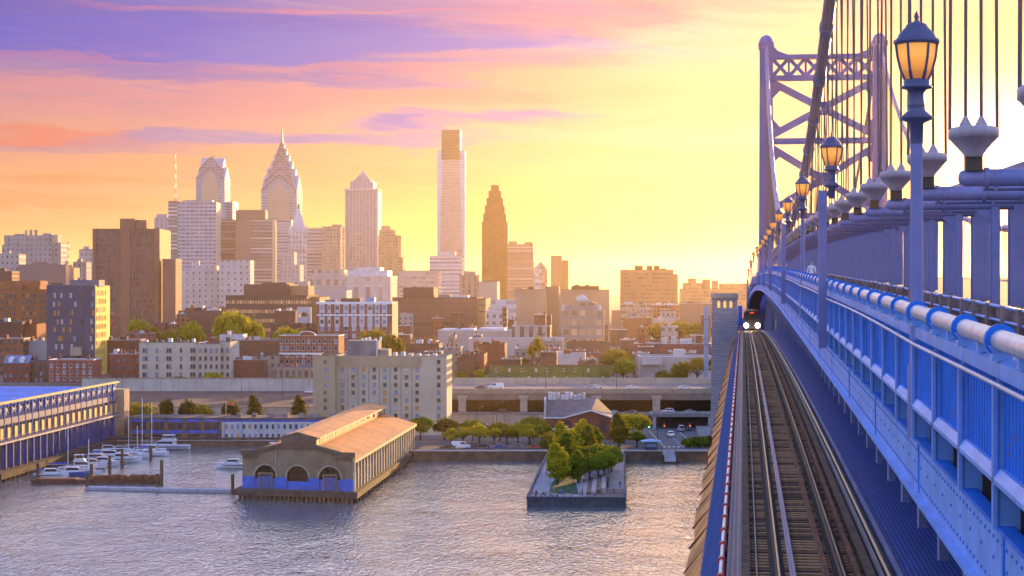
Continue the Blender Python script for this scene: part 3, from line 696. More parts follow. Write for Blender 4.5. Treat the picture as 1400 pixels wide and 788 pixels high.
# ---------------------------------------------------------------- train
tn = thing('commuter_train', 'commuter train with bright headlights coming over the crest of the track', 'train', B(343, 1.5, ztr(343)), -BA)
TB = mat('train_steel', (0.022, 0.020, 0.024), .5, metal=.0, spec=.2, var=.08); TG = mat('train_glass', (0.02, 0.02, 0.03), .1, var=0)
b = MB(); fp = [(-1.5, 1.0), (1.5, 1.0), (1.52, 2.2), (1.45, 3.2), (1.1, 3.6), (0, 3.72), (-1.1, 3.6), (-1.45, 3.2), (-1.52, 2.2)]
b.xprism(fp, 0, 20); b.box(-1.35, 1.35, .5, 19, .35, 1.0); b.build('body', TB, tn, rz=0)
for x in (-.95, 0, .95): MB().box(x - .38, x + .38, -.04, .0, 2.05, 3.0).build('windscreen', TG, tn)
HL = mat('headlight_glow', (1, 1, 1), .3, var=0, emit=(1.0, .88, .62), estr=26)
for x in (-1.02, 1.02): MB().lathe([(.02, -.46), (.32, -.26), (.42, 0), (.32, .26), (.02, .46)], 10).build('headlight', HL, tn, (x, -.16, 1.0))
MB().box(-.35, .35, -.06, .0, 3.15, 3.42).build('destination_sign', mat('train_red_light', (.4, .02, .01), .4, var=0, emit=(1, .06, .03), estr=.5), tn)
for y in (2.5, 16): MB().box(-1.1, 1.1, y, y + 2.6, .02, .62).build('bogie', STEELD, tn)

# ---------------------------------------------------------------- person on the walkway
# ================================================================ trees
def leaf_cloud(lobes, n, size, seed, m=0, flat=.5):
    """leaf clumps spread through uneven lobes: denser at the rim, with gaps"""
    r = random.Random(seed); mb = MB()
    w = [a[3] ** 2 for a in lobes]
    for _ in range(n):
        cx, cy, cz, rad, sq = r.choices(lobes, w)[0]
        while True:
            d = Vector((r.uniform(-1, 1), r.uniform(-1, 1), r.uniform(-1, 1)))
            if .05 < d.length < 1: break
        d.normalize(); rr = rad * (r.random() ** .38) * r.uniform(.74, 1.28)
        p = Vector((cx, cy, cz)) + Vector((d.x * rr, d.y * rr, d.z * rr * sq))
        nrm = (d + Vector((r.gauss(0, .6), r.gauss(0, .6), r.gauss(.3, .6)))).normalized()
        a = nrm.orthogonal().normalized(); b = nrm.cross(a); t = r.random() * 6.28
        u = (a * math.cos(t) + b * math.sin(t)) * size * r.uniform(.6, 1.3); v = (b * math.cos(t) - a * math.sin(t)) * size * r.uniform(.5, 1.0)
        mb.add([p - u, p - v * .8 + nrm * size * .15, p + u, p + v * .8 + nrm * size * .15], [(0, 1, 2, 3)], m)
    return mb
def limbs(h, r0, lobes, seed):
    r = random.Random(seed); mb = MB()
    mb.tube([(0, 0, -.3), (r.uniform(-.1, .1), 0, h * .5), (0, r.uniform(-.1, .1), h)], [r0 * 1.25, r0 * .9, r0 * .55], 7)
    for cx, cy, cz, rad, sq in lobes:
        z0 = h * r.uniform(.55, .95)
        mb.tube([(0, 0, z0), (cx * .5, cy * .5, (z0 + cz) / 2 + .1), (cx, cy, cz + rad * .3)], [r0 * .45, r0 * .3, r0 * .1], 5)
    return mb
BARK = mat('bark', (0.060, 0.042, 0.030), .9, var=.3, scale=2)
LY = leafmat('leaf_yellow_green', (0.15, 0.20, 0.010), (0.54, 0.46, 0.022))
LG = leafmat('leaf_green', (0.06, 0.125, 0.012), (0.30, 0.33, 0.024))
LD = leafmat('leaf_dark', (0.012, 0.030, 0.010), (0.045, 0.070, 0.016))
LO = leafmat('leaf_olive', (0.10, 0.115, 0.014), (0.36, 0.27, 0.025))
TREE = {}
def tree_proto(kind):
    if kind in TREE: return TREE[kind]
    r = random.Random(hash(kind) % 1000 if False else sum(map(ord, kind)))
    if kind.startswith('round'):      # 8 m wide crown, 8 m high
        lobes = [(0, 0, 5.2, 2.7, .95)] + [(2.3 * math.cos(a) + r.uniform(-.4, .4), 2.3 * math.sin(a), r.uniform(3.8, 6.2), r.uniform(1.3, 2.0), .85) for a in [k * 1.05 for k in range(6)]]
        h, n, sz = 3.2, 2600, .44
    elif kind.startswith('tall'):     # narrow upright
        lobes = [(r.uniform(-.6, .6), r.uniform(-.6, .6), z, rad, 1.15) for z, rad in ((3.0, 1.9), (4.6, 2.3), (6.2, 2.1), (7.8, 1.5), (9.2, .9))] + [(1.5 * math.cos(a), 1.5 * math.sin(a), r.uniform(3, 7), 1.1, 1) for a in (0, 1.5, 3, 4.5)]
        h, n, sz = 3.4, 2600, .42
    elif kind.startswith('open'):     # spring street tree with see-through crown
        lobes = [(2.0 * math.cos(a), 2.0 * math.sin(a), r.uniform(3.2, 5.6), r.uniform(.9, 1.5), .8) for a in [k * .9 for k in range(7)]] + [(0, 0, 5.6, 1.4, .8)]
        h, n, sz = 3.0, 1000, .38
    elif kind.startswith('willow'):
        lobes = [(2.9 * math.cos(a), 2.9 * math.sin(a), r.uniform(4.0, 6.6), r.uniform(1.0, 1.6), .8) for a in [k * .63 for k in range(10)]] + [(0, 0, 6.8, 1.9, .6)]
        h, n, sz = 3.2, 1700, .34
    else:                             # bush
        lobes = [(r.uniform(-1, 1), r.uniform(-1, 1), r.uniform(.8, 1.8), r.uniform(.9, 1.4), .85) for _ in range(5)]
        h, n, sz = .8, 700, .30
    t = (leaf_cloud(lobes, n, sz, sum(map(ord, kind))), limbs(h, .26 if h > 1 else .1, lobes, 3))
    TREE[kind] = tuple(q.mesh(nm, [m]) for q, nm, m in ((t[0], 'crown', LG), (t[1], 'trunk', BARK)))
    return TREE[kind]
def tree(kind, x, y, z, sx, sz, leaf, label, cat='tree', group=None):
    c, t = tree_proto(kind)
    o = thing('tree' if cat == 'tree' else 'shrub', label, cat, (x, y, z), rnd.uniform(0, 6.28), group)
    o.scale = (sx, sx, sz)
    k = put('crown', c, o); recolour(k, 0, leaf); put('trunk', t, o)
    return o

# ================================================================ cars
CARC = {n: mat('car_paint_' + n, c, .28, var=0) for n, c in dict(white=(.70, .70, .70), silver=(.42, .43, .46), black=(.02, .02, .024), red=(.30, .025, .02), blue=(.05, .09, .28), grey=(.13, .13, .14), green=(.04, .10, .06), tan=(.34, .27, .18)).items()}
CGL = mat('car_glass', (.02, .022, .028), .06, var=0); TYRE = mat('tyre', (.015, .015, .015), .9, var=0); RIM = mat('rim', (.4, .4, .42), .3, metal=.8, var=0)
HLM = mat('car_headlight', (.8, .8, .75), .2, var=0); HLON = mat('car_headlight_on', (1, .9, .6), .3, var=0, emit=(1, .72, .34), estr=14); TLM = mat('tail_light', (.35, .01, .01), .3, var=0)
CARS = {}
def car_proto(kind):
    if kind in CARS: return CARS[kind]
    if kind == 'sedan': L, Wd = 4.6, 1.8; low = [(0, .32), (.05, .62), (.25, .80), (1.1, .92), (1.75, .96), (3.75, .98), (4.45, .92), (4.6, .70), (4.58, .34)]; cab = [(1.15, .92), (1.85, 1.40), (2.25, 1.46), (3.1, 1.44), (3.5, 1.34), (4.05, .96)]
    elif kind == 'suv': L, Wd = 4.7, 1.9; low = [(0, .38), (.04, .78), (.2, .98), (1.15, 1.06), (4.5, 1.10), (4.68, .9), (4.66, .42)]; cab = [(1.1, 1.04), (1.75, 1.66), (2.2, 1.74), (3.9, 1.74), (4.2, 1.66), (4.55, 1.08)]
    else: L, Wd = 5.6, 2.0; low = [(0, .38), (.03, .85), (.2, 1.05), (1.0, 1.20), (5.5, 1.25), (5.6, 1.0), (5.58, .42)]; cab = [(.95, 1.18), (1.65, 2.0), (2.0, 2.12), (5.3, 2.12), (5.5, 2.02), (5.58, 1.2)]
    h = Wd / 2
    def loft(prof, w0, w1, z0, z1):
        mb = MB(); n = len(prof)
        def wz(z): return w0 + (w1 - w0) * max(0, min(1, (z - z0) / (z1 - z0)))
        vs = [(x, -wz(z), z) for x, z in prof] + [(x, wz(z), z) for x, z in prof]
        return mb.add(vs, [(i, (i + 1) % n, n + (i + 1) % n, n + i) for i in range(n)] + [tuple(reversed(range(n))), tuple(range(n, 2 * n))])
    zl = max(z for _, z in low); zh = max(z for _, z in cab)
    body = loft(low, h, h * .97, .3, zl)
    roof = loft(cab, h * .93, h * .76, zl - .05, zh); body.add(roof.v, roof.f)
    gls = []; zt = zh - .10; zb = zl + .05
    def at(z, side):   # x on the cabin outline at height z
        pts = cab[:3] if side == 0 else cab[-3:][::-1]
        pts = [cab[i] for i in range(len(cab) // 2)] if side == 0 else [cab[-1 - i] for i in range(len(cab) // 2)]
        for (xa, za), (xb, zb_) in zip(pts, pts[1:]):
            if min(za, zb_) <= z <= max(za, zb_) and za != zb_: return xa + (xb - xa) * (z - za) / (zb_ - za)
        return pts[-1][0]
    def cw(z): return h * .93 + (h * .76 - h * .93) * (z - zl + .05) / (zh - zl + .05)
    for s in (-1, 1):
        xa0, xa1, xb0, xb1 = at(zb, 0) + .15, at(zt, 0) + .15, at(zb, 1) - .15, at(zt, 1) - .15
        if kind == 'van': xb0 = xb1 = xa1 + 1.0
        xm = (xa1 + xb1) / 2
        for p, q, p1, q1 in ((xa0, xm - .05, xa1, xm - .05), (xm + .05, xb0, xm + .05, xb1)):
            vs = [(p, s * (cw(zb) + .012), zb), (q, s * (cw(zb) + .012), zb), (q1, s * (cw(zt) + .012), zt), (p1, s * (cw(zt) + .012), zt)]
            gls.append(('window', MB().add(vs, [(0, 1, 2, 3) if s < 0 else (3, 2, 1, 0)])))
    for side, d in ((0, -.015), (1, .015)):
        x0, x1 = at(zb, side) + d, at(zt, side) + d
        a, b_ = cw(zb) * .88, cw(zt) * .88
        vs = [(x0, -a, zb), (x0, a, zb), (x1, b_, zt), (x1, -b_, zt)]
        gls.append(('windscreen' if side == 0 else 'rear_window', MB().add(vs, [(3, 2, 1, 0) if side == 0 else (0, 1, 2, 3)])))
    wh = MB().tube([(0, -.11, 0), (0, .11, 0)], .33, 14); rim = MB().tube([(0, -.12, 0), (0, .12, 0)], .20, 10)
    lt = MB().box(-.02, .1, -.16, .16, -.07, .07)
    CARS[kind] = (L, h, body.mesh('body', [CARC['white']]), [(nm, q.mesh(nm, [CGL])) for nm, q in gls], wh.mesh('wheel', [TYRE]), rim.mesh('rim', [RIM]), lt.mesh('headlight', [HLM]), lt.mesh('tail_light', [TLM]), low[1][1] + .03)
    return CARS[kind]
def car(kind, col, x, y, z, rz, label, group=None, on=False):
    """rz = direction the bonnet points (0 = to the left in the picture, -x)"""
    L, h, bm_, gm, wm, rm, lm, tm, lz = car_proto(kind)
    o = thing('parked_car' if group and 'parked' in group else 'car', label, {'van': 'van'}.get(kind, 'car'), (x, y, z), rz, group)
    b_ = put('body', bm_, o, (-L / 2, 0, 0)); recolour(b_, 0, CARC[col]); [put(nm, q, o, (-L / 2, 0, 0)) for nm, q in gm]
    for wx in (.85, L - .95):
        for wy in (-h + .1, h - .1):
            w = put('wheel', wm, o, (wx - L / 2, wy, .33)); put('rim', rm, w)
    for wy in (-h * .66, h * .66):
        q = put('headlight', lm, o, (-L / 2 - .01, wy, lz)); put('tail_light', tm, o, (L / 2 - .09, wy, lz + .08))
        if on: recolour(q, 0, HLON)
    return o

# ================================================================ people
def skin_body(joints, edges, radii, root=0):
    me = bpy.data.meshes.new('person'); me.from_pydata(joints, edges, []); me.update()
    o = bpy.data.objects.new('person_tmp', me); COL.objects.link(o)
    sk = o.modifiers.new('skin', 'SKIN'); sk.use_smooth_shade = True
    for i, r in enumerate(radii): me.skin_vertices[0].data[i].radius = r if isinstance(r, tuple) else (r, r)
    me.skin_vertices[0].data[root].use_root = True
    ss_ = o.modifiers.new('sub', 'SUBSURF'); ss_.levels = 1; ss_.render_levels = 1
    dg = bpy.context.evaluated_depsgraph_get(); out = bpy.data.meshes.new_from_object(o.evaluated_get(dg))
    bpy.data.objects.remove(o); return out
def person_mesh(pose):
    sit = pose == 'sit'; w = .16 if pose == 'walk' else 0.0
    zp = .55 if sit else .95
    J = [(0, 0, zp), (0, .01, zp + .22), (0, .0, zp + .45), (0, -.01, zp + .55), (0, -.03, zp + .66), (0, -.04, zp + .78)]
    Rr = [(.13, .10), (.125, .09), (.15, .095), .055, .085, .07]
    E = [(0, 1), (1, 2), (2, 3), (3, 4), (4, 5)]
    for s in (-1, 1):
        b0 = len(J)
        if sit: leg = [(s * .10, -.02, zp - .03), (s * .12, -.42, zp - .02), (s * .12, -.44, zp - .46), (s * .12, -.58, zp - .50)]
        else: leg = [(s * .10, 0, zp - .08), (s * .10, -.05 + s * w * .5, zp - .46), (s * .10, .04 + s * w, .09), (s * .10, -.12 + s * w, .04)]
        J += leg; Rr += [.085, .06, .042, .04]; E += [(0, b0), (b0, b0 + 1), (b0 + 1, b0 + 2), (b0 + 2, b0 + 3)]
        b1 = len(J)
        J += [(s * .19, 0, zp + .46), (s * .24, .02 - s * w * .5, zp + .18), (s * .24, -.10 - s * w, zp - .06), (s * .235, -.13 - s * w, zp - .14)]
        Rr += [.055, .042, .032, .03]; E += [(2, b1), (b1, b1 + 1), (b1 + 1, b1 + 2), (b1 + 2, b1 + 3)]
    me = skin_body(J, E, Rr)
    for m in ('shirt', 'trousers', 'skin', 'hair', 'shoe'): me.materials.append(PM[m])
    for p in me.polygons:
        c = p.center; k = 0
        if c.z > zp + .56: k = 3 if (c.z > zp + .75 or c.y > .0) else 2
        elif abs(c.x) > .20 and c.z < zp + .12: k = 2
        elif c.z < .08 and not sit or (sit and c.z < .12): k = 4
        elif c.z < zp + .02 and abs(c.x) < .2: k = 1
        p.material_index = k
    return me
PM = dict(shirt=mat('shirt_white', (.6, .6, .62), .8, var=0), trousers=mat('trousers_dark', (.03, .035, .06), .8, var=0), skin=mat('skin', (.42, .24, .16), .6, var=0), hair=mat('hair_dark', (.02, .014, .01), .7, var=0), shoe=mat('shoe_dark', (.02, .02, .02), .7, var=0))
SHIRT = {n: mat('shirt_' + n, c, .8, var=0) for n, c in dict(blue=(.06, .16, .55), red=(.40, .05, .05), black=(.02, .02, .03), yellow=(.55, .40, .06), grey=(.2, .2, .22), pink=(.5, .2, .28), white_=(.65, .65, .66), green=(.06, .22, .10)).items()}
PERS = {}
def person(pose, shirt, x, y, z, rz, label, group=None):
    if pose not in PERS: PERS[pose] = person_mesh(pose)
    o = put('person', PERS[pose], None, (x, y, z), rz); tag(o, label, 'person', group); recolour(o, 0, SHIRT[shirt]); return o
p = B(114, 4.0, zr(114) - 1.12)
person('walk', 'white_', p.x, p.y, p.z, -BA, 'person in a white shirt walking away along the bridge walkway behind the railing')
p = B(120, 3.75, zr(120) - 1.12)
person('walk', 'blue', p.x, p.y, p.z, -BA + 3.1, 'person in a blue shirt just ahead of the white shirt on the bridge walkway')

# ================================================================ windows and buildings
def window_mesh(w, h, frame, glass, sill=True, bars=0):
    mb = MB(); t = .09
    mb.box(-w/2, w/2, -.10, .05, 0, t); mb.box(-w/2, w/2, -.10, .05, h - t, h)
    mb.box(-w/2, -w/2 + t, -.10, .05, t, h - t); mb.box(w/2 - t, w/2, -.10, .05, t, h - t)
    mb.add([(-w/2 + t, -.03, t), (w/2 - t, -.03, t), (w/2 - t, -.03, h - t), (-w/2 + t, -.03, h - t)], [(0, 1, 2, 3)], 1)
    if sill: mb.box(-w/2 - .1, w/2 + .1, -.2, .05, -.14, .004)
    if bars: mb.box(-w/2 + t, w/2 - t, -.07, -.02, h * .52, h * .52 + .07)
    return mb.mesh('window', [frame, glass])
WGD = mat('window_dark', (.035, .040, .055), .08, var=0); WGB = mat('window_blue', (.16, .22, .36), .10, var=0); WGW = mat('window_pale', (.42, .42, .46), .3, var=0)
WGO = mat('window_orange_curtain', (.50, .20, .06), .4, var=0); WGL = mat('window_lamp_lit', (.8, .5, .2), .4, var=0, emit=(1, .50, .14), estr=.7)
FRW = mat('window_frame_white', (.55, .55, .55), .6, var=0); FRT = mat('window_frame_tan', (.38, .32, .22), .7, var=0); FRD = mat('window_frame_dark', (.05, .05, .06), .5, var=0)
WCACHE = {}
def windows(root, positions, w, h, frame, glasses, side=0, xo=0.0, bars=0, seed=1):
    """positions: (along, z) in the wall's own frame; side 0 = front (local -y), 1 = right (local +x at xo)"""
    r = random.Random(seed)
    for a, z in positions:
        gm = r.choices([q[0] for q in glasses], [q[1] for q in glasses])[0]
        key = (round(w, 2), round(h, 2), frame.name, gm.name, bars)
        if key not in WCACHE: WCACHE[key] = window_mesh(w, h, frame, gm, bars=bars)
        if side == 0: put('window', WCACHE[key], root, (a, xo, z))
        else: put('window', WCACHE[key], root, (xo, a, z), R(90))
ROOFG = mat('roof_grey', (.20, .19, .20), .9, var=.3, scale=.15); ROOFS = mat('roof_silver', (.50, .50, .54), .55, var=.2, scale=.2)
ROOFT = mat('roof_tar', (.07, .06, .065), .95, var=.3, scale=.2); ROOFB = mat('roof_blue_slate', (.13, .16, .26), .6, var=.2, scale=.8)
PARK = []      # footprints already taken (x0, x1, y0, y1)
LAND = []      # landmarks for wording: (u, y, phrase)
GR = 3.0       # street grid, degrees clockwise
def building(name, label, cat, u0, u1, vt, y, dep, m, roof=None, cope=None, rot=None, zb=None, extras=(), group=None, phrase=None, reserve=True, parapet=.7):
    if rot is None: rot = -2.0 if u1 < 400 else GR
    x0, x1 = X(u0, y), X(u1, y); w = x1 - x0
    zb = gz(y) - .6 if zb is None else zb; zt = Zv(vt, y); h = zt - zb
    o = thing(name, label, cat, ((x0 + x1) / 2, y, zb), -R(rot), group)
    o['_w'] = w; o['_h'] = h; o['_d'] = dep; o['_y'] = y; o['_rot'] = rot
    MB().box(-w/2, w/2, 0, dep, 0, h, top=False, bottom=False).build('wall', m, o)
    roof = roof or ROOFG
    pr = min(parapet, h * .2)
    MB().add([(-w/2, 0, h - pr), (w/2, 0, h - pr), (w/2, dep, h - pr), (-w/2, dep, h - pr)], [(0, 1, 2, 3)]).build('roof', roof, o)
    k = max(.25, min(.8, y / 2600.)); cm = cope or roof; q = MB(); e = k * .35
    q.box(-w/2 - e, w/2 + e, -e, k, h - k * .5, h + .05); q.box(-w/2 - e, w/2 + e, dep - k, dep + e, h - k * .5, h + .05)
    q.box(-w/2 - e, -w/2 + k, k, dep - k, h - k * .5, h + .05); q.box(w/2 - k, w/2 + e, k, dep - k, h - k * .5, h + .05)
    q.build('coping', cm, o)
    for ex in extras:
        en, a, b, ev, off, d, em = ex[:7]
        yy = y + off; xa, xb = X(a, yy) - o.location.x, X(b, yy) - o.location.x
        zz = Zv(ev, yy) - zb
        shift = off * math.sin(R(rot))
        MB().box(xa - shift, xb - shift, off, off + d, h - pr + .02, zz).build(en, em, o)
    if reserve: PARK.append((min(x0, x1) - 3, x1 + 3 + dep * .06, y - 3, y + dep + 3))
    if phrase: LAND.append(((u0 + u1) / 2, y, phrase))
    return o
def clean(o):
    for k in ('_w', '_h', '_d', '_y', '_rot'):
        if k in o: del o[k]
# ================================================================ water and ground
def water_mat():
    m = bpy.data.materials.new('river_water'); m.use_nodes = True; g = NT(m.node_tree); p = g.n['Principled BSDF']
    oc = g.node('ShaderNodeTexCoord').outputs['Object']
    p.inputs['Base Color'].default_value = (.105, .130, .145, 1); p.inputs['Roughness'].default_value = .08; p.inputs['IOR'].default_value = 2.3
    p.inputs['Specular IOR Level'].default_value = .5
    mp = g.node('ShaderNodeMapping'); g.l.new(oc, mp.inputs[0]); mp.inputs['Scale'].default_value = (1.0, .40, 1); mp.inputs['Rotation'].default_value = (0, 0, .12)
    n1 = g.noise(mp.outputs[0], 1.10, 2.5, .58, .8)
    n2 = g.noise(oc, .045, 3, .5)
    n3 = g.noise(mp.outputs[0], .13, 3, .55)
    hgt = g.m('ADD', g.m('MULTIPLY', n1, g.smooth(n2, .3, .7, .55, 1.0)), g.m('MULTIPLY', n3, 1.0))
    b = g.node('ShaderNodeBump'); b.inputs['Strength'].default_value = .9; b.inputs['Distance'].default_value = .52
    g.l.new(hgt, b.inputs['Height']); g.l.new(b.outputs[0], p.inputs['Normal']); return m
struct('river', MB().add([(-4000, -900, 0), (4000, -900, 0), (4000, 640, 0), (-4000, 640, 0)], [(0, 1, 2, 3)]), water_mat())
def ground_mat():
    m = bpy.data.materials.new('city_ground'); m.use_nodes = True; g = NT(m.node_tree); p = g.n['Principled BSDF']
    oc = g.node('ShaderNodeTexCoord').outputs['Object']
    a = g.noise(oc, .012, 4, .6); b = g.noise(oc, .15, 4, .6)
    c = g.mix(g.smooth(a, .35, .65), (.085, .072, .068), (.15, .12, .10)); c = g.mix(g.m('MULTIPLY', g.smooth(b, .5, .7), .5), c, (.06, .07, .03))
    g.l.new(c, p.inputs['Base Color']); p.inputs['Roughness'].default_value = .9; return m
GM = ground_mat()
gr = MB(); xs = [-20000, -3000, -800, -30, 300, 3000, 20000]; ys = [600, 640, 748, 760, 1000, 1660, 3000, 8000, 20000]
vs = [(x, y, gz(y) if y > 620 else 2.6) for y in ys for x in xs]; n = len(xs)
gr.add(vs, [(j * n + i, j * n + i + 1, (j + 1) * n + i + 1, (j + 1) * n + i) for j in range(len(ys) - 1) for i in range(n - 1)])
gr.add([(-30, 550, 2.6), (3000, 550, 2.6), (3000, 600, 2.6), (-30, 600, 2.6)], [(0, 1, 2, 3)])
struct('ground', gr, GM)
BULK = mat('bulkhead_stone', (.15, .095, .065), .9, var=.3, scale=.4, stain=.6)
bk = thing('bulkhead', 'brown stone bulkhead along the shore between the two piers', 'seawall', (-30, 550, 0))
MB().box(0, 95, -.6, 0, -2, 2.75).build('wall', BULK, bk); MB().box(0, 95, -.9, .4, 2.755, 3.0).build('coping', CONC, bk)
bk = thing('bulkhead', 'brown stone bulkhead right of the park pier with a blue railing on top', 'seawall', (66, 548, 0))
MB().box(-5, 60, -.6, 0, -2, 2.75).build('wall', BULK, bk); MB().box(-5, 60, -.9, .4, 2.755, 3.0).build('coping', CONC, bk)
rl = MB()
for k in range(36): rl.box(-5 + k * 1.8, -4.9 + k * 1.8, -.4, -.3, 3, 4.1)
rl.box(-5, 59, -.42, -.30, 4.1, 4.2); rl.box(-5, 59, -.40, -.32, 3.5, 3.56); rl.build('railing', mat('railing_blue', (.10, .16, .36), .5), bk)
bk = thing('bulkhead', 'dark quay wall behind the moored boats of the marina', 'seawall', (-128, 600, 0))
MB().box(0, 98, -.6, 0, -2, 1.8).build('wall', BULK, bk); MB().box(0, 98, -.9, .4, 1.805, 2.1).build('coping', CONC, bk)
struct('shore_road', MB().add([(-30, 556, 2.615), (75, 556, 2.615), (75, 585, 2.615), (-30, 585, 2.615)], [(0, 1, 2, 3)]), ASPH)
struct('pavement', MB().box(-30, 75, 551, 556, 2.60, 2.74), CONC)
struct('parking_lot', MB().add([(-30, 590, 2.612), (40, 590, 2.612), (40, 652, 2.612), (-30, 652, 2.612)], [(0, 1, 2, 3)]), mat('asphalt_lot', (.10, .092, .09), .9, var=.3, scale=.2))

# ================================================================ pier shed (arched front, monitor roof)
PLAST = mat('shed_plaster', (.205, .155, .10), .9, var=.22, scale=.25, stain=.55, bump=.3)
PLASTD = mat('shed_parapet', (.105, .078, .056), .9, var=.25, scale=.4, stain=.6)
BLUEP = mat('shed_blue', (.014, .11, .52), .7, var=.22, scale=.6, stain=.4)
SHROOF = mat('shed_roof', (.64, .215, .045), .75, var=.22, scale=.10, stain=.3)
def seams(m, c, step=3.0):
    g = NT(m.node_tree); p = g.n['Principled BSDF']; src = p.inputs['Base Color'].links[0].from_socket
    uv = g.node('ShaderNodeUVMap', uv_map='UVMap').outputs[0]; sp = g.node('ShaderNodeSeparateXYZ'); g.l.new(uv, sp.inputs[0])
    ln = g.m('LESS_THAN', g.m('FRACT', g.m('DIVIDE', sp.outputs[1], step)), 0.07)
    lx = g.m('LESS_THAN', g.m('FRACT', g.m('DIVIDE', sp.outputs[0], 4.3)), 0.03)
    wn = g.node('ShaderNodeTexWhiteNoise', noise_dimensions='2D'); g.l.new(g.xyz(g.m('FLOOR', g.m('DIVIDE', sp.outputs[0], 4.3)), g.m('FLOOR', g.m('DIVIDE', sp.outputs[1], step))), wn.inputs[0])
    pan = g.mix(g.smooth(wn.outputs[0], .55, .95, 0, .38), src, c)
    g.l.new(g.mix(g.m('MULTIPLY', g.m('MAXIMUM', ln, lx), .55), pan, tuple(x * .35 for x in c)), p.inputs['Base Color'])
seams(SHROOF, (.36, .20, .10))
FL, FRr, BR, BL = (-64.2, 453.0), (-37.2, 445.0), (-28.9, 565.0), (-55.6, 573.0)
sh = thing('pier_shed', 'old beige pier warehouse with three dark arches, blue lower wall and sunlit monitor roof', 'warehouse', (-46, 509, 0))
def Q(fx, fy, z):      # position on the shed's floor plan: fx 0..1 left to right, fy 0..1 front to back
    a = Vector((*FL, 0)).lerp(Vector((*FRr, 0)), fx); b = Vector((*BL, 0)).lerp(Vector((*BR, 0)), fx); p = a.lerp(b, fy); return Vector((p.x, p.y, z))
def shed(name, mb, m, parent=None): return under(name, mb, m, parent or sh)
ez = 9.6
deckp = [Q(-.05, -.03, 0), Q(1.05, -.02, 0), Q(1.05, 1.0, 0), Q(-.05, 1.0, 0)]
shed('pier_deck', MB().prism([(p.x, p.y) for p in deckp], 1.0, 2.4), mat('pier_timber', (.075, .055, .045), .9, var=.4, scale=.6, stain=.6))
piles = MB()
for k in range(26):
    for q in (Q(k / 25., -.02, 0), Q(1.035, k / 25., 0)): piles.tube([(q.x, q.y, -1), (q.x, q.y, 1.05)], .4, 7)
shed('piles', piles, WOODD)['kind'] = 'stuff'
# front wall built as a strip with three real arched openings
fw = MB(); ux = (Vector((*FRr, 0)) - Vector((*FL, 0))); W = ux.length; ux.normalize(); nrm = Vector((ux.y, -ux.x, 0))
def fp_(u, z, d=0.0): return Vector((*FL, 0)) + ux * u + nrm * d + Vector((0, 0, z))
def wallstrip(u0, u1, z0, z1, a=None):
    fw.add([fp_(u0, z0), fp_(u1, z0), fp_(u1, z1), fp_(u0, z1)], [(0, 1, 2, 3)])
cent = [5.9, 14.1, 22.3]; ar = 2.75; sp = 5.3; zt0 = 10.2
edges = [0]
for c in cent: edges += [c - ar, c + ar]
edges.append(W)
for i in range(0, len(edges), 2): wallstrip(edges[i], edges[i + 1], 2.4, zt0)
arcs = []
for c in cent:
    n = 14; pts = [(c + ar * math.cos(math.pi - k * math.pi / n), sp + ar * math.sin(k * math.pi / n) * .98) for k in range(n + 1)]
    for (ua, za), (ub, zb) in zip(pts, pts[1:]):
        fw.add([fp_(ua, za), fp_(ub, zb), fp_(ub, zt0), fp_(ua, zt0)], [(0, 1, 2, 3)])
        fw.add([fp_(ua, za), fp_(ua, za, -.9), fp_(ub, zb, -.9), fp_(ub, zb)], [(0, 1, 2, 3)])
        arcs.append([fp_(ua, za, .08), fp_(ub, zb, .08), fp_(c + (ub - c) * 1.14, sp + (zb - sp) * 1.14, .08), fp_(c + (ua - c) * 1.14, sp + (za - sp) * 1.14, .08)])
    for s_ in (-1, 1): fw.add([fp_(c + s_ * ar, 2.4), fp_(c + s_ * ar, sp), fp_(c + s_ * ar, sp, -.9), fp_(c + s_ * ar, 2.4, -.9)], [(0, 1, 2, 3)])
# gabled top
fw.add([fp_(0, zt0), fp_(W, zt0), fp_(W, 10.6), fp_(W * .62, 12.6), fp_(W * .38, 12.6), fp_(0, 10.6)], [(0, 1, 2, 3, 4, 5)])
shed('front_wall', fw, PLAST)
for k in range(3):
    at_ = MB()
    for q in arcs[k * 14:k * 14 + 14]: at_.add(q, [(0, 1, 2, 3)])
    shed('arch_trim', at_, mat('arch_trim', (.33, .29, .22), .9, var=.2, stain=.4))
for c in cent:
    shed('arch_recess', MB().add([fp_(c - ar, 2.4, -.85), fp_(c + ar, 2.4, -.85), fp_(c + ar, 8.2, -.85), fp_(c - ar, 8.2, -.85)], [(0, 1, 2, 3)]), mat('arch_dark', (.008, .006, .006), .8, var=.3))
    if c != cent[1]:
        d = MB(); d.add([fp_(c - 1.45, 2.4, -.3), fp_(c + 1.45, 2.4, -.3), fp_(c + 1.45, 5.5, -.3), fp_(c - 1.45, 5.5, -.3)], [(0, 1, 2, 3)]); shed('door', d, mat('shed_door_blue', (.03, .08, .28), .6, var=.2, stain=.3))
        shed('door_surround', MB().bar(fp_(c - 1.65, 2.4, -.2), fp_(c - 1.65, 5.9, -.2), .35).bar(fp_(c + 1.65, 2.4, -.2), fp_(c + 1.65, 5.9, -.2), .35).bar(fp_(c - 1.9, 6.0, -.2), fp_(c + 1.9, 6.0, -.2), .4), PLAST)
    wm = MB()
    for k in range(5): wm.bar(fp_(c - 2 + k, 5.9 if c != cent[1] else 3.2, -.6), fp_(c - 2 + k, 7.4, -.6), .12)
    wm.bar(fp_(c - 2.6, 5.5, -.6), fp_(c + 2.6, 5.5, -.6), .14); shed('arch_bars', wm, STEELD)
bl = MB()
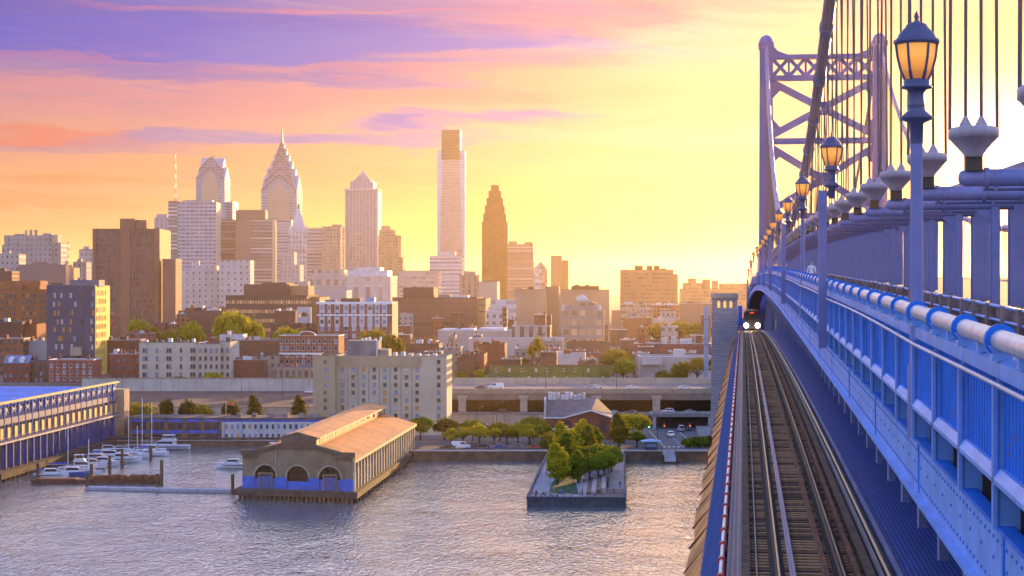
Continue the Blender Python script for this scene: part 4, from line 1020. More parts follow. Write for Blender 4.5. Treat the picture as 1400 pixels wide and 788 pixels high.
for a, b_ in ((-.02, cent[0] - ar), (cent[0] + ar, cent[1] - ar), (cent[1] + ar, cent[2] - ar), (cent[2] + ar, W + .02)):
    bl.add([fp_(a, 2.4, .02), fp_(b_, 2.4, .02), fp_(b_, 5.2, .02), fp_(a, 5.2, .02)], [(0, 1, 2, 3)])
bl.add([fp_(cent[1] - ar, 2.4, -.25), fp_(cent[1] + ar, 2.4, -.25), fp_(cent[1] + ar, 4.3, -.25), fp_(cent[1] - ar, 4.3, -.25)], [(0, 1, 2, 3)])
for c in (cent[0], cent[2]):
    for s_ in (-1, 1): 
        a, b_ = sorted((c + s_ * ar, c + s_ * 1.8)); bl.add([fp_(a, 2.4, -.3), fp_(b_, 2.4, -.3), fp_(b_, 4.9, -.3), fp_(a, 4.9, -.3)], [(0, 1, 2, 3)])
shed('blue_dado', bl, BLUEP)
par = MB()
def pband(u0, z0, u1, z1, th, d0=-.5, d1=.35):
    par.add([fp_(u0, z0, d0), fp_(u1, z1, d0), fp_(u1, z1, d1), fp_(u0, z0, d1), fp_(u0, z0 + th, d0), fp_(u1, z1 + th, d0), fp_(u1, z1 + th, d1), fp_(u0, z0 + th, d1)],
            [(3, 2, 1, 0), (4, 5, 6, 7), (0, 1, 5, 4), (2, 3, 7, 6), (1, 2, 6, 5), (3, 0, 4, 7)])
pband(-.3, 10.2, 2.4, 10.2, 1.3); pband(2.4, 10.4, W * .36, 12.3, 1.0); pband(W * .64, 12.3, W - 2.4, 10.4, 1.0); pband(W - 2.4, 10.2, W + .3, 10.2, 1.3)
par.add([fp_(W * .36, 12.0, .3), fp_(W * .66, 12.0, .3), fp_(W * .66, 14.9, .3), fp_(W * .50, 16.0, .3), fp_(W * .36, 14.9, .3),
         fp_(W * .36, 12.0, -.6), fp_(W * .66, 12.0, -.6), fp_(W * .66, 14.9, -.6), fp_(W * .50, 16.0, -.6), fp_(W * .36, 14.9, -.6)],
        [(0, 1, 2, 3, 4), (9, 8, 7, 6, 5), (1, 6, 7, 2), (2, 7, 8, 3), (3, 8, 9, 4), (0, 4, 9, 5)])
shed('parapet', par, PLASTD)
dent = MB()
for k in range(40):
    if k < 6 or k > 33: dent.bar(fp_(.3 + k * .7, 9.5, .12), fp_(.3 + k * .7, 10.15, .12), .3, .25)
shed('dentils', dent, PLASTD)
shed('drain_pipe', MB().bar(fp_(8.6, 5.2, .15), fp_(8.6, 11.6, .15), .22), CONC)
# sides: bays of doors between piers
sidew = MB(); side = Vector((*BR, 0)) - Vector((*FRr, 0)); SL = side.length
sidew.add([Q(1, 0, 2.4), Q(1, 1, 2.4), Q(1, 1, ez), Q(1, 0, ez)], [(0, 1, 2, 3)])
sidew.add([Q(0, 1, 2.4), Q(0, 0, 2.4), Q(0, 0, ez), Q(0, 1, ez)], [(0, 1, 2, 3)])
sidew.add([Q(1, 1, 2.4), Q(0, 1, 2.4), Q(0, 1, ez), Q(.5, 1, 12.5), Q(1, 1, ez)], [(0, 1, 2, 3, 4)])
shed('side_wall', sidew, mat('shed_side', (.16, .12, .08), .9, var=.25, scale=.4, stain=.5))
def sbox(f0, f1, z0, z1, d): # box proud of the right wall
    a, b_ = Q(1, f0, 0), Q(1, f1, 0); t = (b_ - a).normalized(); o_ = Vector((t.y, -t.x, 0)) * d
    return [a + Vector((0, 0, z0)), b_ + Vector((0, 0, z0)), b_ + o_ + Vector((0, 0, z0)), a + o_ + Vector((0, 0, z0)), a + Vector((0, 0, z1)), b_ + Vector((0, 0, z1)), b_ + o_ + Vector((0, 0, z1)), a + o_ + Vector((0, 0, z1))]
BF = [(3, 2, 1, 0), (4, 5, 6, 7), (1, 0, 4, 5), (2, 1, 5, 6), (3, 2, 6, 7), (0, 3, 7, 4)]
PALE = mat('shed_pilaster', (.46, .38, .26), .85, var=.2, scale=.5, stain=.35); DOORS = [mat('bay_door_tan', (.42, .32, .18), .7, var=.2, stain=.3), mat('bay_door_brown', (.12, .07, .045), .7, var=.2), mat('bay_door_blue', (.05, .09, .20), .6, var=.2), mat('bay_door_pale', (.50, .46, .38), .7, var=.2, stain=.3)]
for k in range(24):
    f0 = k / 24.
    shed('pilaster', MB().add(sbox(f0, f0 + .0085, 2.4, 9.0, .45), BF), PALE)
    shed('bay_door', MB().add(sbox(f0 + .012, f0 + .038, 2.5, 7.6 if k % 5 else 6.5, .12), BF), DOORS[(0, 0, 1, 0, 3, 0, 2, 0, 1, 3)[k % 10]])
shed('eave_beam', MB().add(sbox(-.005, 1.0, 9.0, 9.75, .6), BF), mat('eave_ochre', (.46, .32, .16), .7, var=.2, stain=.4))
shed('apron', MB().add(sbox(-.02, 1.0, 1.4, 2.45, 1.4), BF), mat('apron_timber', (.035, .026, .020), .9, var=.35, scale=.8))
rfz = 12.4
rf_ = MB()
rf_.add([Q(1.015, .012, ez + .2), Q(1.015, 1.0, ez + .2), Q(.66, 1.0, rfz), Q(.66, .012, rfz)], [(0, 1, 2, 3)])
rf_.add([Q(-.015, 1.0, ez + .2), Q(-.015, .012, ez + .2), Q(.36, .012, rfz), Q(.36, 1.0, rfz)], [(0, 1, 2, 3)])
shed('roof', rf_, SHROOF)
mo = MB(); mz0, mz1 = rfz - .1, 14.5
mo.add([Q(.66, .012, mz0), Q(.66, 1.0, mz0), Q(.66, 1.0, mz1), Q(.66, .012, mz1)], [(0, 1, 2, 3)]); mo.add([Q(.36, 1.0, mz0), Q(.36, .012, mz0), Q(.36, .012, mz1), Q(.36, 1.0, mz1)], [(0, 1, 2, 3)])
mo.add([Q(.66, 1.0, mz0), Q(.36, 1.0, mz0), Q(.36, 1.0, mz1), Q(.51, 1.0, mz1 + .9), Q(.66, 1.0, mz1)], [(0, 1, 2, 3, 4)])
shed('monitor_wall', mo, DOORS[1])
for k in range(30):
    f0 = .02 + k / 31.
    shed('monitor_window', MB().add([p - Vector((0, 0, 0)) for p in (Q(.662, f0, mz0 + .55), Q(.662, f0 + .024, mz0 + .55), Q(.662, f0 + .024, mz1 - .35), Q(.662, f0, mz1 - .35))], [(0, 1, 2, 3)]), (WGD, DOORS[0], DOORS[3])[k % 3])
MRM = mat('monitor_roof', (.64, .24, .06), .75, var=.2, scale=.12, stain=.25); seams(MRM, (.40, .22, .11))
mr = MB(); mr.add([Q(.685, .012, mz1 + .05), Q(.685, 1.005, mz1 + .05), Q(.51, 1.005, mz1 + 1.0), Q(.51, .012, mz1 + 1.0)], [(0, 1, 2, 3)]); mr.add([Q(.335, 1.005, mz1 + .05), Q(.335, .012, mz1 + .05), Q(.51, .012, mz1 + 1.0), Q(.51, 1.005, mz1 + 1.0)], [(0, 1, 2, 3)])
shed('monitor_roof', mr, MRM)
shed('monitor_gutter', MB().bar(Q(.69, .012, mz1), Q(.69, 1.0, mz1), .3), mat('gutter_ochre', (.52, .36, .16), .6, var=.1))
shed('roof_patch', MB().add([Q(.84, .33, ez + 1.16 + .12), Q(.92, .33, ez + .79 + .12), Q(.92, .46, ez + .79 + .12), Q(.84, .46, ez + 1.16 + .12)], [(0, 1, 2, 3)]), mat('roof_patch', (.44, .31, .20), .7, var=.1))

# ================================================================ left pier building with blue columns
PB = thing('pier_building', 'long blue and cream pier building with an open steel frame top, at the left edge', 'pier building', (-134, 497, 0), -R(3.4))
LP = 118.0     # local: x to the right of the facade line = 0, y back along the pier; facade is x = 0 facing right; start nearer than frame
NB = 21; y0 = -8.0; by = (LP + 6) / NB
BLUED = mat('pier_blue', (.010, .080, .38), .7, spec=.1, var=.22, scale=.6, stain=.35); CREAM = mat('pier_cream', (.27, .25, .24), .8, var=.18, scale=.8, stain=.4)
GOLD = mat('pier_gold', (.70, .46, .13), .7, var=.15, scale=.8); BLUER = mat('pier_roof_blue', (.015, .17, .62), .6, var=.25, scale=.4, stain=.3)
MB().box(-62, 3.2, y0, LP, .6, 2.2).build('pier_deck', mat('pier_deck_timber', (.030, .022, .018), .9, var=.35, scale=.7, stain=.6), PB)
pl_ = MB()
for k in range(34):
    for x in (-8, 2.8): pl_.tube([(x, y0 + .5 + k * 3.7, -1), (x, y0 + .5 + k * 3.7, .65)], .35, 6)
pl_.build('piles', WOODD, PB)['kind'] = 'stuff'
MB().box(-60, -.9, y0, LP - 2, 2.2, 9.0).build('lower_wall', mat('pier_lower', (.020, .035, .11), .7, var=.3, scale=.5), PB)
MB().box(-60, -.5, y0, LP - 2, 9.55, 15.6).build('upper_wall', mat('pier_upper', (.045, .05, .11), .8, var=.3, scale=.5), PB)
MB().box(-60.5, .9, y0, LP - 1, 9.0, 9.5).build('gallery', mat('pier_gallery', (.30, .28, .30), .7, var=.2, stain=.4), PB)
for k in range(2): MB().bar((.85, y0, 9.95 + k * .5), (.85, LP - 1, 9.95 + k * .5), .09).build('gallery_rail', CREAM if k else BLUED, PB)
colm = MB().box(-.35, .35, -.35, .35, 2.2, 9.0).box(-.45, -.05, -.2, .2, 9.5, 19.4).mesh('column', [BLUED])
panm = MB().box(-.35, .12, -by / 2 + .5, by / 2 - .5, 13.9, 15.5).mesh('spandrel', [CREAM])
win1 = MB().box(-.3, .04, -by / 2 + .7, -.2, 9.9, 13.6).mesh('window', [mat('pier_window', (.05, .06, .09), .1, var=0)])
win2 = MB().box(-.3, .26, .05, by / 2 - .4, 10.0, 13.0).mesh('sun_gold_pane', [GOLD])  # the low sun's gold on the upper windows, put into the colour
lmp = MB().lathe([(.05, -.18), (.25, -.1), (.25, .1), (.05, .18)], 8).mesh('wall_lamp', [mat('pier_lamp', (1, .85, .6), .4, var=0, emit=(1, .74, .40), estr=3.0)])
diag = MB().bar((0, -by / 2, 15.8), (0, by / 2, 19.2), .16).bar((.02, by / 2, 15.8), (.02, -by / 2, 19.2), .16).bar((0, -by / 2, 17.6), (0, by / 2, 17.6), .14).mesh('truss_brace', [mat('truss_white', (.55, .52, .50), .5, var=.1)])
for k in range(NB):
    yy = y0 + by * (k + .5)
    put('column', colm, PB, (.25, yy - by / 2, 0)); put('spandrel', panm, PB, (0, yy, 0)); put('window', win1, PB, (-.2, yy, 0)); put('sun_gold_pane', win2, PB, (-.2, yy, 0))
    put('truss_brace', diag, PB, (-.3, yy, 0))
    put('wall_lamp', lmp, PB, (-.55, yy, 7.2))
MB().box(-.5, .6, y0, LP - 2, 19.5, 20.0).build('top_beam', GOLD, PB)
tv = MB()
for k in range(18): tv.box(-62, -3, y0 + 4 + k * 6.4, y0 + 7.2 + k * 6.4, 18.2, 18.6)
tv.box(-62, -10, y0 + 1, LP - 6, 17.2, 17.6); tv.build('roof', BLUER, PB)
tk = MB()
for k in range(30): tk.bar((-3.5, y0 + 4 * k, 15.6), (-3.5, y0 + 4 * k, 18.4), .25); tk.bar((-3.5, y0 + 4 * k, 18.4), (-.2, y0 + 4 * k, 19.3), .18)
tk.build('roof_frame', mat('frame_white', (.5, .5, .55), .5, var=.1), PB)
hd = MB().box(-1.5, 2.6, LP - 3.5, LP + 3, 0.6, 17.4); hd.build('end_tower', mat('pier_end_tower', (.46, .31, .20), .85, var=.2, scale=.3, stain=.4), PB)
# far row along the quay: blue banded piers and the white two-storey row
hq = thing('quay_building', 'low brown quay building with blue window bands behind the marina', 'building', (-122, 605, .5), -R(0))
MB().box(0, 29.6, 0, 16, 0, 7.9).build('wall', mat('quay_brown', (.17, .115, .08), .9, var=.2, stain=.4), hq)
MB().box(-.3, 29.9, -.3, 16.3, 7.92, 8.2).build('roof', ROOFT, hq)
for k in range(5):
    a = 1.0 + k * 5.8
    if a + 4.4 > 29.6: break
    MB().box(a, a + 4.6, -.25, -.003, 3.3, 4.3).build('blue_band', BLUEP, hq); MB().box(a, a + 4.6, -.25, -.003, 6.9, 7.7).build('blue_band', BLUEP, hq)
    f = MB().box(a, a + 4.6, -.12, -.003, 4.3, 6.9).build('window', WGD, hq)
    MB().box(a + 1.5, a + 1.6, -.2, -.121, 4.3, 6.9).box(a + 3.0, a + 3.1, -.2, -.121, 4.3, 6.9).build('mullion', FRD, f)
    MB().box(a + .4, a + 4.2, -.10, -.003, .5, 2.9).build('doorway', mat('doorway_dark', (.02, .018, .02), .6, var=0), hq)
hw_ = thing('quay_row', 'long white two-storey row with dark windows along the marina quay', 'building', (-92.2, 604, .5), 0)
WR = mat('row_white', (.50, .50, .52), .8, var=.12, scale=.4, stain=.35)
MB().box(0, 36, 0, 14, 0, 7.7).build('wall', WR, hw_)
MB().box(-.2, 36.2, -.3, 14.2, 7.72, 8.2).build('roof', ROOFT, hw_)
MB().box(0, 36, -.12, -.003, 7.0, 7.66).build('blue_trim', BLUEP, hw_)
windows(hw_, [(1.5 + k * 1.85, z) for k in range(19) for z in (1.6, 4.6)], 1.0, 1.7, FRW, ((WGD, 5), (WGO, 1), (WGB, 2)), seed=5)
for k in range(7): MB().box(4 + k * 5, 5.6 + k * 5, 4, 5.6, 8.2, 9.4).build('roof_unit', ROOFG, hw_)
for k in range(7): MB().bar((.9 + k * 5.55, -.2, 0), (.9 + k * 5.55, -.2, 7), .16).build('drain_pipe', mat('drain_blue', (.16, .26, .5), .5, var=0), hw_)

# ================================================================ highway
OCH = mat('wall_buff', (.42, .36, .28), .88, var=.12, scale=.15, stain=.45); DECKC = mat('deck_concrete', (.24, .17, .14), .88, var=.15, scale=.12, stain=.5)
def wall(name, label, x0, x1, y, z0, z1, m, th=1.0, cope=True):
    o = thing(name, label, 'wall', ((x0 + x1) / 2, y, z0), 0); w = (x1 - x0) / 2
    MB().box(-w, w, 0, th, 0, z1 - z0).build('wall', m, o)
    if cope: MB().box(-w, w, -.15, th + .15, z1 - z0 + .003, z1 - z0 + .3).build('coping', DECKC, o)
    jn = MB()
    for k in range(int(2 * w / 7)): jn.box(-w + 7 * k + 3, -w + 7 * k + 3.12, -.05, -.003, 0, z1 - z0)
    jn.build('joint', DECKC, o)
    return o
wall('retaining_wall', 'pale buff retaining wall of the highway behind the white quay row', X(155, 646), X(462, 646), 646, 2.4, 9.4, OCH)
wall('barrier_wall', 'long pale grey wall along the far side of the highway on the left', X(112, 750), X(470, 750), 750, 9.0, 14.3, mat('wall_palegrey', (.44, .42, .38), .88, var=.1, scale=.15, stain=.4))
wall('retaining_wall', 'buff retaining wall of the lower carriageway behind the parking lot', X(600, 655), X(760, 655), 655, 2.4, 6.3, OCH)
struct('highway', MB().box(X(20, 700), X(470, 700), 647.2, 749.8, 8.6, 9.35), mat('highway_asphalt', (.085, .058, .050), .9, var=.18, scale=.1, spec=.2))
struct('lower_road', MB().box(-30, 90, 656.2, 676, 5.0, 6.0), mat('lower_asphalt', (.12, .09, .085), .9, var=.18, scale=.1))
va = thing('highway_viaduct', 'elevated concrete highway viaduct on square pillars behind the parking lot', 'viaduct', (30, 680, 0))
MB().box(-66, 80, 0, 48, 9.9, 13.2).build('deck', DECKC, va)
MB().box(-66, 80, -.25, .15, 12.3, 14.1).build('parapet', mat('parapet_beige', (.34, .27, .20), .88, var=.15, stain=.4), va)
MB().box(-66, 80, 47.6, 48.4, 13.0, 15.6).build('sound_wall', OCH, va)
MB().box(-66, 80, .2, 47.5, 13.21, 13.24).build('carriageway', mat('viaduct_asphalt', (.20, .155, .14), .9, var=.15, scale=.1), va)
for k, x in enumerate([X(u, 680) - 30 for u in (632, 716, 815, 897, 990)]):
    MB().box(x - 1.3, x + 1.3, -2.2, 1.5, 2.4 if k != 0 else 2.4, 10.6).box(x - 1.7, x + 1.7, -2.5, 1.6, 10.6, 11.5).build('pillar', mat('pillar_pale', (.40, .34, .27), .85, var=.15, stain=.4), va)
MB().box(-66, 80, 40, 41, 2.4, 9.9).build('back_wall', mat('underpass_dark', (.07, .05, .045), .9, var=.3), va)
ub = thing('underpass_bridge', 'low steel underpass bridge over the street right of the brick building', 'bridge', (X(932, 640), 640, 0))
MB().box(-10, 14, 0, 14, 6.6, 7.6).build('deck', mat('underpass_deck', (.24, .22, .26), .8, var=.15, stain=.4), ub)
MB().box(-10, 14, -.2, .1, 7.62, 8.5).build('parapet', mat('underpass_parapet', (.34, .32, .34), .8, var=.15, stain=.3), ub)
for x in (-9.6, 9.0): MB().box(x, x + 1.0, .2, 1.6, 2.5, 6.6).build('pillar', mat('pillar_grey', (.34, .34, .38), .8, var=.1), ub)
MB().box(-10, 14, 12, 13.5, 2.5, 6.58).build('abutment', mat('underpass_dark', (.05, .05, .05)), ub)
# street and crossing
sx0, sx1 = X(893, 600), X(955, 600)
struct('street', MB().add([(sx0, 551, 2.622), (sx1, 551, 2.622), (sx1 + 8, 660, 2.622), (sx0 + 5, 660, 2.622)], [(0, 1, 2, 3)]), mat('street_blue_asphalt', (.085, .09, .115), .85, var=.2, scale=.4))
cw = MB()
for k in range(10): cw.box(sx0 + .6 + k * 1.4, sx0 + 1.3 + k * 1.4, 566, 568.5, 2.626, 2.632)
for k in range(8): cw.box(sx0 + 6.2, sx0 + 6.4, 572 + k * 7, 575.5 + k * 7, 2.626, 2.632)
cw.box(sx0 + 10.4, sx0 + 10.6, 572, 630, 2.626, 2.632); cw.box(sx0 + .8, sx0 + 1.0, 572, 630, 2.626, 2.632)
struct('road_markings', cw, WHITE)
struct('street_pavement', MB().add([(sx1 - 2, 575, 2.72), (sx1 + 14, 575, 2.72), (sx1 + 20, 640, 3.6), (sx1 + 3, 640, 3.6), (sx1 - 2, 575, 2.5), (sx1 + 3, 640, 2.5)], [(0, 1, 2, 3), (0, 3, 5, 4)]), mat('pavement_grey', (.22, .21, .22), .85, var=.15, scale=.3))
gw = thing('gangway', 'grey gangway ramp running down from the seawall to the water beside the bridge', 'gangway', (X(914, 546), 546, 0))
MB().add([(-1.8, -6, .7), (1.8, -6, .7), (1.8, 1, 3.05), (-1.8, 1, 3.05)], [(0, 1, 2, 3)]).build('ramp', mat('ramp_grey', (.30, .29, .30), .8), gw)
for x in (-1.9, 1.9): MB().bar((x, -6, 1.7), (x, 1, 4.1), .14).bar((x, -6, -1), (x, -6, 2.6), .4).build('rail', STEELD, gw)
kk = thing('kiosk', 'small kiosk with a pale blue flat canopy at the foot of the street', 'kiosk', (X(890, 556), 556, 2.74))
MB().box(-1.7, 1.7, -1.2, 1.2, 0, 2.3).build('booth', mat('kiosk_navy', (.04, .05, .12), .6), kk)
MB().box(-2.9, 2.9, -2.0, 2.0, 2.35, 2.6).add([(-2.9, -2, 2.6), (2.9, -2, 2.6), (2.9, 2, 2.6), (-2.9, 2, 2.6), (0, 0, 3.2)], [(0, 1, 4), (1, 2, 4), (2, 3, 4), (3, 0, 4)]).build('canopy', mat('canopy_blue', (.30, .42, .62), .6), kk)
MB().box(-1.5, 1.5, -1.25, -1.2, .9, 1.8).build('counter_window', WGB, kk)
def traffic_light(x, y, label, col):
    o = thing('traffic_light', label, 'traffic light', (x, y, 2.62))
    MB().lathe([(.12, 0), (.09, .3), (.07, 5.4)], 8).build('pole', STEELD, o); MB().bar((0, 0, 5.2), (2.2, 0, 5.4), .1).build('arm', STEELD, o)
    h = MB().box(1.9, 2.3, -.2, .2, 4.3, 5.4).build('signal_head', mat('signal_yellow', (.35, .22, .02), .5), o)
    MB().lathe([(.01, -.12), (.17, 0), (.01, .12)], 8).build('lens', col, h, (2.1, -.2, 4.6))
GRN = mat('signal_green', (.1, .8, .5), .4, var=0, emit=(.06, 1, .6), estr=6); RDL = mat('signal_red', (.8, .05, .02), .4, var=0, emit=(1, .08, .03), estr=4)
traffic_light(X(878, 585), 585, 'traffic light showing green left of the street under the trees', GRN)
traffic_light(X(899, 590), 590, 'traffic light showing red at the left kerb of the street', RDL)
traffic_light(X(934, 590), 590, 'traffic light showing red at the right kerb of the street', RDL)
car('suv', 'white', X(917, 606), 606, 2.63, R(92), 'white pickup style car seen from behind on the street below the underpass')
car('van', 'silver', X(931, 628), 628, 2.63, R(-90) + R(180) - R(90) - R(90) , 'pale van with headlights on coming out of the underpass', on=True)
car('sedan', 'black', X(941, 633), 633, 2.63, R(90), 'dark car waiting in the shade of the underpass')

# ================================================================ red brick building by the park pier
RB = thing('brick_hall', 'red brick hall with low gable roof and white equipment on top behind the park pier', 'building', (X(790, 596), 596, 2.4), -R(2))
bx0, bx1 = X(746, 596) - X(790, 596), X(836, 596) - X(790, 596)
BRK = facade('hall_brick', (.20, .055, .035), (.03, .02, .02), 40, 40, 0, 0); 
eh, gh = Zv(572, 596) - 2.4, Zv(562, 596) - 2.4
hb = MB().box(bx0, bx1, 0, 32, 0, eh, top=False)
gx0, gx1 = X(770, 596) - X(790, 596), bx1; gxm = X(808, 596) - X(790, 596)
hb.add([(gx0, 0, eh), (gx1, 0, eh), (gxm, 0, gh)], [(0, 1, 2)]); hb.build('wall', BRK, RB)
SL_ = mat('hall_roof_slate', (.17, .135, .125), .85, var=.2, scale=.4)
rh = Zv(544, 612) - 2.4
hr_ = MB().add([(bx0 - .4, -.4, eh + .05), (gx0, -.4, eh + .05), (gxm, -.4, gh + .1), (gx1 + .5, -.4, eh + .05), (gx1 + .5, 32, eh + .05), (gxm + 2, 16, rh), (bx0 - .4, 16, rh), (bx0 - .4, 32, eh + .05)],
    [(0, 1, 2, 5, 6), (2, 3, 4, 5), (6, 5, 4, 7)]); hr_.build('roof', SL_, RB)
tr_ = MB().bar((bx0 - .5, -.5, eh + .1), (gx0, -.5, eh + .1), .3).bar((gx0, -.5, eh + .1), (gxm, -.5, gh + .2), .35).bar((gxm, -.5, gh + .2), (gx1 + .6, -.5, eh + .1), .35); tr_.build('roof_trim', WHITE, RB)
for a in (.34, .62, .86):
    x = bx0 + (bx1 - bx0) * a; w = MB(); w.xprism([(x - 1.2, 2.5), (x + 1.2, 2.5), (x + 1.2, 5.0)] + [(x + 1.2 * math.cos(k * math.pi / 8), 5.0 + 1.0 * math.sin(k * math.pi / 8)) for k in range(1, 8)] + [(x - 1.2, 5.0)], -.10, .1)
    w.build('arched_window', WGD, RB)
MB().box(bx0, bx0 + 8, -2.2, -.02, 3.2, 3.6).build('awning', mat('awning_white', (.6, .58, .6), .6), RB)
for k in range(9):
    x = bx0 + 1.2 + k * 1.35; z0 = rh - .6
    if k % 3 == 2: MB().lathe([(.5, z0), (.5, z0 + 2.0), (.3, z0 + 2.4), (.05, z0 + 2.5)], 8, cx=x, cy=15).build('roof_vent', ROOFS, RB)
    else: MB().box(x - .6, x + .6, 13.6, 16.4, z0, z0 + rnd.uniform(1.4, 2.5)).build('roof_unit', ROOFS, RB)
MB().box(bx0 - .5, bx0, 0, 14, eh, rh + .4).build('parapet_wall', mat('parapet_white', (.5, .5, .52), .8), RB)
MB().box(bx1 + .2, bx1 + 1.9, .2, .5, eh - 1.6, eh + 2.4).build('banner_sign', mat('banner_blue', (.22, .34, .62), .6), RB)

# ================================================================ park pier
RP = thing('park_pier', 'park pier with timber deck, lawn and stone steps jutting into the river', 'pier', (14.7, 434, 0), -R(3.3))
PWd = 22.6; PL = 116.0; a0 = -PWd / 2; a1 = PWd / 2
DKP = mat('pier_deck_grey', (.25, .245, .28), .8, var=.18, scale=.5, bump=.3); STN = mat('pier_edge_stone', (.055, .055, .075), .8, var=.35, scale=.5, stain=.6)
MB().box(a0, a1, 0, PL, -1, 1.9).build('pier_wall', STN, RP)
MB().box(a0 - .15, a1 + .15, -.25, .35, 1.92, 2.35).box(a0 - .15, a0 + .3, .36, PL, 1.92, 2.35).box(a1 - .3, a1 + .15, .36, PL, 1.92, 2.35).build('edge_beam', mat('edge_beam_dark', (.05, .05, .08), .7), RP)
MB().add([(a0 + .3, .36, 1.93), (a1 - .3, .36, 1.93), (a1 - .3, PL, 1.93), (a0 + .3, PL, 1.93)], [(0, 1, 2, 3)]).build('deck', DKP, RP)
MB().add([(a0 + 4.6, 10, 1.96), (a0 + 11.6, 9, 1.96), (a0 + 9.8, 44, 1.96), (a0 + 9.8, 84, 1.96), (a0 + 6, 84, 1.96), (a0 + 4.4, 30, 1.96)], [(0, 1, 2, 3, 4, 5)]).build('lawn', mat('lawn_green', (.020, .062, .012), .9, var=.35, scale=.8, bump=.6), RP)
MB().box(a0 + 11.7, a0 + 12.1, 8, 46, 1.94, 2.5).build('lawn_kerb', CONC, RP)
stp = [mat('step_pale', (.40, .33, .28), .85, var=.15), mat('step_dark', (.14, .10, .08), .85, var=.2)]
for k in range(5): MB().box(a0 + 12.2 + k * 1.15, a0 + 13.3 + k * 1.15, 8 + k * 1.0, 44, 1.94, 2.15 + .26 * k).build('stone_step', stp[k % 2], RP)
MB().box(a0 + 18.0, a0 + 18.5, 24, 96, 1.94, 4.6).build('planter_wall', mat('planter_dark', (.06, .045, .04), .85, var=.3), RP)
MB().add([(a0 + 18.5, 28, 1.95), (a1 - .4, 28, 1.95), (a1 - .4, 112, 3.4), (a0 + 18.5, 112, 3.4)], [(0, 1, 2, 3)]).build('upper_ramp', mat('ramp_tan', (.36, .29, .25), .85, var=.15, scale=.6), RP)
MB().add([(a0 + 12.2, .5, 1.945), (a1 - .4, .5, 1.945), (a1 - .4, 22, 1.945), (a0 + 17, 22, 1.945)], [(0, 1, 2, 3)]).build('wood_terrace', mat('terrace_wood', (.16, .105, .095), .85, var=.25, scale=1.0), RP)
ra = MB()
for k in range(30): ra.box(a1 - .25, a1 - .18, 2 + k * 3.8, 2.08 + k * 3.8, 2.35, 3.4)
ra.box(a1 - .26, a1 - .16, 2, PL, 3.4, 3.48)
for k in range(14): ra.box(a0 + .1 + k * 1.7, a0 + .18 + k * 1.7, .0, .08, 2.35, 3.2)
ra.bar((a0 + .1, .05, 3.2), (a1, .05, 3.2), .06); ra.build('railing', STEELD, RP)
def onpier(lx, ly, z=1.94):
    c, s_ = math.cos(R(3.3)), math.sin(R(3.3)); return (14.7 + lx * c + ly * s_, 434 - lx * s_ + ly * c, z)
def bench(label, lx, ly, rz):
    o = thing('park_bench', label, 'bench', onpier(lx, ly), rz, 'pale benches on the park pier')
    MB().box(-.9, .9, -.25, .25, .40, .48).build('seat', stp[0], o)
    for x in (-.75, .75): MB().box(x - .06, x + .06, -.22, .22, 0, .4).build('leg', STEELD, o)
    MB().box(-.9, .9, .2, .27, .5, .9).build('backrest', stp[0], o)
bench('pale bench at the left corner of the pier end', a0 + 2.4, 3.2, .4); bench('pale bench between two others on the grey pier end', a0 + 4.6, 5.4, -.5)
bench('pale bench in front of the lawn at the pier end', a0 + 6.4, 3.6, .9); bench('pale bench nearest the stone steps at the pier end', a0 + 9.2, 3.4, .2); bench('pale bench set back by the lawn corner', a0 + 3.6, 8.4, 1.3)
pp = [('stand', 'black', 2.0, 2.6, 'standing person in black by the left corner of the park pier'), ('walk', 'red', 1.0, 4.5, 'person in a red top walking along the left edge of the park pier'),
      ('stand', 'blue', 7.9, 2.0, 'person in blue standing at the end rail of the park pier'), ('sit', 'blue', 7.2, 12.5, 'person in bright blue sitting on the pier lawn'), ('sit', 'black', 9.4, 13, 'person in black sitting on the pier lawn'),
      ('sit', 'pink', 5.8, 13.2, 'person in pink sitting on the left side of the pier lawn'), ('stand', 'grey', 12.6, 4.0, 'person in grey standing by the foot of the stone steps'), ('walk', 'black', 16.0, 17, 'person in black walking on the wooden terrace'),
      ('stand', 'yellow', 16.6, 20, 'person in yellow standing beside the planter wall'), ('stand', 'black', 21.2, 24, 'person in black standing near the right railing of the pier'), ('walk', 'red', 19.8, 8, 'person in red walking on the right of the wooden terrace'),
      ('walk', 'white_', 2.2, 54, 'person in white walking on the long left side of the park pier'), ('stand', 'black', 20.5, 100, 'person in black at the far right end of the park pier'), ('sit', 'blue', 15.4, 6.5, 'person in blue sitting on the wooden terrace')]
for po, sh_, lx, ly, lab in pp:
    q = onpier(a0 + lx, ly, 1.95 if po != 'sit' else 1.52); person(po, sh_, q[0], q[1], q[2] if ly < 90 else 3.2, rnd.uniform(-3, 3), lab, 'people on the park pier')
def pl(u, y): return X(u, y), y
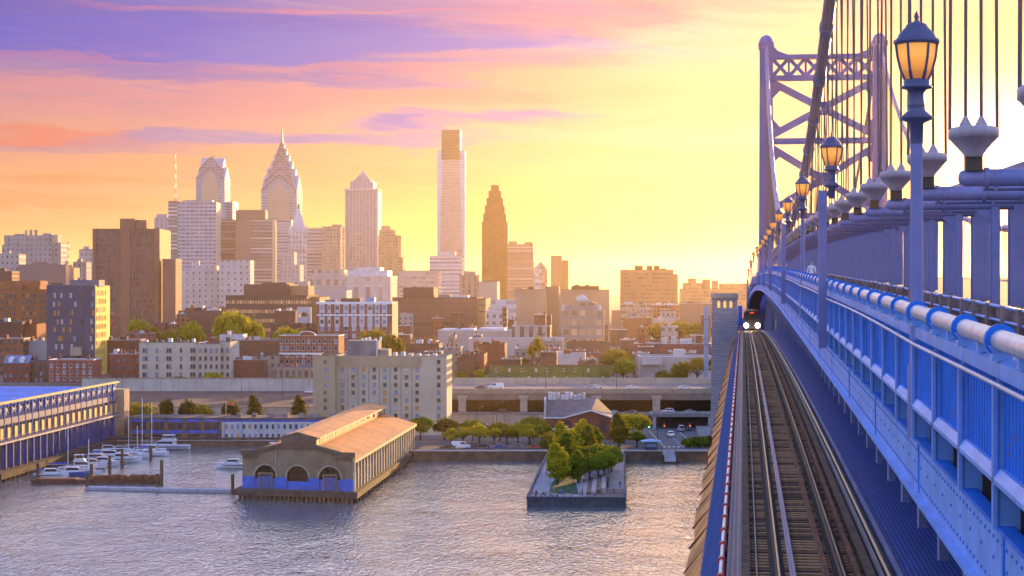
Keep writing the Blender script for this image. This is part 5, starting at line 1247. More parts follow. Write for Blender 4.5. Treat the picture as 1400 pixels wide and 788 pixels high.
# trees on the pier: tall spring crowns
pt = [(836, 492, 'round', .8, .95, LG, 'green tree at the right railing of the park pier'), (790, 470, 'tall2', 1.0, .8, LG, 'short green tree between the lawn and the stone steps'), (760, 488, 'tall', 1.05, .95, LY, 'yellow green tree at the left edge of the pier grove'), (806, 474, 'round2', .9, .85, LG, 'low green tree over the stone steps'), (762, 466, 'tall', 1.15, 1.0, LY, 'bright yellow tree at the front of the park pier grove'), (774, 484, 'tall', 1.3, 1.15, LG, 'dark green tree in the middle of the park pier grove'), (782, 500, 'tall2', 1.15, 1.1, LY, 'yellow green tree in the middle of the park pier grove'),
      (768, 512, 'tall', 1.15, 1.2, LY, 'tall golden tipped tree at the left back of the park pier'), (790, 486, 'round', 1.0, 1.0, LG, 'round green tree above the stone steps of the pier'), (752, 536, 'round2', .85, .95, LO, 'olive tree where the park pier meets the shore'),
      (804, 508, 'tall2', 1.2, 1.15, LO, 'tall golden tree on the right of the park pier grove'), (818, 488, 'round', 1.0, 1.05, LG, 'broad green tree beside the planter wall of the pier'), (826, 478, 'round2', 0.85, .95, LG, 'small green tree nearest the front beside the planter wall'),
      (795, 530, 'tall', 1.2, 1.15, LY, 'yellow tree at the back of the park pier in front of the brick hall'), (812, 526, 'tall2', 1.05, 1.0, LG, 'green tree at the right back of the park pier'), (776, 538, 'round', .9, 1.0, LY, 'yellow green tree at the root of the park pier')]
for u, y, k, sx, sz, lf, lab in pt: tree(k, X(u, y), y, 1.9, sx, sz, lf, lab, group='trees of the park pier')
q = onpier(a0 + 20.7, 60); 

# ================================================================ shore trees, cars, lot
st = [(575, 594, 'round', .85, .85, LG, 'green shore tree at the corner of the pier shed'), (608, 592, 'round2', .95, .85, LD, 'dark round tree in front of the hotel corner'), (646, 588, 'round', .85, .8, LG, 'round dark green tree left of the parking lot'),
      (617, 572, 'open', .8, .75, LY, 'thin yellow spring tree behind the white parked car'), (633, 573, 'open2', .8, .75, LY, 'thin yellow spring tree over the white van'), (655, 574, 'open', .95, .9, LY, 'bright yellow spring tree left of the blue car'),
      (676, 576, 'open2', .75, .7, LY, 'small yellow spring tree right of the blue car'), (683, 588, 'round2', .85, .75, LO, 'olive round tree in the middle of the parking lot'), (693, 575, 'open', .85, .75, LO, 'reddish olive tree behind the dark parked cars'),
      (708, 574, 'open2', .9, .95, LY, 'pale yellow tree left of the last parked car'), (724, 574, 'open', 1.1, .9, LY, 'wide yellow tree beside the root of the park pier'), (729, 590, 'round', .95, .9, LO, 'olive round tree left of the brick hall'),
      (740, 575, 'round2', .8, .85, LG, 'green tree at the left of the park pier root'), (846, 566, 'tall', 1.05, .95, LO, 'gold topped dark tree right of the brick hall'), (858, 596, 'round', .9, .95, LY, 'yellow green tree behind the traffic lights'),
      (873, 600, 'round2', .95, .95, LY, 'bright yellow green tree left of the underpass'), (871, 566, 'open', .85, .7, LG, 'low green tree beside the kiosk'), (940, 566, 'bush', 1.0, 1.1, LG, 'green shrub at the right kerb of the street'), (955, 566, 'bush2', 1.4, 1.2, LG, 'green shrub below the stone bridge pier'), (966, 568, 'bush', 1.4, 1.3, LD, 'dark shrub beside the edge of the bridge')]
for u, y, k, sx, sz, lf, lab in st: tree(k, X(u, y), y, 2.6, sx * 1.15, sz * 1.08, lf, lab, cat='shrub' if k.startswith('bush') else 'tree', group='shrubs' if k.startswith('bush') else 'trees along the shore')
for kd, c, u, y, lab in (('sedan', 'black', 612, 560, 'black car parked leftmost on the shore road'), ('van', 'white', 630, 561, 'white van parked on the shore road'), ('sedan', 'black', 660, 562, 'dark saloon parked left of the blue car'), ('sedan', 'blue', 681, 560, 'blue car parked in the middle of the shore row'),
                         ('sedan', 'grey', 706, 560, 'grey car parked right of the blue car'), ('sedan', 'red', 731, 560, 'dark red car parked nearest the park pier'), ('suv', 'black', 645, 563, 'black tall car parked beside the white van')):
    car(kd, c, X(u, y), y, 2.63, R(rnd.uniform(-3, 3)) + (math.pi if kd == 'van' else 0), lab, 'cars parked along the shore')
for kd, c, u, y, lab in (('van', 'white', 630, 640, 'white van in the parking lot beside the hotel'), ('suv', 'silver', 667, 636, 'silver car in the parking lot behind the trees'), ('suv', 'white', 680, 648, 'white car parked against the buff wall'), ('sedan', 'grey', 698, 636, 'grey car at the right of the parking lot'), ('sedan', 'black', 657, 648, 'black car parked against the buff wall'), ('sedan', 'blue', 742, 632, 'blue car half hidden left of the brick hall')):
    car(kd, c, X(u, y), y, 2.63, R(rnd.uniform(-6, 6)), lab, 'cars parked in the lot')
for kd, c, u, y, z, lab in (('sedan', 'black', 658, 690, 13.24, 'dark car on the viaduct left of the white van'), ('van', 'white', 678, 694, 13.24, 'white van driving on the viaduct'), ('sedan', 'silver', 808, 692, 13.24, 'silver car on the viaduct above the brick hall'), ('sedan', 'white', 816, 696, 13.24, 'white car just ahead of the silver car on the viaduct'),
                            ('sedan', 'white', 864, 690, 13.24, 'white car on the viaduct left of the willow'), ('sedan', 'white', 936, 690, 13.24, 'white car on the viaduct below the willow'), ('sedan', 'red', 838, 664, 6.0, 'red car on the lower road behind the brick hall'), ('sedan', 'grey', 864, 664, 6.0, 'grey car on the lower road right of the red one'),
                            ('sedan', 'silver', 944, 666, 6.0, 'silver car on the lower road nearest the stone pier'), ('suv', 'white', 913, 668, 6.0, 'white car on the lower road above the underpass'), ('suv', 'black', 690, 664, 6.0, 'black car on the lower road behind the parking lot'), ('sedan', 'white', 424, 735, 9.36, 'white car on the wide highway left of the hotel')):
    car(kd, c, X(u, y), y, z, R(rnd.choice((0, 180))), lab, 'cars on the highway')
def streetlight(u, y, z, h, label):
    o = thing('street_light', label, 'street light', (X(u, y), y, z), 0, 'thin street light poles')
    MB().lathe([(.16, 0), (.12, .4), (.07, h)], 6).build('pole', STEELD, o); MB().bar((0, 0, h), (1.8, 0, h + .3), .09).build('arm', STEELD, o); MB().box(1.5, 2.4, -.15, .15, h + .2, h + .38).build('luminaire', ROOFG, o)
for u, y, z, h, w_ in ((160, 748, 9.3, 10, 'at the left end of the pale wall'), (167, 748, 9.3, 10, 'second at the left end of the pale wall'), (330, 700, 9.3, 12, 'in front of the middle of the pale wall'), (386, 690, 9.3, 13, 'in the highway right of the middle'), (746, 684, 13.2, 9, 'on the viaduct left of the brick hall'), (843, 686, 13.2, 10, 'on the viaduct above the red car'),
                     (652, 645, 2.6, 7, 'in the parking lot beside the hotel'), (674, 648, 2.6, 8, 'in the parking lot against the wall'), (679, 646, 2.6, 8.5, 'taller in the parking lot against the wall')):
    streetlight(u, y, z, h, 'thin dark street light ' + w_)
# planting on the terrace behind the quay row
for i, (u, k, sx, sz, lf) in enumerate(((170, 'bush', 1.0, 1.6, LD), (190, 'bush2', 2.2, 2.3, LO), (228, 'round', .45, .85, LD), (222, 'bush', 2.2, 1.6, LY), (256, 'round2', .55, .85, LD), (262, 'bush2', 1.4, 1.5, LY), (274, 'round', .75, .72, LO), (284, 'bush', 2.0, 1.5, LG), (316, 'round2', .55, .85, LD), (318, 'bush', 2.0, 1.5, LG), (347, 'tall', .7, .75, LD), (358, 'bush2', 1.2, 1.3, LG), (408, 'tall2', .75, .75, LD), (394, 'bush', 1.2, 1.2, LG))):
    nm = {'LD': 0}; kind_ = 'dark clipped tree' if lf is LD else 'bright yellow green bush' if lf is LY else 'olive bush' if lf is LO else 'green bush'
    wh = ['left end of the blue banded building', 'blue banded building near the masts', 'second bay of the blue banded building', 'low over the second bay', 'third bay of the blue banded building', 'low beside the third bay', 'fourth bay of the blue banded building', 'last bay of the blue banded building', 'flag pole', 'foot of the flag pole', 'middle of the white row', 'low over the middle of the white row', 'right end of the white row', 'low near the right end of the white row'][i]
    tree(k, X(u, 630), 630, 2.6, sx * 1.5, sz * 1.6, lf, f'{kind_} behind the roof, {wh}', cat='shrub' if k.startswith('bush') else 'tree', group='planting behind the quay buildings')
fg = thing('flag_pole', 'flag pole with an orange red flag rising over the white quay row', 'flag', (X(309, 622), 622, 2.6))
MB().tube([(0, 0, 0), (0, 0, 10.4)], .09, 6).build('pole', WHITE, fg)
fl = MB()
for k in range(6): fl.add([(k * .5, .2 * math.sin(k), 9.2 - .05 * k), ((k + 1) * .5, .2 * math.sin(k + 1), 9.2 - .05 * (k + 1)), ((k + 1) * .5, .2 * math.sin(k + 1), 10.3 - .05 * (k + 1)), (k * .5, .2 * math.sin(k), 10.3 - .05 * k)], [(0, 1, 2, 3)])
fl.build('flag', mat('flag_orange', (.65, .16, .05), .8, var=0), fg)

# ================================================================ marina
HULL = mat('hull_white', (.62, .63, .68), .35, var=.06); HULLB = mat('hull_blue', (.06, .13, .40), .35, var=.08); CANV = mat('canvas_blue', (.03, .07, .36), .7, var=.1); DECKW = mat('boat_deck_teak', (.28, .17, .09), .7, var=.2); BGL = mat('boat_glass', (.03, .035, .05), .08, var=0); STRIPE = mat('boat_stripe', (.05, .06, .16), .5, var=0)
def hull_mb(L, W, H, m=0):
    secs = []; N = 9
    for i in range(N):
        t = i / (N - 1); x = -L / 2 + L * t; w = W / 2 * (1.0 - .10 * (1 - t)) * (1 - max(0, (t - .45) / .55) ** 2.2); w = max(w, .04); sh_ = H * (1 + .28 * t * t)
        secs.append([(x, -w, sh_), (x, -w * .86, .25), (x, -w * .35, -.45), (x, w * .35, -.45), (x, w * .86, .25), (x, w, sh_)])
    mb = MB(); vs = [p for s_ in secs for p in s_]
    mb.add(vs, [(i * 6 + k, i * 6 + 6 + k, i * 6 + 7 + k, i * 6 + 1 + k) for i in range(N - 1) for k in range(5)] + [(0, 1, 2, 3, 4, 5)], m)
    mb.add([p for s_ in secs for p in (s_[0], s_[5])], [(2 * i, 2 * i + 1, 2 * i + 3, 2 * i + 2) for i in range(N - 1)], m + 1)
    return mb
def sailboat(label, x, y, rz, L=10, mast=14, cover=True, hm=None, two=False):
    o = thing('sailboat', label, 'sailboat', (x, y, .05), rz, 'boats moored in the marina')
    hull_mb(L, L * .30, 1.05).build('hull', [hm or HULL, HULL], o)
    c = MB(); c.xprism([(-L*.15, 1.0), (L*.20, 1.1), (L*.14, 1.7), (-L*.13, 1.75)], -L*.085, L*.085); c.build('cabin', HULL, o)
    MB().box(-L*.10, L*.12, -L*.088, L*.088, 1.25, 1.5).build('cabin_window', BGL, o)
    ms = MB().tube([(L*.08, 0, 1.2), (L*.08, 0, mast)], .11, 7).bar((L*.08, -1.1, mast*.62), (L*.08, 1.1, mast*.62), .08).build('mast', WHITE, o)
    MB().tube([(L*.08, 0, mast), (L*.48, 0, 1.3)], .03, 4).tube([(L*.08, 0, mast), (-L*.48, 0, 1.2)], .03, 4).tube([(L*.08, 0, mast*.62), (0, L*.14, 1.1)], .03, 4).tube([(L*.08, 0, mast*.62), (0, -L*.14, 1.1)], .03, 4).build('rigging', STEELD, o)
    MB().tube([(L*.08, 0, 2.4), (-L*.36, 0, 2.5)], .09, 6).build('boom', WHITE, o)
    if cover: MB().tube([(L*.07, 0, 2.75), (-L*.1, 0, 2.72), (-L*.35, 0, 2.66)], [.34, .30, .16], 8).build('sail_cover', CANV, o)
    return o
def motorboat(label, x, y, rz, L=9, tall=False, canvas=False, hm=None):
    o = thing('motorboat', label, 'boat', (x, y, .05), rz, 'boats moored in the marina'); W = L * .34
    hull_mb(L, W, 1.25).build('hull', [hm or HULL, HULL], o)
    MB().box(-L*.49, L*.30, -W*.475, -W*.468, .75, .95).box(-L*.49, L*.30, W*.468, W*.475, .75, .95).build('stripe', STRIPE, o)
    c = MB(); c.xprism([(-L*.22, 1.2), (L*.26, 1.4), (L*.14, 2.5), (-L*.20, 2.6)], -W*.36, W*.36); c.build('cabin', HULL, o)
    MB().xprism([(-L*.18, 1.75), (L*.18, 1.8), (L*.125, 2.4), (-L*.17, 2.45)], -W*.365, W*.365).build('cabin_window', BGL, o)
    MB().add([(L*.262, -W*.3, 1.5), (L*.262, W*.3, 1.5), (L*.155, W*.3, 2.42), (L*.155, -W*.3, 2.42)], [(0, 1, 2, 3)]).build('windscreen', BGL, o)
    if tall:
        MB().xprism([(-L*.24, 2.62), (L*.10, 2.62), (L*.06, 3.3), (-L*.20, 3.3)], -W*.30, W*.30).build('flybridge', HULL, o)
        MB().box(-L*.20, L*.05, -W*.30, W*.30, 4.3, 4.45).bar((-L*.18, -W*.27, 3.3), (-L*.18, -W*.27, 4.3), .08).bar((-L*.18, W*.27, 3.3), (-L*.18, W*.27, 4.3), .08).bar((L*.03, -W*.27, 3.3), (L*.03, -W*.27, 4.3), .08).bar((L*.03, W*.27, 3.3), (L*.03, W*.27, 4.3), .08).build('hardtop', HULL, o)
    if canvas: MB().box(-L*.48, -L*.22, -W*.40, W*.40, 2.1, 2.3).bar((-L*.46, -W*.36, 1.2), (-L*.46, -W*.36, 2.1), .06).bar((-L*.46, W*.36, 1.2), (-L*.46, W*.36, 2.1), .06).build('canopy', CANV, o)
    MB().bar((L*.2, -W*.40, 2.0), (L*.47, 0, 2.35), .05).bar((L*.2, W*.40, 2.0), (L*.47, 0, 2.35), .05).build('bow_rail', WHITE, o)
    return o
wy = lambda v: F * CAMZ / (v - 394.0)
motorboat('large white cabin cruiser with flybridge moored by the blue banded building', X(226, 590), 590, math.pi, 15, tall=True)
sailboat('white sailboat with a tall mast left of the large cabin cruiser', X(190, 576), 576, .1, 12, 16.5, False)
sailboat('sailboat with two blue covers at the end of the marina row', X(203, 566), 566, .15, 12, 16)
sailboat('sailboat with a pale mast in front of the pier end tower', X(172, 572), 572, .2, 10, 11.5, False)
motorboat('white motorboat with a long low roof in the middle of the marina', X(150, 556), 556, .1, 11, canvas=True)
motorboat('white motorboat behind the houseboats near the blue pier columns', X(148, 574), 574, .2, 9)
motorboat('white houseboat like cruiser with square windows in the marina', X(168, 546), 546, .05, 11, tall=False)
motorboat('white cruiser with its bow pointing right below the wide roofed boat', X(132, 544), 544, .05, 11, canvas=True)
motorboat('small white motorboat between the cruisers and the wooden boat', X(126, 528), 528, .1, 8)
sailboat('sailboat with a bright blue sail cover and tall mast beside the brown barge', X(88, 512), 512, .12, 12, 14)
motorboat('white and blue motorboat in front of the blue covered sailboat', X(100, 504), 504, .1, 10, hm=HULLB)
motorboat('white motorboat with gold lit cabin behind the blue covered sailboat', X(112, 520), 520, .1, 10, tall=True)
motorboat('white motorboat passing left of the pier shed', X(318, 528), 528, math.pi, 9)
motorboat('white workboat with antenna mast behind the arched front of the shed', X(372, 560), 560, math.pi, 13, tall=True)
for i, (u, y, L, rz, kind_, lab) in enumerate(((70, 500, 9, .2, 'm', 'small white motorboat at the far left beside the mooring pile'), (118, 508, 8, .1, 's', 'sailboat without sail cover right of the blue covered sailboat'), (142, 534, 9, .0, 'm', 'white motorboat with blue canopy between two cruisers'), (160, 562, 10, .1, 'm', 'white motorboat alongside the long roofed boat'), (184, 558, 10, .05, 's', 'low white sailboat hull with a short mast near the cruisers'), (207, 574, 9, .1, 'm', 'white motorboat just below the large cabin cruiser'))):
    if kind_ == 'm': motorboat(lab, X(u, y), y, rz, L, canvas=i % 2 == 0)
    else: sailboat(lab, X(u, y), y, rz, L, 9.5, False)
bg_ = thing('rusty_barge', 'long rusty brown barge moored along the floating dock', 'barge', (X(133, 488), 488, 0), 0)
bh = MB(); bh.xprism([(-16.5, .2), (-15.5, -.4), (15, -.4), (16.2, .2), (16.2, .9), (-16.5, 1.0)], -2.4, 2.4); bh.build('hull', mat('barge_hull', (.10, .035, .022), .8, var=.4, scale=.5, stain=.5), bg_)
jk = MB()
for k in range(90): x = rnd.uniform(-2, 15); jk.box(x, x + rnd.uniform(.4, 1.4), rnd.uniform(-2.3, 0), rnd.uniform(.3, 2.3), 1.0, 1.05 + rnd.uniform(.2, 1.1))
jk.build('scrap_cargo', RUST, bg_)['kind'] = 'stuff'
MB().box(-15, -5, -2.2, 2.2, 1.02, 1.25).build('hatch', mat('barge_hatch', (.12, .05, .035), .8, var=.3), bg_)
fd = thing('floating_dock', 'long grey floating dock running across the water to the pier shed', 'dock', (X(222, 468), 468, 0), -R(11))
MB().box(-19.5, 19.5, -1.5, 1.5, .05, .75).build('deck', mat('dock_grey', (.30, .30, .36), .8, var=.2, scale=.8, stain=.3), fd); MB().box(-19.6, 19.6, -1.6, 1.6, -.3, .045).build('float', WOODD, fd)
for i, (u, y, h, lab) in enumerate(((119, 476, 3.4, 'at the left end of the floating dock'), (215, 470, 3.8, 'at the middle of the floating dock'), (221, 484, 6.0, 'at the right end of the barge'), (318, 462, 4.5, 'where the dock meets the shed'), (125, 492, 4.2, 'at the middle of the barge'), (52, 490, 4.6, 'left of the blue covered sailboat'), (150, 508, 5, 'beside the small white motorboat'), (167, 530, 5, 'beside the houseboat like cruiser'), (206, 552, 4, 'right of the marina boats'))):
    o = thing('mooring_pile', 'dark timber mooring pile ' + lab, 'pile', (X(u, y), y, -1), 0, 'mooring piles')
    MB().tube([(0, 0, 0), (0, 0, h + 1)], .42, 8).build('shaft', WOODD, o); MB().lathe([(.46, h + .95), (.46, h + 1.15), (.05, h + 1.3)], 8).build('cap', STEELD, o)
dk2 = thing('marina_dock', 'narrow timber marina dock along the blue pier building', 'dock', (-118, 540, 0), -R(3.4))
MB().box(-5, -3, -45, 50, .3, .8).box(-3, 8, -20, -18.8, .3, .75).box(-3, 8, 0, 1.2, .3, .75).box(-3, 10, 22, 23.2, .3, .75).build('deck', mat('dock_timber', (.13, .10, .085), .85, var=.3), dk2)
# ================================================================ city: front rows
BRICK = facade('brick_red', (.27, .068, .036), (.10, .11, .16), 2.6, 3.4, .36, .48, brick=True)
BRICKD = facade('brick_brown', (.150, .058, .038), (.07, .075, .10), 2.8, 3.4, .36, .48)
BRICKO = facade('brick_orange', (.30, .105, .045), (.06, .055, .06), 3.0, 3.4, .5, .5)
CREAMF = facade('cream_wall', (.42, .37, .30), (.09, .10, .13), 3.4, 3.3, .34, .5)
TANF = facade('tan_wall', (.33, .26, .19), (.10, .10, .12), 3.2, 3.4, .4, .5)
GREYF = facade('grey_wall', (.27, .26, .27), (.08, .09, .13), 3.0, 3.4, .42, .5)
PLB = mat('plain_brick', (.23, .065, .038), .9, var=.22, scale=.35, stain=.45); PLT = mat('plain_tan', (.38, .30, .21), .88, var=.14, scale=.2, stain=.45)
PLW = mat('plain_white', (.50, .48, .46), .85, var=.1, scale=.2, stain=.4); PLBR = mat('plain_brown', (.15, .066, .045), .9, var=.2, scale=.3, stain=.4)

# beige hotel
HT = building('hotel', 'large beige hotel with rows of small windows behind the pier shed', 'hotel', 458, 611, 487, 612, 20, mat('hotel_beige', (.50, .43, .32), .85, var=.10, scale=.12, stain=.35), ROOFG, phrase='the beige hotel')
hx = HT.location.x; bzh = HT.location.z
w = HT['_w']
nr = 8; zs = [Zv(494 + k * 10.5 + 4, 612) - bzh for k in range(nr)]
cs = [X(u, 612) - hx for u in (468, 482.5, 497, 511.5, 526, 541, 556, 570.5)] + [X(600, 612) - hx]
windows(HT, [(a, z) for a in cs[:8] for z in zs] + [(cs[8], z) for z in zs], 1.25, 1.45, FRT, ((WGD, 4), (WGB, 4), (WGW, 1.5), (WGO, .4)), seed=11)
windows(HT, [(1.6 + k * 3.4, z) for k in range(6) for z in zs[:4]], 1.2, 1.5, FRT, ((WGD, 3), (WGW, 2)), side=1, xo=w / 2, seed=12)
MB().box(-w/2 + .02, X(577, 612) - hx, -.22, -.005, zs[0] - .9, HT['_h'] + .06).build('tan_band', mat('hotel_tan', (.40, .30, .19), .85, var=.1, scale=.2, stain=.35), HT)
for a, b_ in zip(cs[:7], cs[1:8]): MB().box((a + b_) / 2 - .12, (a + b_) / 2 + .12, -.14, -.005, 0, zs[0] - 1.2).build('rib', HT.children[0].data.materials[0], HT)
HT2 = building('hotel_wing', 'tan left wing of the beige hotel with a single column of windows', 'hotel wing', 428, 458, 486, 609, 22, mat('hotel_wing_tan', (.40, .31, .19), .85, var=.1, scale=.15, stain=.35), ROOFG)
windows(HT2, [(0.4, z) for z in [Zv(494 + k * 10.5 + 4, 609) - HT2.location.z for k in range(7)]], 1.1, 1.3, FRT, ((WGD, 3), (WGB, 2)), seed=13)
ph = MB().box(X(473, 614) - hx, X(516, 614) - hx, 3, 12, HT['_h'] - .6, Zv(466, 615) - bzh); ph.build('penthouse', HT2.children[0].data.materials[0], HT)
for u in (494, 499, 504, 512, 519): 
    MB().box(X(u, 616) - hx - .35, X(u, 616) - hx + .35, 4, 4.7, Zv(466, 615) - bzh, Zv(461 + (u % 3), 615) - bzh).build('antenna', WHITE, HT)
MB().box(X(516, 614) - hx + .02, X(530, 614) - hx, 4, 12, HT['_h'] - .6, Zv(478, 615) - bzh).build('penthouse', PLT, HT)
MB().box(X(513, 613) - hx, X(515.5, 613) - hx, 2.4, 2.98, HT['_h'] - .6, Zv(466, 613) - bzh).build('vent_shaft', PLW, HT)
for k in range(12): MB().box(cs[0] + k * 2.6, cs[0] + k * 2.6 + 1.2, 6, 8, HT['_h'] - .6, HT['_h'] + rnd.uniform(.3, 1.2)).build('roof_unit', ROOFS, HT)

# dark tower block with the sunlit yellow side
DT = building('dark_block', 'dark blue grey tower block with scattered lit windows and a sunlit yellow side', 'apartment block', 64, 129, 390, 820, 36, mat('dark_block_paint', (.075, .075, .115), .8, var=.10, scale=.1, stain=.25), ROOFG,
              extras=(('penthouse', 96, 135, 383, 6, 14, mat('penthouse_grey', (.17, .15, .18), .8)), ('roof_room', 70, 82, 387, 2, 6, PLBR), ('roof_tank', 106, 110, 380, 7, 2, ROOFG)), phrase='the dark tower block', rot=-2.0)
w, d = DT['_w'], DT['_d']; bz = DT.location.z; dx = DT.location.x
MB().box(w/2 + .003, w/2 + .30, .8, d - .2, 0, DT['_h'] - .5).build('sun_yellow_side', mat('dark_block_sun_yellow', (.80, .52, .09), .8, var=.1, scale=.1, stain=.25), DT)  # right wall with the sunlight put into its yellow
r_ = random.Random(4)
def zD(v): return Zv(v, 820) - bz
for u, v, c in ((75, 404, WGW), (84, 404, WGW), (97, 404, WGW), (130 - 3, 402, WGB), (74, 416, WGW), (81, 416, WGO), (103, 416, WGW), (75, 428, WGO), (80, 428, WGO), (99, 428, WGO), (79, 440, WGO), (85, 440, WGW), (97, 440, WGO), (75, 451, WGO), (87, 451, WGO), (96, 451, WGO), (81, 463, WGO), (84, 463, WGO), (102, 463, WGB), (77, 474, WGW), (85, 474, WGW), (98, 474, WGW), (126, 416, WGB), (127, 428, WGO), (125, 440, WGW), (126, 452, WGO), (124, 463, WGW), (126, 475, WGW), (110, 404, WGD), (112, 440, WGD), (111, 463, WGD), (90, 428, WGD), (108, 490, WGD), (90, 490, WGD)):
    windows(DT, [(X(u, 820) - dx, zD(v + 4))], 1.1, 2.4, FRD, ((c, 1),))
MB().box(X(114, 820) - dx, X(114.8, 820) - dx, -.12, -.003, 0, DT['_h']).build('pilaster', PLBR, DT)
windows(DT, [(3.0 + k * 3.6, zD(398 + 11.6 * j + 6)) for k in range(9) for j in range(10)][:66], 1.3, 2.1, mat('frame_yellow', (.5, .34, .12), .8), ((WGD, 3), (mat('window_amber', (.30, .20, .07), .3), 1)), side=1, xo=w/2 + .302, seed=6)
MB().box(X(93, 812) - dx, X(107, 812) - dx, -5, -1.5, zD(486) , zD(475)).build('annex', PLT, DT)

# orange brick block behind it, and the rows in front
OB = building('brick_block', 'orange brick office block with a grid of deep square windows on the left', 'office block', -8, 66, 396, 930, 30, mat('orange_brick', (.34, .115, .045), .9, var=.14, scale=.2, stain=.3), PLBR, extras=(('upper_storey', -10, 55, 384, 4, 18, mat('orange_brick2', (.36, .13, .05), .9)), ('stair_tower', 24, 30, 388, -.4, 4, MATS['orange_brick']), ('stair_tower', 49, 54, 392, -.5, 4, MATS['orange_brick'])), phrase='the orange brick office block')
ox, oz = OB.location.x, OB.location.z
windows(OB, [(X(u, 930) - ox, Zv(403 + 8.2 * j + 4.5, 930) - oz) for u in (-3, 3, 9, 14.5, 20, 31.5, 37, 42.5, 47, 56, 61) for j in range(6)], 1.35, 2.1, MATS['orange_brick'], ((WGD, 5), (WGO, .6)), seed=8)
for u0, u1, vt, y, m, rf, lab, nm, nw, nf, wv in (
    (4, 40, 497, 775, PLB, ROOFB, 'red brick row house with blue slate roof and dormers, leftmost of the row', 'row_house', 5, 3, (502, 10)),
    (39.6, 66, 494, 777, PLBR, ROOFB, 'brown brick row house with blue grey roof, middle of the row', 'row_house', 4, 3, (500, 9)),
    (65.6, 128, 492, 775, mat('row_red', (.27, .075, .05), .9, var=.15, scale=.3, stain=.3), ROOFB, 'bright red brick row building with white windows below the dark tower block', 'row_house', 7, 4, (498, 8.6))):
    o = building(nm, lab, 'row house', u0, u1, vt, y, 14, m, rf, rot=1.5, cope=WHITE if vt == 492 else rf)
    windows(o, [(-o['_w']/2 + o['_w'] * (k + .5) / nw, Zv(wv[0] + wv[1] * j + 5, y) - o.location.z) for k in range(nw) for j in range(nf)], 1.05, 1.7, FRW if vt == 492 else FRD, ((WGD, 3), (WGB, 2)), seed=int(u1))
    if u0 == 4:
        w_ = o['_w']; hh = o['_h']
        MB().add([(-w_/2, -.3, hh), (w_/2, -.3, hh), (w_/2, 5, hh + 3.2), (-w_/2, 5, hh + 3.2), (w_/2, 10, hh), (-w_/2, 10, hh)], [(0, 1, 2, 3), (3, 2, 4, 5)]).build('slate_roof', ROOFB, o)
        for a in (-.22, .2): MB().box(w_*a - .8, w_*a + .8, .3, 4, hh + .4, hh + 1.9).xprism([(w_*a - 1, hh + 1.92), (w_*a + 1, hh + 1.92), (w_*a, hh + 2.7)], .2, 4).build('dormer', WHITE, o)
    for a in (-.35, .3): MB().box(o['_w']*a - .5, o['_w']*a + .5, 6, 7.2, o['_h'] - .5, o['_h'] + 2.0).build('chimney', PLB, o)
# cream apartment blocks
for u0, u1, vt, y, dep, nw, nf, lab, m in ((190, 272, 468, 790, 16, 5, 4, 'long cream apartment block with paired windows above the pale wall', MATS['cream_wall']), (270, 300, 470, 788, 18, 4, 4, 'cream grey apartment block beside the taller cream one', None), (300, 315, 467, 792, 22, 2, 4, 'narrow cream brick house at the right end of the cream blocks', None)):
    o = building('apartment_block', lab, 'apartment block', u0, u1, vt, y, dep, mat('cream_plain', (.46, .41, .33), .85, var=.1, scale=.15, stain=.4) if nw != 4 else mat('cream_grey', (.40, .36, .30), .85, var=.1, scale=.15, stain=.4), ROOFT, phrase='the cream apartment blocks' if nw == 5 else None, rot=1.5)
    windows(o, [(-o['_w']/2 + o['_w'] * (k + .5) / nw + dx_, Zv(477 + 11.0 * j + 5, y) - o.location.z) for k in range(nw) for j in range(nf) for dx_ in ((-.55, .55) if nw == 5 and k % 2 == 0 else (0,))], .95, 1.7, FRD, ((WGD, 3), (WGB, 1)), seed=int(u0))
    for k in range(7 if nw == 5 else 2):
        xx = -o['_w']/2 + 1.5 + k * o['_w'] / 7.5
        MB().box(xx, xx + rnd.uniform(1, 2), 3, 5, o['_h'] - .6, o['_h'] + rnd.uniform(.6, 1.7)).build('roof_unit', (ROOFS, ROOFT, ROOFG)[k % 3], o)
# brick apartment with arched pediment
AP = building('apartment_block', 'red brick apartment building with white bands and an arched pediment', 'apartment block', 381, 463, 459, 840, 18, mat('pediment_brick', (.25, .085, .05), .9, var=.14, scale=.3, stain=.3), ROOFT, cope=WHITE, phrase='the brick building with the arched pediment')
w_, h_ = AP['_w'], AP['_h']
pcx = X(420, 840) - AP.location.x
MB().xprism([(pcx - 3.4, h_ + .06), (pcx + 3.4, h_ + .06)] + [(pcx + 3.4 * math.cos(k * math.pi / 10), h_ + .06 + 1.7 * math.sin(k * math.pi / 10)) for k in range(1, 10)], -.4, .3).build('pediment', MATS['pediment_brick'], AP)
pa = MB(); pts = [(pcx + 3.6 * math.cos(k * math.pi / 10), -.2, h_ + .1 + 1.85 * math.sin(k * math.pi / 10)) for k in range(11)]
for a, b_ in zip(pts, pts[1:]): pa.bar(a, b_, .5, .3)
pa.build('pediment_trim', WHITE, AP)
MB().box(-w_/2, w_/2, -.25, -.003, Zv(485, 840) - AP.location.z, Zv(482.5, 840) - AP.location.z).build('white_band', WHITE, AP)
windows(AP, [(-w_/2 + w_ * (k + .5) / 11, Zv(464 + 9.3 * j + 6, 840) - AP.location.z) for k in range(11) for j in range(4)], 1.3, 2.0, FRW, ((WGD, 3), (WGB, 1), (WGW, .5)), seed=21)
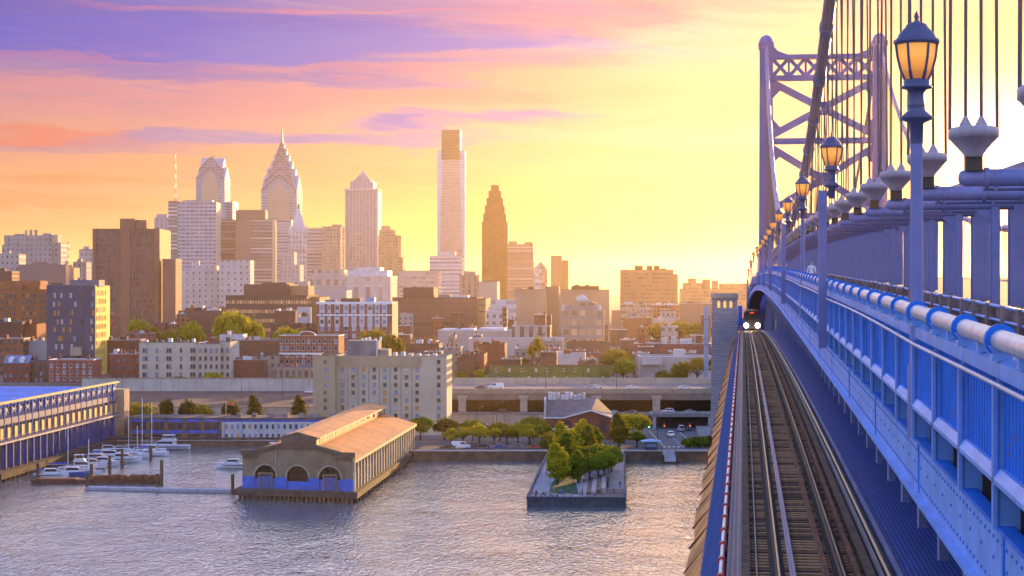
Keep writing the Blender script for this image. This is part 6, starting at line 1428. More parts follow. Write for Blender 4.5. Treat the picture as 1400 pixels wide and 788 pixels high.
# red brick and white pier apartment block
RW = building('apartment_block', 'tall red brick apartment block with white window bays and white crown', 'apartment block', 433, 536, 413, 960, 26, mat('bay_brick', (.26, .10, .075), .9, var=.12, scale=.2, stain=.3), ROOFG, cope=WHITE, phrase='the red and white apartment block',
              extras=(('penthouse', 466, 492, 408, 6, 8, PLBR), ('water_tank', 500, 512, 407, 5, 6, mat('tank_blue', (.2, .3, .5), .6)), ('roof_room', 444, 458, 410, 4, 5, ROOFG)), rot=3)
w_, h_ = RW['_w'], RW['_h']; rz_ = RW.location.z
MB().box(w_/2 + .003, w_/2 + .2, .1, 25.9, 0, h_).build('sun_tinted_side', mat('side_sun_ochre', (.50, .36, .22), .85, var=.1), RW)  # side wall coloured as if sunlit, lighter than the brick front
for k, u in enumerate((440, 450, 461, 473, 484, 495, 506, 516, 526)):
    xx = X(u, 960) - RW.location.x; ww = 2.6 if k not in (1,) else 1.6
    MB().box(xx - ww/2, xx + ww/2, -.35, -.003, Zv(447, 960) - rz_, h_ - .2).build('white_bay', mat('bay_white', (.52, .50, .52), .8, var=.08, stain=.3), RW)
    windows(RW, [(xx, Zv(418 + 9.5 * j + 6, 960) - rz_) for j in range(5)], ww * .72, 2.1, FRW, ((WGD, 2), (WGB, 1), (WGW, 1)), xo=-.36, seed=30 + k)
MB().box(-w_/2, w_/2, -.5, -.36, Zv(432, 960) - rz_, Zv(430, 960) - rz_).build('balcony_band', WHITE, RW)
MB().box(-w_/2 - .3, w_/2 + .3, -.6, -.01, h_ - 1.2, h_ - .05).build('cornice', WHITE, RW)

# green covered row
GW = building('green_row', 'long low building wrapped in green netting above the viaduct', 'building', 670, 836, 501, 775, 14, mat('green_net', (.10, .15, .035), .85, var=.28, scale=.25, stain=.45), ROOFT, phrase='the green wrapped building', rot=1)
w_ = GW['_w']; gzz = GW.location.z
windows(GW, [(-w_/2 + w_ * a, Zv(520, 775) - gzz) for a in (.07, .11, .22, .32, .42, .53, .63, .73, .93)], .9, 1.5, FRW, ((WGD, 1), (WGW, 1)), seed=9)
windows(GW, [(-w_/2 + w_ * a, Zv(508, 775) - gzz) for a in (.05, .16, .26, .38, .47, .61, .70, .81)], .8, 1.2, FRW, ((WGW, 1), (WGD, 1)), seed=10)
for k in range(7): MB().box(-w_/2 + w_ * (k + .5) / 7.2, -w_/2 + w_ * (k + .5) / 7.2 + .3, -.25, -.003, 0, GW['_h'] - .3).build('seam', LD if False else mat('net_seam', (.05, .08, .02), .9), GW)
# grey white warehouse and brick rows at the right
WH = building('warehouse', 'pale grey warehouse with a tall plain front behind the viaduct, by the stone bridge pier', 'warehouse', 876, 975, 488, 800, 26, mat('warehouse_pale', (.42, .38, .36), .85, var=.1, scale=.12, stain=.4), ROOFS, extras=(('roof_room', 922, 936, 478, 6, 7, PLW), ('loading_front', 878, 905, 499, -2.2, 2.1, mat('loading_pale', (.48, .44, .44), .85, var=.1, stain=.3))), phrase='the pale warehouse', rot=1)
windows(WH, [(X(910, 800) - WH.location.x, Zv(519, 800) - WH.location.z), (X(919, 800) - WH.location.x, Zv(519, 800) - WH.location.z)], 2.0, 1.6, FRD, ((WGD, 1),))
building('brick_row', 'long dark red brick row with a white end gable above the pale warehouse', 'building', 868, 972, 470, 900, 18, BRICK, ROOFT, cope=PLW, extras=(('chimney', 873, 882, 456, 2, 4, PLB), ('roof_room', 905, 912, 462, 4, 6, PLW), ('roof_room', 918, 925, 461, 4, 6, PLW), ('roof_room', 930, 946, 464, 4, 8, ROOFS), ('roof_room', 952, 960, 459, 5, 6, PLB)), phrase='the long brick row')
SP = thing('steel_mast', 'pale blue square steel mast standing left of the stone bridge pier', 'mast', (X(965.5, 770), 770, 11))
MB().box(-.85, .85, -.85, .85, 0, Zv(419, 770) - 11).box(-1.2, 1.2, -1.2, 1.2, 0, 1).build('shaft', mat('mast_blue', (.22, .30, .46), .5, var=.1, stain=.3), SP)
for z in (6, 16, 26): MB().box(-1.0, 1.0, -1.0, 1.0, z, z + .4).build('collar', PAINT3, SP)
# stone pier of the bridge
AN = thing('stone_pier', 'granite bridge pier tower with three lit windows and a cornice, beside the track', 'bridge pier', (X(991, 600), 600, 2.4), -BA)
GRN_ = bpy.data.materials.new('granite_blocks'); GRN_.use_nodes = True; g = NT(GRN_.node_tree); p = g.n['Principled BSDF']
uv = g.node('ShaderNodeUVMap', uv_map='UVMap').outputs[0]; bt = g.node('ShaderNodeTexBrick'); g.l.new(uv, bt.inputs[0])
bt.inputs['Color1'].default_value = (.25, .235, .30, 1); bt.inputs['Color2'].default_value = (.33, .30, .34, 1); bt.inputs['Mortar'].default_value = (.10, .09, .12, 1)
bt.inputs['Scale'].default_value = 1.0; bt.inputs['Brick Width'].default_value = 1.8; bt.inputs['Row Height'].default_value = .8; bt.inputs['Mortar Size'].default_value = .05
g.l.new(bt.outputs[0], p.inputs['Base Color']); p.inputs['Roughness'].default_value = .85
aw = 4.1; ah = Zv(401, 600) - 2.4
MB().frustum(2 * aw + .8, 18, 2 * aw, 17, 0, ah - 6, cy=8).build('shaft', GRN_, AN)
MB().box(-aw + .1, aw - .1, .2, 16, ah - 5.995, ah - 1.6).build('belfry', GRN_, AN)
MB().box(-aw - .2, aw + .2, -.3, 16.5, ah - 6.5, ah - 5.9).build('string_course', CONC, AN)
MB().box(-aw - .4, aw + .4, -.4, 16.6, ah - 1.58, ah - .9).box(-aw - .1, aw + .1, -.1, 16.2, ah - .88, ah).build('cornice', CONC, AN)
for x in (-1.9, 0, 1.9): MB().xprism([(x - .42, ah - 4.6), (x + .42, ah - 4.6), (x + .42, ah - 2.9), (x, ah - 2.4), (x - .42, ah - 2.9)], .12, .3).build('lit_window', mat('pier_lit_window', (.8, .45, .1), .4, var=0, emit=(1, .42, .05), estr=.55), AN)
bkt = MB().box(aw + .05, aw + 2.6, 2, 5, ah - 12, ah - 8).box(aw + .05, aw + 1.4, 2, 5, ah - 8, ah - 4); bkt.build('blue_bracket', PAINT, AN)

# ================================================================ mid city
def bb(nm, lab, cat, *a, **k): return building(nm, lab, cat, *a, **k)
GLDW = facade('brown_gold_bands', (.155, .080, .055), (.62, .34, .14), 1.5, 5.4, .72, .36, rough=.3)
bb('office_block', 'wide brown office block with rows of golden windows', 'office block', 308, 420, 404, 1110, 45, GLDW, PLBR, extras=(('upper_storey', 333, 396, 389, 3, 30, mat('brown_smooth', (.15, .075, .055), .85, var=.1)), ('upper_storey', 358, 392, 386.5, 4, 24, MATS['brown_smooth']), ('side_block', 396.2, 422, 391, 6, 22, mat('orange_tan', (.40, .21, .11), .85, var=.1))), phrase='the office block with golden windows')
bb('office_wing', 'orange tan wing on the right of the office block with golden windows', 'office wing', 420.5, 437, 406, 1125, 40, MATS['orange_tan'], PLBR)
MALL = facade('mall_brown', (.19, .095, .070), (.16, .075, .055), 60, 9, .98, .25, rough=.7)
bb('department_store', 'very wide low brown commercial block in the middle distance', 'commercial block', 536, 652, 407, 1250, 60, MALL, PLBR, extras=(('roof_block', 551, 593, 393, 8, 30, mat('roof_block_brown', (.15, .07, .055), .85, var=.1)), ('roof_block', 600, 615, 403, 8, 20, ROOFG), ('roof_unit', 618, 640, 404, 10, 12, ROOFS)), phrase='the wide brown commercial block')
bb('department_store', 'tan sunlit end of the wide brown commercial block', 'commercial block', 652.5, 664, 408, 1252, 50, facade('store_tan', (.40, .25, .12), (.2, .13, .08), 5, 4, .6, .3), PLBR)
bb('office_block', 'white glass office block with a steel stair tower, left of the tan slab block', 'office block', 666, 703, 410, 1350, 30, facade('white_glass', (.55, .52, .52), (.42, .40, .42), 7, 6, .9, .5), ROOFS, extras=())
bb('office_block', 'small white office with square dark windows in front of the white glass block', 'office block', 665, 686, 425, 1200, 20, facade('white_square', (.52, .48, .45), (.12, .12, .16), 4.4, 4.4, .45, .5), ROOFS)
bb('parking_garage', 'open steel stair frame beside the small white office', 'stair tower', 686.5, 693, 420, 1205, 10, facade('stair_open', (.30, .19, .14), (.07, .045, .04), 3.2, 3.2, .7, .7), PLBR)
TANP = mat('tan_slab', (.40, .265, .175), .85, var=.1, scale=.04, stain=.25)
bb('slab_block', 'plain tan slab block with two vertical dark joints', 'office block', 703, 746, 396, 1400, 40, TANP, PLBR, extras=(('roof_unit', 722, 730, 392, 6, 10, PLBR), ('parapet_room', 705, 715, 394, 5, 10, TANP)), phrase='the plain tan slab block')
bb('slab_block', 'narrow brown tan slab standing between two larger tan blocks', 'office block', 745, 764, 392, 1430, 34, mat('tan_slab_dark', (.30, .185, .125), .85, var=.1, scale=.04), PLBR)
bb('slab_block', 'wide tan block with roof equipment behind the domed stone building', 'office block', 766, 833, 396, 1500, 45, mat('tan_slab_wide', (.42, .27, .17), .85, var=.1, scale=.04, stain=.25), PLBR, extras=(('roof_room', 781, 819, 391, 8, 20, PLBR), ('roof_unit', 785, 792, 389, 10, 8, ROOFG), ('roof_unit', 800, 806, 389, 10, 8, ROOFG)), phrase='the wide tan block')
STF = facade('stone_grid', (.36, .27, .22), (.46, .28, .15), 4.6, 5.4, .62, .60, rough=.3)
CH = bb('custom_house', 'stone civic building with tall gridded windows and a small domed lantern on its roof', 'civic building', 767, 826, 425, 1060, 30, STF, PLT, extras=(('upper_storey', 776, 816, 414, .6, 24, STF), ('roof_step', 783, 810, 411, 5, 14, PLT)), phrase='the domed stone building')
MB().lathe([(3.2, CH['_h'] + 4.5), (3.2, CH['_h'] + 6.6), (2.2, CH['_h'] + 8.0), (.3, CH['_h'] + 9.0)], 12, cx=-.6, cy=10).build('dome', PLW, CH)
for a in (-10.6, 9.0): MB().lathe([(1.3, CH['_h']), (1.3, CH['_h'] + 2.2), (.2, CH['_h'] + 3.4)], 8, cx=a, cy=3).build('corner_lantern', PLW, CH)
bb('colonnade_block', 'low pale building with a row of tall columns in front of the tan slab blocks', 'building', 700, 752, 446, 1090, 20, facade('colonnade', (.46, .38, .31), (.13, .09, .08), 5.2, 30, .45, .85), ROOFS)
bb('exhibition_hall', 'long low white roofed hall with shallow curved roofs behind the hotel', 'hall', 598, 702, 452, 1120, 40, mat('hall_pale', (.42, .36, .33), .85, var=.1, scale=.1), ROOFS, extras=(('roof_ridge', 603, 622, 450, 5, 25, ROOFS), ('roof_ridge', 628, 648, 450, 5, 25, ROOFS), ('roof_ridge', 655, 690, 449, 5, 25, ROOFS)), phrase='the long white roofed hall')
bb('exhibition_hall', 'lower white flat building left of the domed stone building', 'hall', 640, 770, 463, 1010, 26, mat('hall_white', (.48, .42, .38), .85, var=.1, scale=.1), ROOFS)
HSP = facade('hospital_bands', (.30, .165, .095), (.19, .115, .075), 3.6, 4.0, .86, .42, rough=.4)
HS = bb('hospital_slab', 'wide brown slab block with many window bands, tallest on the right of the skyline', 'office block', 848, 921, 369, 1900, 60, HSP, PLBR, extras=(('roof_room', 868, 879, 363, 10, 20, PLBR), ('roof_unit', 884, 892, 363.5, 10, 14, PLBR), ('roof_unit', 894, 902, 363.5, 10, 14, PLBR), ('roof_unit', 903, 911, 367, 10, 14, PLBR)), phrase='the wide brown slab block')
bb('hospital_wing', 'narrow right wing of the wide brown slab block', 'office wing', 921.5, 927, 375, 1905, 50, mat('wing_brown', (.30, .16, .09), .85, var=.1), PLBR)
FARB = facade('far_tan_bands', (.36, .215, .13), (.25, .15, .10), 4, 4.2, .85, .4, rough=.5)
for u0, u1, vt, y, lab, ex in ((931, 1006, 395, 2100, 'long tan block with stepped roof rooms right of the wide brown slab block', (('roof_room', 941, 952, 381, 10, 20, MATS['wing_brown']), ('roof_room', 961, 971, 382, 10, 20, MATS['wing_brown']), ('roof_room', 934, 960, 387, 5, 20, FARB), ('roof_room', 974, 982, 384, 10, 20, FARB), ('roof_room', 984, 1003, 388, 8, 20, FARB))), (1004, 1030, 388, 2200, 'tan block at the foot of the bridge tower in the distance', ())):
    bb('apartment_slab', lab, 'office block', u0, u1, vt, y, 50, FARB, PLBR, extras=ex)
for u0, u1, vt, y, m, rf, lab, nm in (
    (849, 892, 416, 1500, facade('far_white_bands', (.48, .36, .26), (.34, .2, .13), 5, 5, .9, .45), ROOFS, 'pale low block with two rows of wide windows below the wide brown slab block', 'low_block'),
    (892, 930, 417, 1480, BRICKO, ROOFS, 'low red brick block with white window bands below the wide brown slab block', 'low_block'),
    (852, 890, 434, 1300, mat('low_brown_red', (.27, .10, .055), .9, var=.15), PLW, 'flat brown red shed with a pale roof above the long brick row', 'low_block'),
    (893, 928, 436, 1290, mat('low_white', (.48, .38, .32), .85, var=.1), ROOFS, 'low white block right of the flat brown red shed', 'low_block'),
    (929, 978, 415, 1400, mat('low_tan', (.36, .20, .12), .85, var=.12), PLW, 'tan block with a wide pale flat roof left of the steel mast', 'low_block'),
    (905, 927, 446, 1150, facade('low_white_win', (.46, .38, .32), (.12, .09, .08), 4, 5, .4, .4), ROOFS, 'small white building with dark windows above the long brick row', 'low_block'),
    (836, 850, 425, 1600, mat('far_tan', (.34, .2, .12), .85, var=.1), PLBR, 'narrow tan block between the domed stone building and the slab block', 'low_block'),
    (244, 318, 425, 1150, mat('low_mauve_brick', (.20, .105, .08), .9, var=.12), PLBR, 'low mauve brown block behind the big green tree', 'low_block'),
    (253, 290, 421, 1200, PLBR, ROOFG, 'low brown building left of the office block with golden windows', 'low_block'),
    (370, 437, 443, 1000, BRICKD, ROOFT, 'low dark brick building with a hip of chimneys below the orange tan wing', 'low_block'),
    (375, 404, 425, 1040, PLBR, ROOFG, 'plain dark gabled block in front of the golden windows', 'low_block'),
    (312, 382, 465, 880, PLBR, ROOFG, 'long plain brown brick wall building left of the arched pediment', 'low_block'),
    (300, 332, 458, 900, PLW, ROOFS, 'flat white roofed building left of the long plain brown wall', 'low_block'),
    (317, 360, 492, 800, mat('dark_red_brick', (.13, .045, .035), .9, var=.2, scale=.3), ROOFS, 'dark red brick warehouse with a white roof edge above the pale wall', 'low_block'),
    (375, 428, 502, 790, facade('white_front_shop', (.30, .22, .18), (.10, .08, .08), 2.6, 6, .5, .6), ROOFB, 'small house row with pale fronts and slate roof left of the hotel', 'low_block'),
    (345, 380, 486, 830, TANF, ROOFT, 'tan house block above the dark red brick warehouse', 'low_block'),
    (128, 190, 465, 850, BRICKD, ROOFS, 'brick building with silver roofs right of the dark tower block', 'low_block'),
    (150, 192, 484, 800, BRICK, ROOFS, 'brick house with a pale roof beside the yellow side of the dark tower block', 'low_block'),
    (172, 205, 456, 930, BRICK, ROOFG, 'brown brick house with white top room left of the cream blocks', 'low_block'),
    (-10, 30, 440, 860, PLBR, ROOFG, 'dark plain brick building below the orange brick office block', 'low_block'),
    (28, 50, 443, 865, MATS['orange_brick'], PLBR, 'small sunlit orange brick block below the office grid', 'low_block'),
    (-10, 32, 463, 830, BRICKO, ROOFS, 'low orange house row with pale roofs at the left edge', 'low_block'),
    (36, 66, 466, 840, PLW, ROOFS, 'low white building beside the dark tower block', 'low_block'),
    (625, 647, 488, 800, PLBR, ROOFT, 'dark brown house right of the hotel above the viaduct', 'low_block'),
    (646, 662, 484, 810, BRICK, ROOFT, 'narrow red brick house with chimneys right of the dark brown house', 'low_block'),
    (655, 690, 470, 860, PLB, ROOFT, 'stepped red brick house group behind the green wrapped building', 'low_block'),
    (775, 834, 468, 950, mat('dark_flat_brown', (.16, .085, .065), .9, var=.15), PLBR, 'flat dark brown building in front of the domed stone building', 'low_block'),
    (745, 800, 484, 860, PLW, ROOFS, 'low white block with many roof units behind the green wrapped building', 'low_block'),
    (560, 600, 470, 900, BRICKD, ROOFT, 'brown brick block behind the right end of the hotel roof', 'low_block'),
    (600, 630, 475, 850, TANF, ROOFS, 'tan brick house block with a pale roof right of the hotel', 'low_block')):
    ex = []
    for k in range(rnd.randint(1, 3)):
        a = rnd.uniform(u0 + (u1 - u0) * .05, u1 - (u1 - u0) * .3); ww = rnd.uniform(.08, .22) * (u1 - u0)
        ex.append(('roof_room', a, a + ww, vt - rnd.uniform(2, 6) * 850 / y, rnd.uniform(3, 6), 4, rnd.choice((PLW, PLB, ROOFS, ROOFT))))
    if vt > 455:
        for k in range(rnd.randint(1, 3)):
            a = rnd.uniform(u0 + 2, u1 - 4); ex.append(('chimney', a, a + 2.4, vt - rnd.uniform(4, 7) * 850 / y, 1.0 + k * .2, 1.4, PLB))
    bb(nm, lab, 'building', u0, u1, vt, y, 20, m, rf, extras=ex, cope=PLW if vt in (492, 465) else None)
# free standing arch wall (pale) below the orange wing
AR = thing('arched_screen', 'pale stone screen with a round arch below the orange tan wing', 'arch', (X(415.5, 1020), 1020, 12))
q = MB(); ht = Zv(420, 1020) - 12; hb_ = 20
r0 = 2.6; cz = ht - 5.2
q.box(-3.7, -r0, 0, 3, 0, ht); q.box(r0, 3.7, 0, 3, 0, ht); q.box(-r0, r0, 0, 3, cz + r0 + .4, ht); q.box(-r0, r0, .3, 2.5, 0, cz)
for k in range(10):
    a0_, a1_ = k * math.pi / 10, (k + 1) * math.pi / 10
    q.add([(r0 * math.cos(a0_), 0, cz + r0 * math.sin(a0_)), (r0 * math.cos(a0_), 0, cz + r0 + .4), (r0 * math.cos(a1_), 0, cz + r0 + .4), (r0 * math.cos(a1_), 0, cz + r0 * math.sin(a1_))], [(3, 2, 1, 0)])
q.build('wall', PLW, AR)

# ================================================================ skyline
SKYP = 1.0
LAV = facade('beaux_lavender', (.36, .30, .30), (.19, .16, .18), 4.2, 4.6, .42, .5)
LAV2 = facade('beaux_pink', (.46, .38, .36), (.22, .18, .19), 4.6, 4.8, .34, .46)
o = bb('grand_hotel', 'ornate pale grey stone hotel with chimneys and a mansard top on the far left', 'hotel', 3, 70, 335, 1750, 40, LAV, PLT, extras=(('upper_storey', 6, 66, 322, 3, 30, LAV), ('roof_room', 20, 32, 320, 6, 12, LAV), ('chimney', 34, 37, 315, 8, 4, PLT), ('chimney', 40.5, 44, 314.5, 8, 4, PLT), ('chimney', 47, 51, 314.5, 8, 4, PLT), ('roof_room', 58, 70, 319, 6, 12, LAV)), phrase='the ornate grey hotel')
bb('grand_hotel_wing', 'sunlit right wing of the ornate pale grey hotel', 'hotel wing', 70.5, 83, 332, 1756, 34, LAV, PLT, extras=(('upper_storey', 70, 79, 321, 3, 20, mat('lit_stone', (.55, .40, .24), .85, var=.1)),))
for u0, u1, vt, y, m, lab in ((-6, 26, 347, 1600, facade('pale_stone', (.40, .36, .33), (.12, .11, .13), 4, 5, .4, .4), 'pale stone block in front of the ornate grey hotel'), (-8, 16, 371, 1450, BRICKD, 'brown brick block with white windows at the left edge'), (25, 90, 362, 1550, mat('mauve_brick', (.27, .16, .145), .9, var=.1), 'mauve pink brick block with a pale door above the orange office block'), (90, 101, 366, 1650, mat('lit_narrow', (.55, .32, .14), .85, var=.15), 'narrow sunlit building right of the mauve block'),
                      (108, 128, 341, 1900, LAV2, 'pale stone block with a broken roofline left of the brown ribbed tower'), (100, 118, 358, 1800, LAV, 'lower grey block left of the brown ribbed tower')):
    bb('stone_block', lab, 'building', u0, u1, vt, y, 26, m, ROOFG, extras=(('roof_room', u0 + (u1 - u0) * .3, u0 + (u1 - u0) * .6, vt - 4, 4, 8, m),))
for u, v, v2, y, lab in ((93.5, 321, 366, 1700, 'thin red and white lattice mast right of the ornate hotel'), (240, 208, 275, 2500, 'thin faint lattice mast above the white slab tower')):
    m_ = thing('radio_mast', lab, 'mast', (X(u, y), y, Zv(v2, y) - 3)); hm = Zv(v, y) - Zv(v2, y)
    q = MB()
    for k in range(10):
        z0, z1 = hm * k / 10, hm * (k + 1) / 10; r0, r1 = 1.6 * (1 - k / 13), 1.6 * (1 - (k + 1) / 13)
        for a in range(3):
            c0, c1 = a * 2.094, (a + 1) * 2.094
            q.bar((r0 * math.cos(c0), r0 * math.sin(c0), z0), (r1 * math.cos(c0), r1 * math.sin(c0), z1), .35, m=k % 2); q.bar((r0 * math.cos(c0), r0 * math.sin(c0), z0), (r1 * math.cos(c1), r1 * math.sin(c1), z1), .2, m=k % 2)
    q.build('lattice', [RED, WHITE], m_); MB().box(-2.5, 2.5, -2.5, 2.5, -30, 3).build('base', CONC, m_)
BRT = facade('brown_ribbed', (.25, .115, .078), (.14, .070, .058), 1.9, 3.8, .62, .72, rough=.35)
o = bb('brown_tower', 'broad brown ribbed office tower with two square rooftop blocks', 'office tower', 127, 217, 313, 1300, 53, BRT, PLBR, extras=(('rooftop_block', 164, 184, 299, 4, 14, mat('brown_tower_plain', (.29, .13, .08), .85, var=.08)), ('rooftop_block', 185, 200, 301, 6, 14, MATS['brown_tower_plain']), ('stair_shaft', 164, 178, 309, -1.4, 1.3, MATS['brown_tower_plain']), ('stair_shaft', 211, 217.5, 312, -1.0, .9, MATS['brown_tower_plain'])), phrase='the brown ribbed tower')
for u0, u1 in ((127, 131), (165, 178), (211, 217)): MB().box(X(u0, 1300) - o.location.x, X(u1, 1300) - o.location.x, -.9, -.003, 0, o['_h'] - .2).build('pier', MATS['brown_tower_plain'], o)
MB().box(o['_w']/2 + .003, o['_w']/2 + .5, .3, 52, 0, o['_h']).build('sun_tinted_side', mat('brown_tower_side', (.56, .25, .10), .8, var=.08), o)  # sun on the right wall put into a brighter orange brown
bb('brown_tower_wing', 'lower plain brown block at the right foot of the brown ribbed tower', 'office tower', 222, 240, 354, 1290, 30, mat('brown_wing', (.29, .125, .085), .85, var=.08), PLW)
WHT = facade('white_slab_grid', (.44, .42, .47), (.16, .14, .19), 5.6, 4.6, .84, .46, rough=.25)
DKB = facade('dark_slab_bands', (.24, .17, .16), (.50, .44, .45), 60, 4.6, .96, .42)
o = bb('slab_tower', 'wide white slab tower with a fine window grid', 'office tower', 243, 295, 276, 2350, 50, WHT, ROOFG, extras=(('roof_room', 250, 290, 274, 10, 20, WHT),), phrase='the white slab tower')
MB().box(o['_w']/2 + .003, o['_w']/2 + .6, .3, 49, 0, o['_h']).build('sun_tinted_side', mat('slab_side', (.62, .50, .38), .8, var=.05), o)  # warm sunlight put into the colour of the slab's right wall
bb('slab_tower', 'dark banded end of the white slab tower', 'office tower', 230, 243, 275, 2352, 46, DKB, PLBR)
bb('octagon_tower', 'small pale tower with a chamfered top left of the white slab tower', 'office tower', 211, 231, 298, 2600, 30, facade('pale_oct', (.42, .36, .38), (.2, .16, .2), 6, 4, .2, .9), ROOFG, extras=(('crown', 214, 228, 293, 4, 20, mat('crown_pale', (.42, .36, .38), .8)),))
STR = facade('brown_bands', (.26, .165, .135), (.42, .34, .33), 80, 4.4, .97, .40, rough=.3)
bb('banded_tower', 'brown tower with pale horizontal window bands, left half', 'office tower', 296, 322, 300, 2420, 50, STR, PLBR, phrase='the brown banded towers')
o = bb('banded_tower', 'taller brown banded tower with a flat dark roof box', 'office tower', 322, 372, 300, 2400, 55, STR, PLBR, extras=(('roof_box', 322, 362, 287, 4, 40, mat('roof_box_brown', (.25, .15, .12), .8, var=.06)),))
MB().box(X(322, 2400) - o.location.x, X(343, 2400) - o.location.x, -1.5, -.003, 0, o['_h'] + .2).build('central_shaft', mat('shaft_brown', (.30, .19, .155), .8, var=.06), o)
MB().box(o['_w']/2 + .003, o['_w']/2 + .6, .3, 54, 0, o['_h']).build('sun_tinted_side', mat('banded_side', (.66, .45, .26), .8, var=.05), o)  # right wall tinted to carry the evening sun in its colour
BXA = facade('beaux_white', (.56, .48, .44), (.26, .20, .19), 5.5, 5.2, .28, .42)
bb('stone_block', 'large pale ornate stone block below the white slab tower', 'building', 246, 300, 370, 1700, 30, BXA, PLW, extras=(('upper_storey', 262, 296, 363, 3, 20, BXA), ('roof_room', 262, 272, 357, 5, 8, BXA)), phrase='the pale ornate stone blocks')
o = bb('stone_block', 'pale stone block with paired dark windows right of the ornate one', 'building', 300, 342, 356, 1680, 34, BXA, PLW)
bb('stone_block', 'stepped pale stone tower with sunlit edges in front of the clock tower', 'building', 378, 421, 385, 2200, 40, facade('stepped_stone', (.46, .38, .34), (.24, .19, .18), 4.6, 4.4, .35, .5), PLW, extras=(('upper_storey', 382, 410, 362, 6, 28, MATS['stepped_stone']), ('upper_storey', 385, 402, 345, 10, 20, MATS['stepped_stone'])))
bb('stone_block', 'pale stone block with big arched windows between the clock tower and the pyramid tower', 'building', 424, 472, 374, 2000, 40, facade('arch_stone', (.48, .40, .35), (.24, .17, .15), 9, 12, .5, .5), PLW, extras=(('upper_storey', 426, 470, 369, 3, 30, MATS['arch_stone']),))
bb('stone_block', 'low pale block below the arched stone block', 'building', 424, 474, 398, 1500, 30, mat('low_pale', (.46, .40, .38), .85, var=.08), ROOFS)
bb('curved_roof_hall', 'pale white hall with a curved roof below the pyramid tower', 'hall', 472, 534, 378, 1900, 60, facade('hall_bays', (.54, .46, .42), (.36, .28, .25), 12, 20, .4, .7), ROOFS, extras=(('roof_vault', 476, 530, 370, 5, 40, ROOFS), ('roof_vault', 484, 520, 366, 7, 30, ROOFS)))
for u0, u1, vt, y, m, lab, ex in (
    (420, 441, 312, 2520, facade('white_bands', (.54, .47, .45), (.27, .21, .22), 80, 4.6, .97, .42), 'white banded tower right of the clock tower', ()),
    (440, 466, 310, 2500, facade('tan_grid', (.46, .34, .25), (.30, .20, .15), 4.4, 4.4, .55, .5), 'tan gridded tower beside the white banded tower', (('roof_room', 454, 465, 307, 6, 20, PLT),)),
    (545, 600, 370, 2150, facade('pale_office', (.50, .40, .33), (.40, .31, .25), 5, 5, .8, .4), 'wide pale office block between the pyramid tower and the tallest tower', ()),
    (587, 632, 350, 2300, facade('white_striped', (.60, .54, .52), (.34, .28, .28), 80, 4.6, .98, .40), 'white striped block at the foot of the tallest tower', (('roof_room', 600, 622, 344, 6, 20, PLW),)),
    (628, 655, 376, 1950, facade('arch_top', (.36, .25, .19), (.26, .17, .13), 6, 6, .4, .8), 'brown stone tower with an arched top right of the tallest tower', (('crown', 634, 650, 371, 4, 16, mat('crown_brown', (.36, .25, .19), .8)),)),
    (655, 680, 385, 1700, mat('tan_pale', (.48, .37, .30), .85, var=.08), 'pale tan block below the dark stepped tower', ()),
    (694, 729, 334, 2500, facade('brown_white_bands', (.32, .19, .13), (.46, .32, .24), 80, 4.6, .9, .36), 'brown banded tower with corner bumps right of the stepped tower', (('corner_crown', 695, 707, 330, 3, 12, mat('corner_brown', (.32, .19, .13), .8)), ('corner_crown', 717, 728, 331, 3, 12, MATS['corner_brown']))),
    (753, 768, 349.5, 2600, mat('brown_slab_far', (.30, .165, .10), .85, var=.06), 'brown twin slab tower, taller left half', ()),
    (768.5, 777, 356, 2610, mat('brown_slab_far2', (.32, .175, .105), .85, var=.06), 'brown twin slab tower, lower right half', ()),
    (517, 545, 322, 2750, facade('gold_tower', (.46, .30, .17), (.34, .21, .12), 4, 4.4, .6, .5), 'golden tan tower with a stepped rounded top right of the pyramid tower', (('upper_storey', 518, 538, 314, 4, 30, facade('gold_tower2', (.48, .31, .17), (.34, .21, .12), 4, 4.4, .6, .5)), ('crown', 521, 532, 309, 8, 18, mat('gold_crown', (.50, .32, .17), .8)))),
    (538, 551, 352, 2600, facade('gold_low', (.52, .34, .18), (.3, .2, .12), 4, 4.4, .5, .5), 'lower golden block right of the golden tan tower', ())):
    o = bb('office_tower' if vt < 365 else 'office_block', lab, 'office tower' if vt < 365 else 'office block', u0, u1, vt, y, 36, m, ROOFG, extras=ex)
# pointed glass block
o = thing('glass_tower', 'small pointed pale blue glass tower left of the brown twin slab', 'office tower', (X(739, 2550), 2550, 12))
q = MB(); zz = lambda v: Zv(v, 2550) - 12
q.xprism([(-8.5, 0), (0, 0), (0, zz(357)), (-8.5, zz(367))], 0, 24); q.build('wall', facade('blue_glass', (.46, .47, .56), (.40, .46, .60), 4, 4.5, .9, .8), o)
MB().xprism([(.05, 0), (9, 0), (9, zz(368)), (.05, zz(357))], .5, 24).build('sun_tinted_face', facade('sun_peach_glass', (.50, .36, .26), (.46, .32, .24), 4, 4.5, .9, .8), o)  # right half of the glass, its peach tone painted-in sunlight

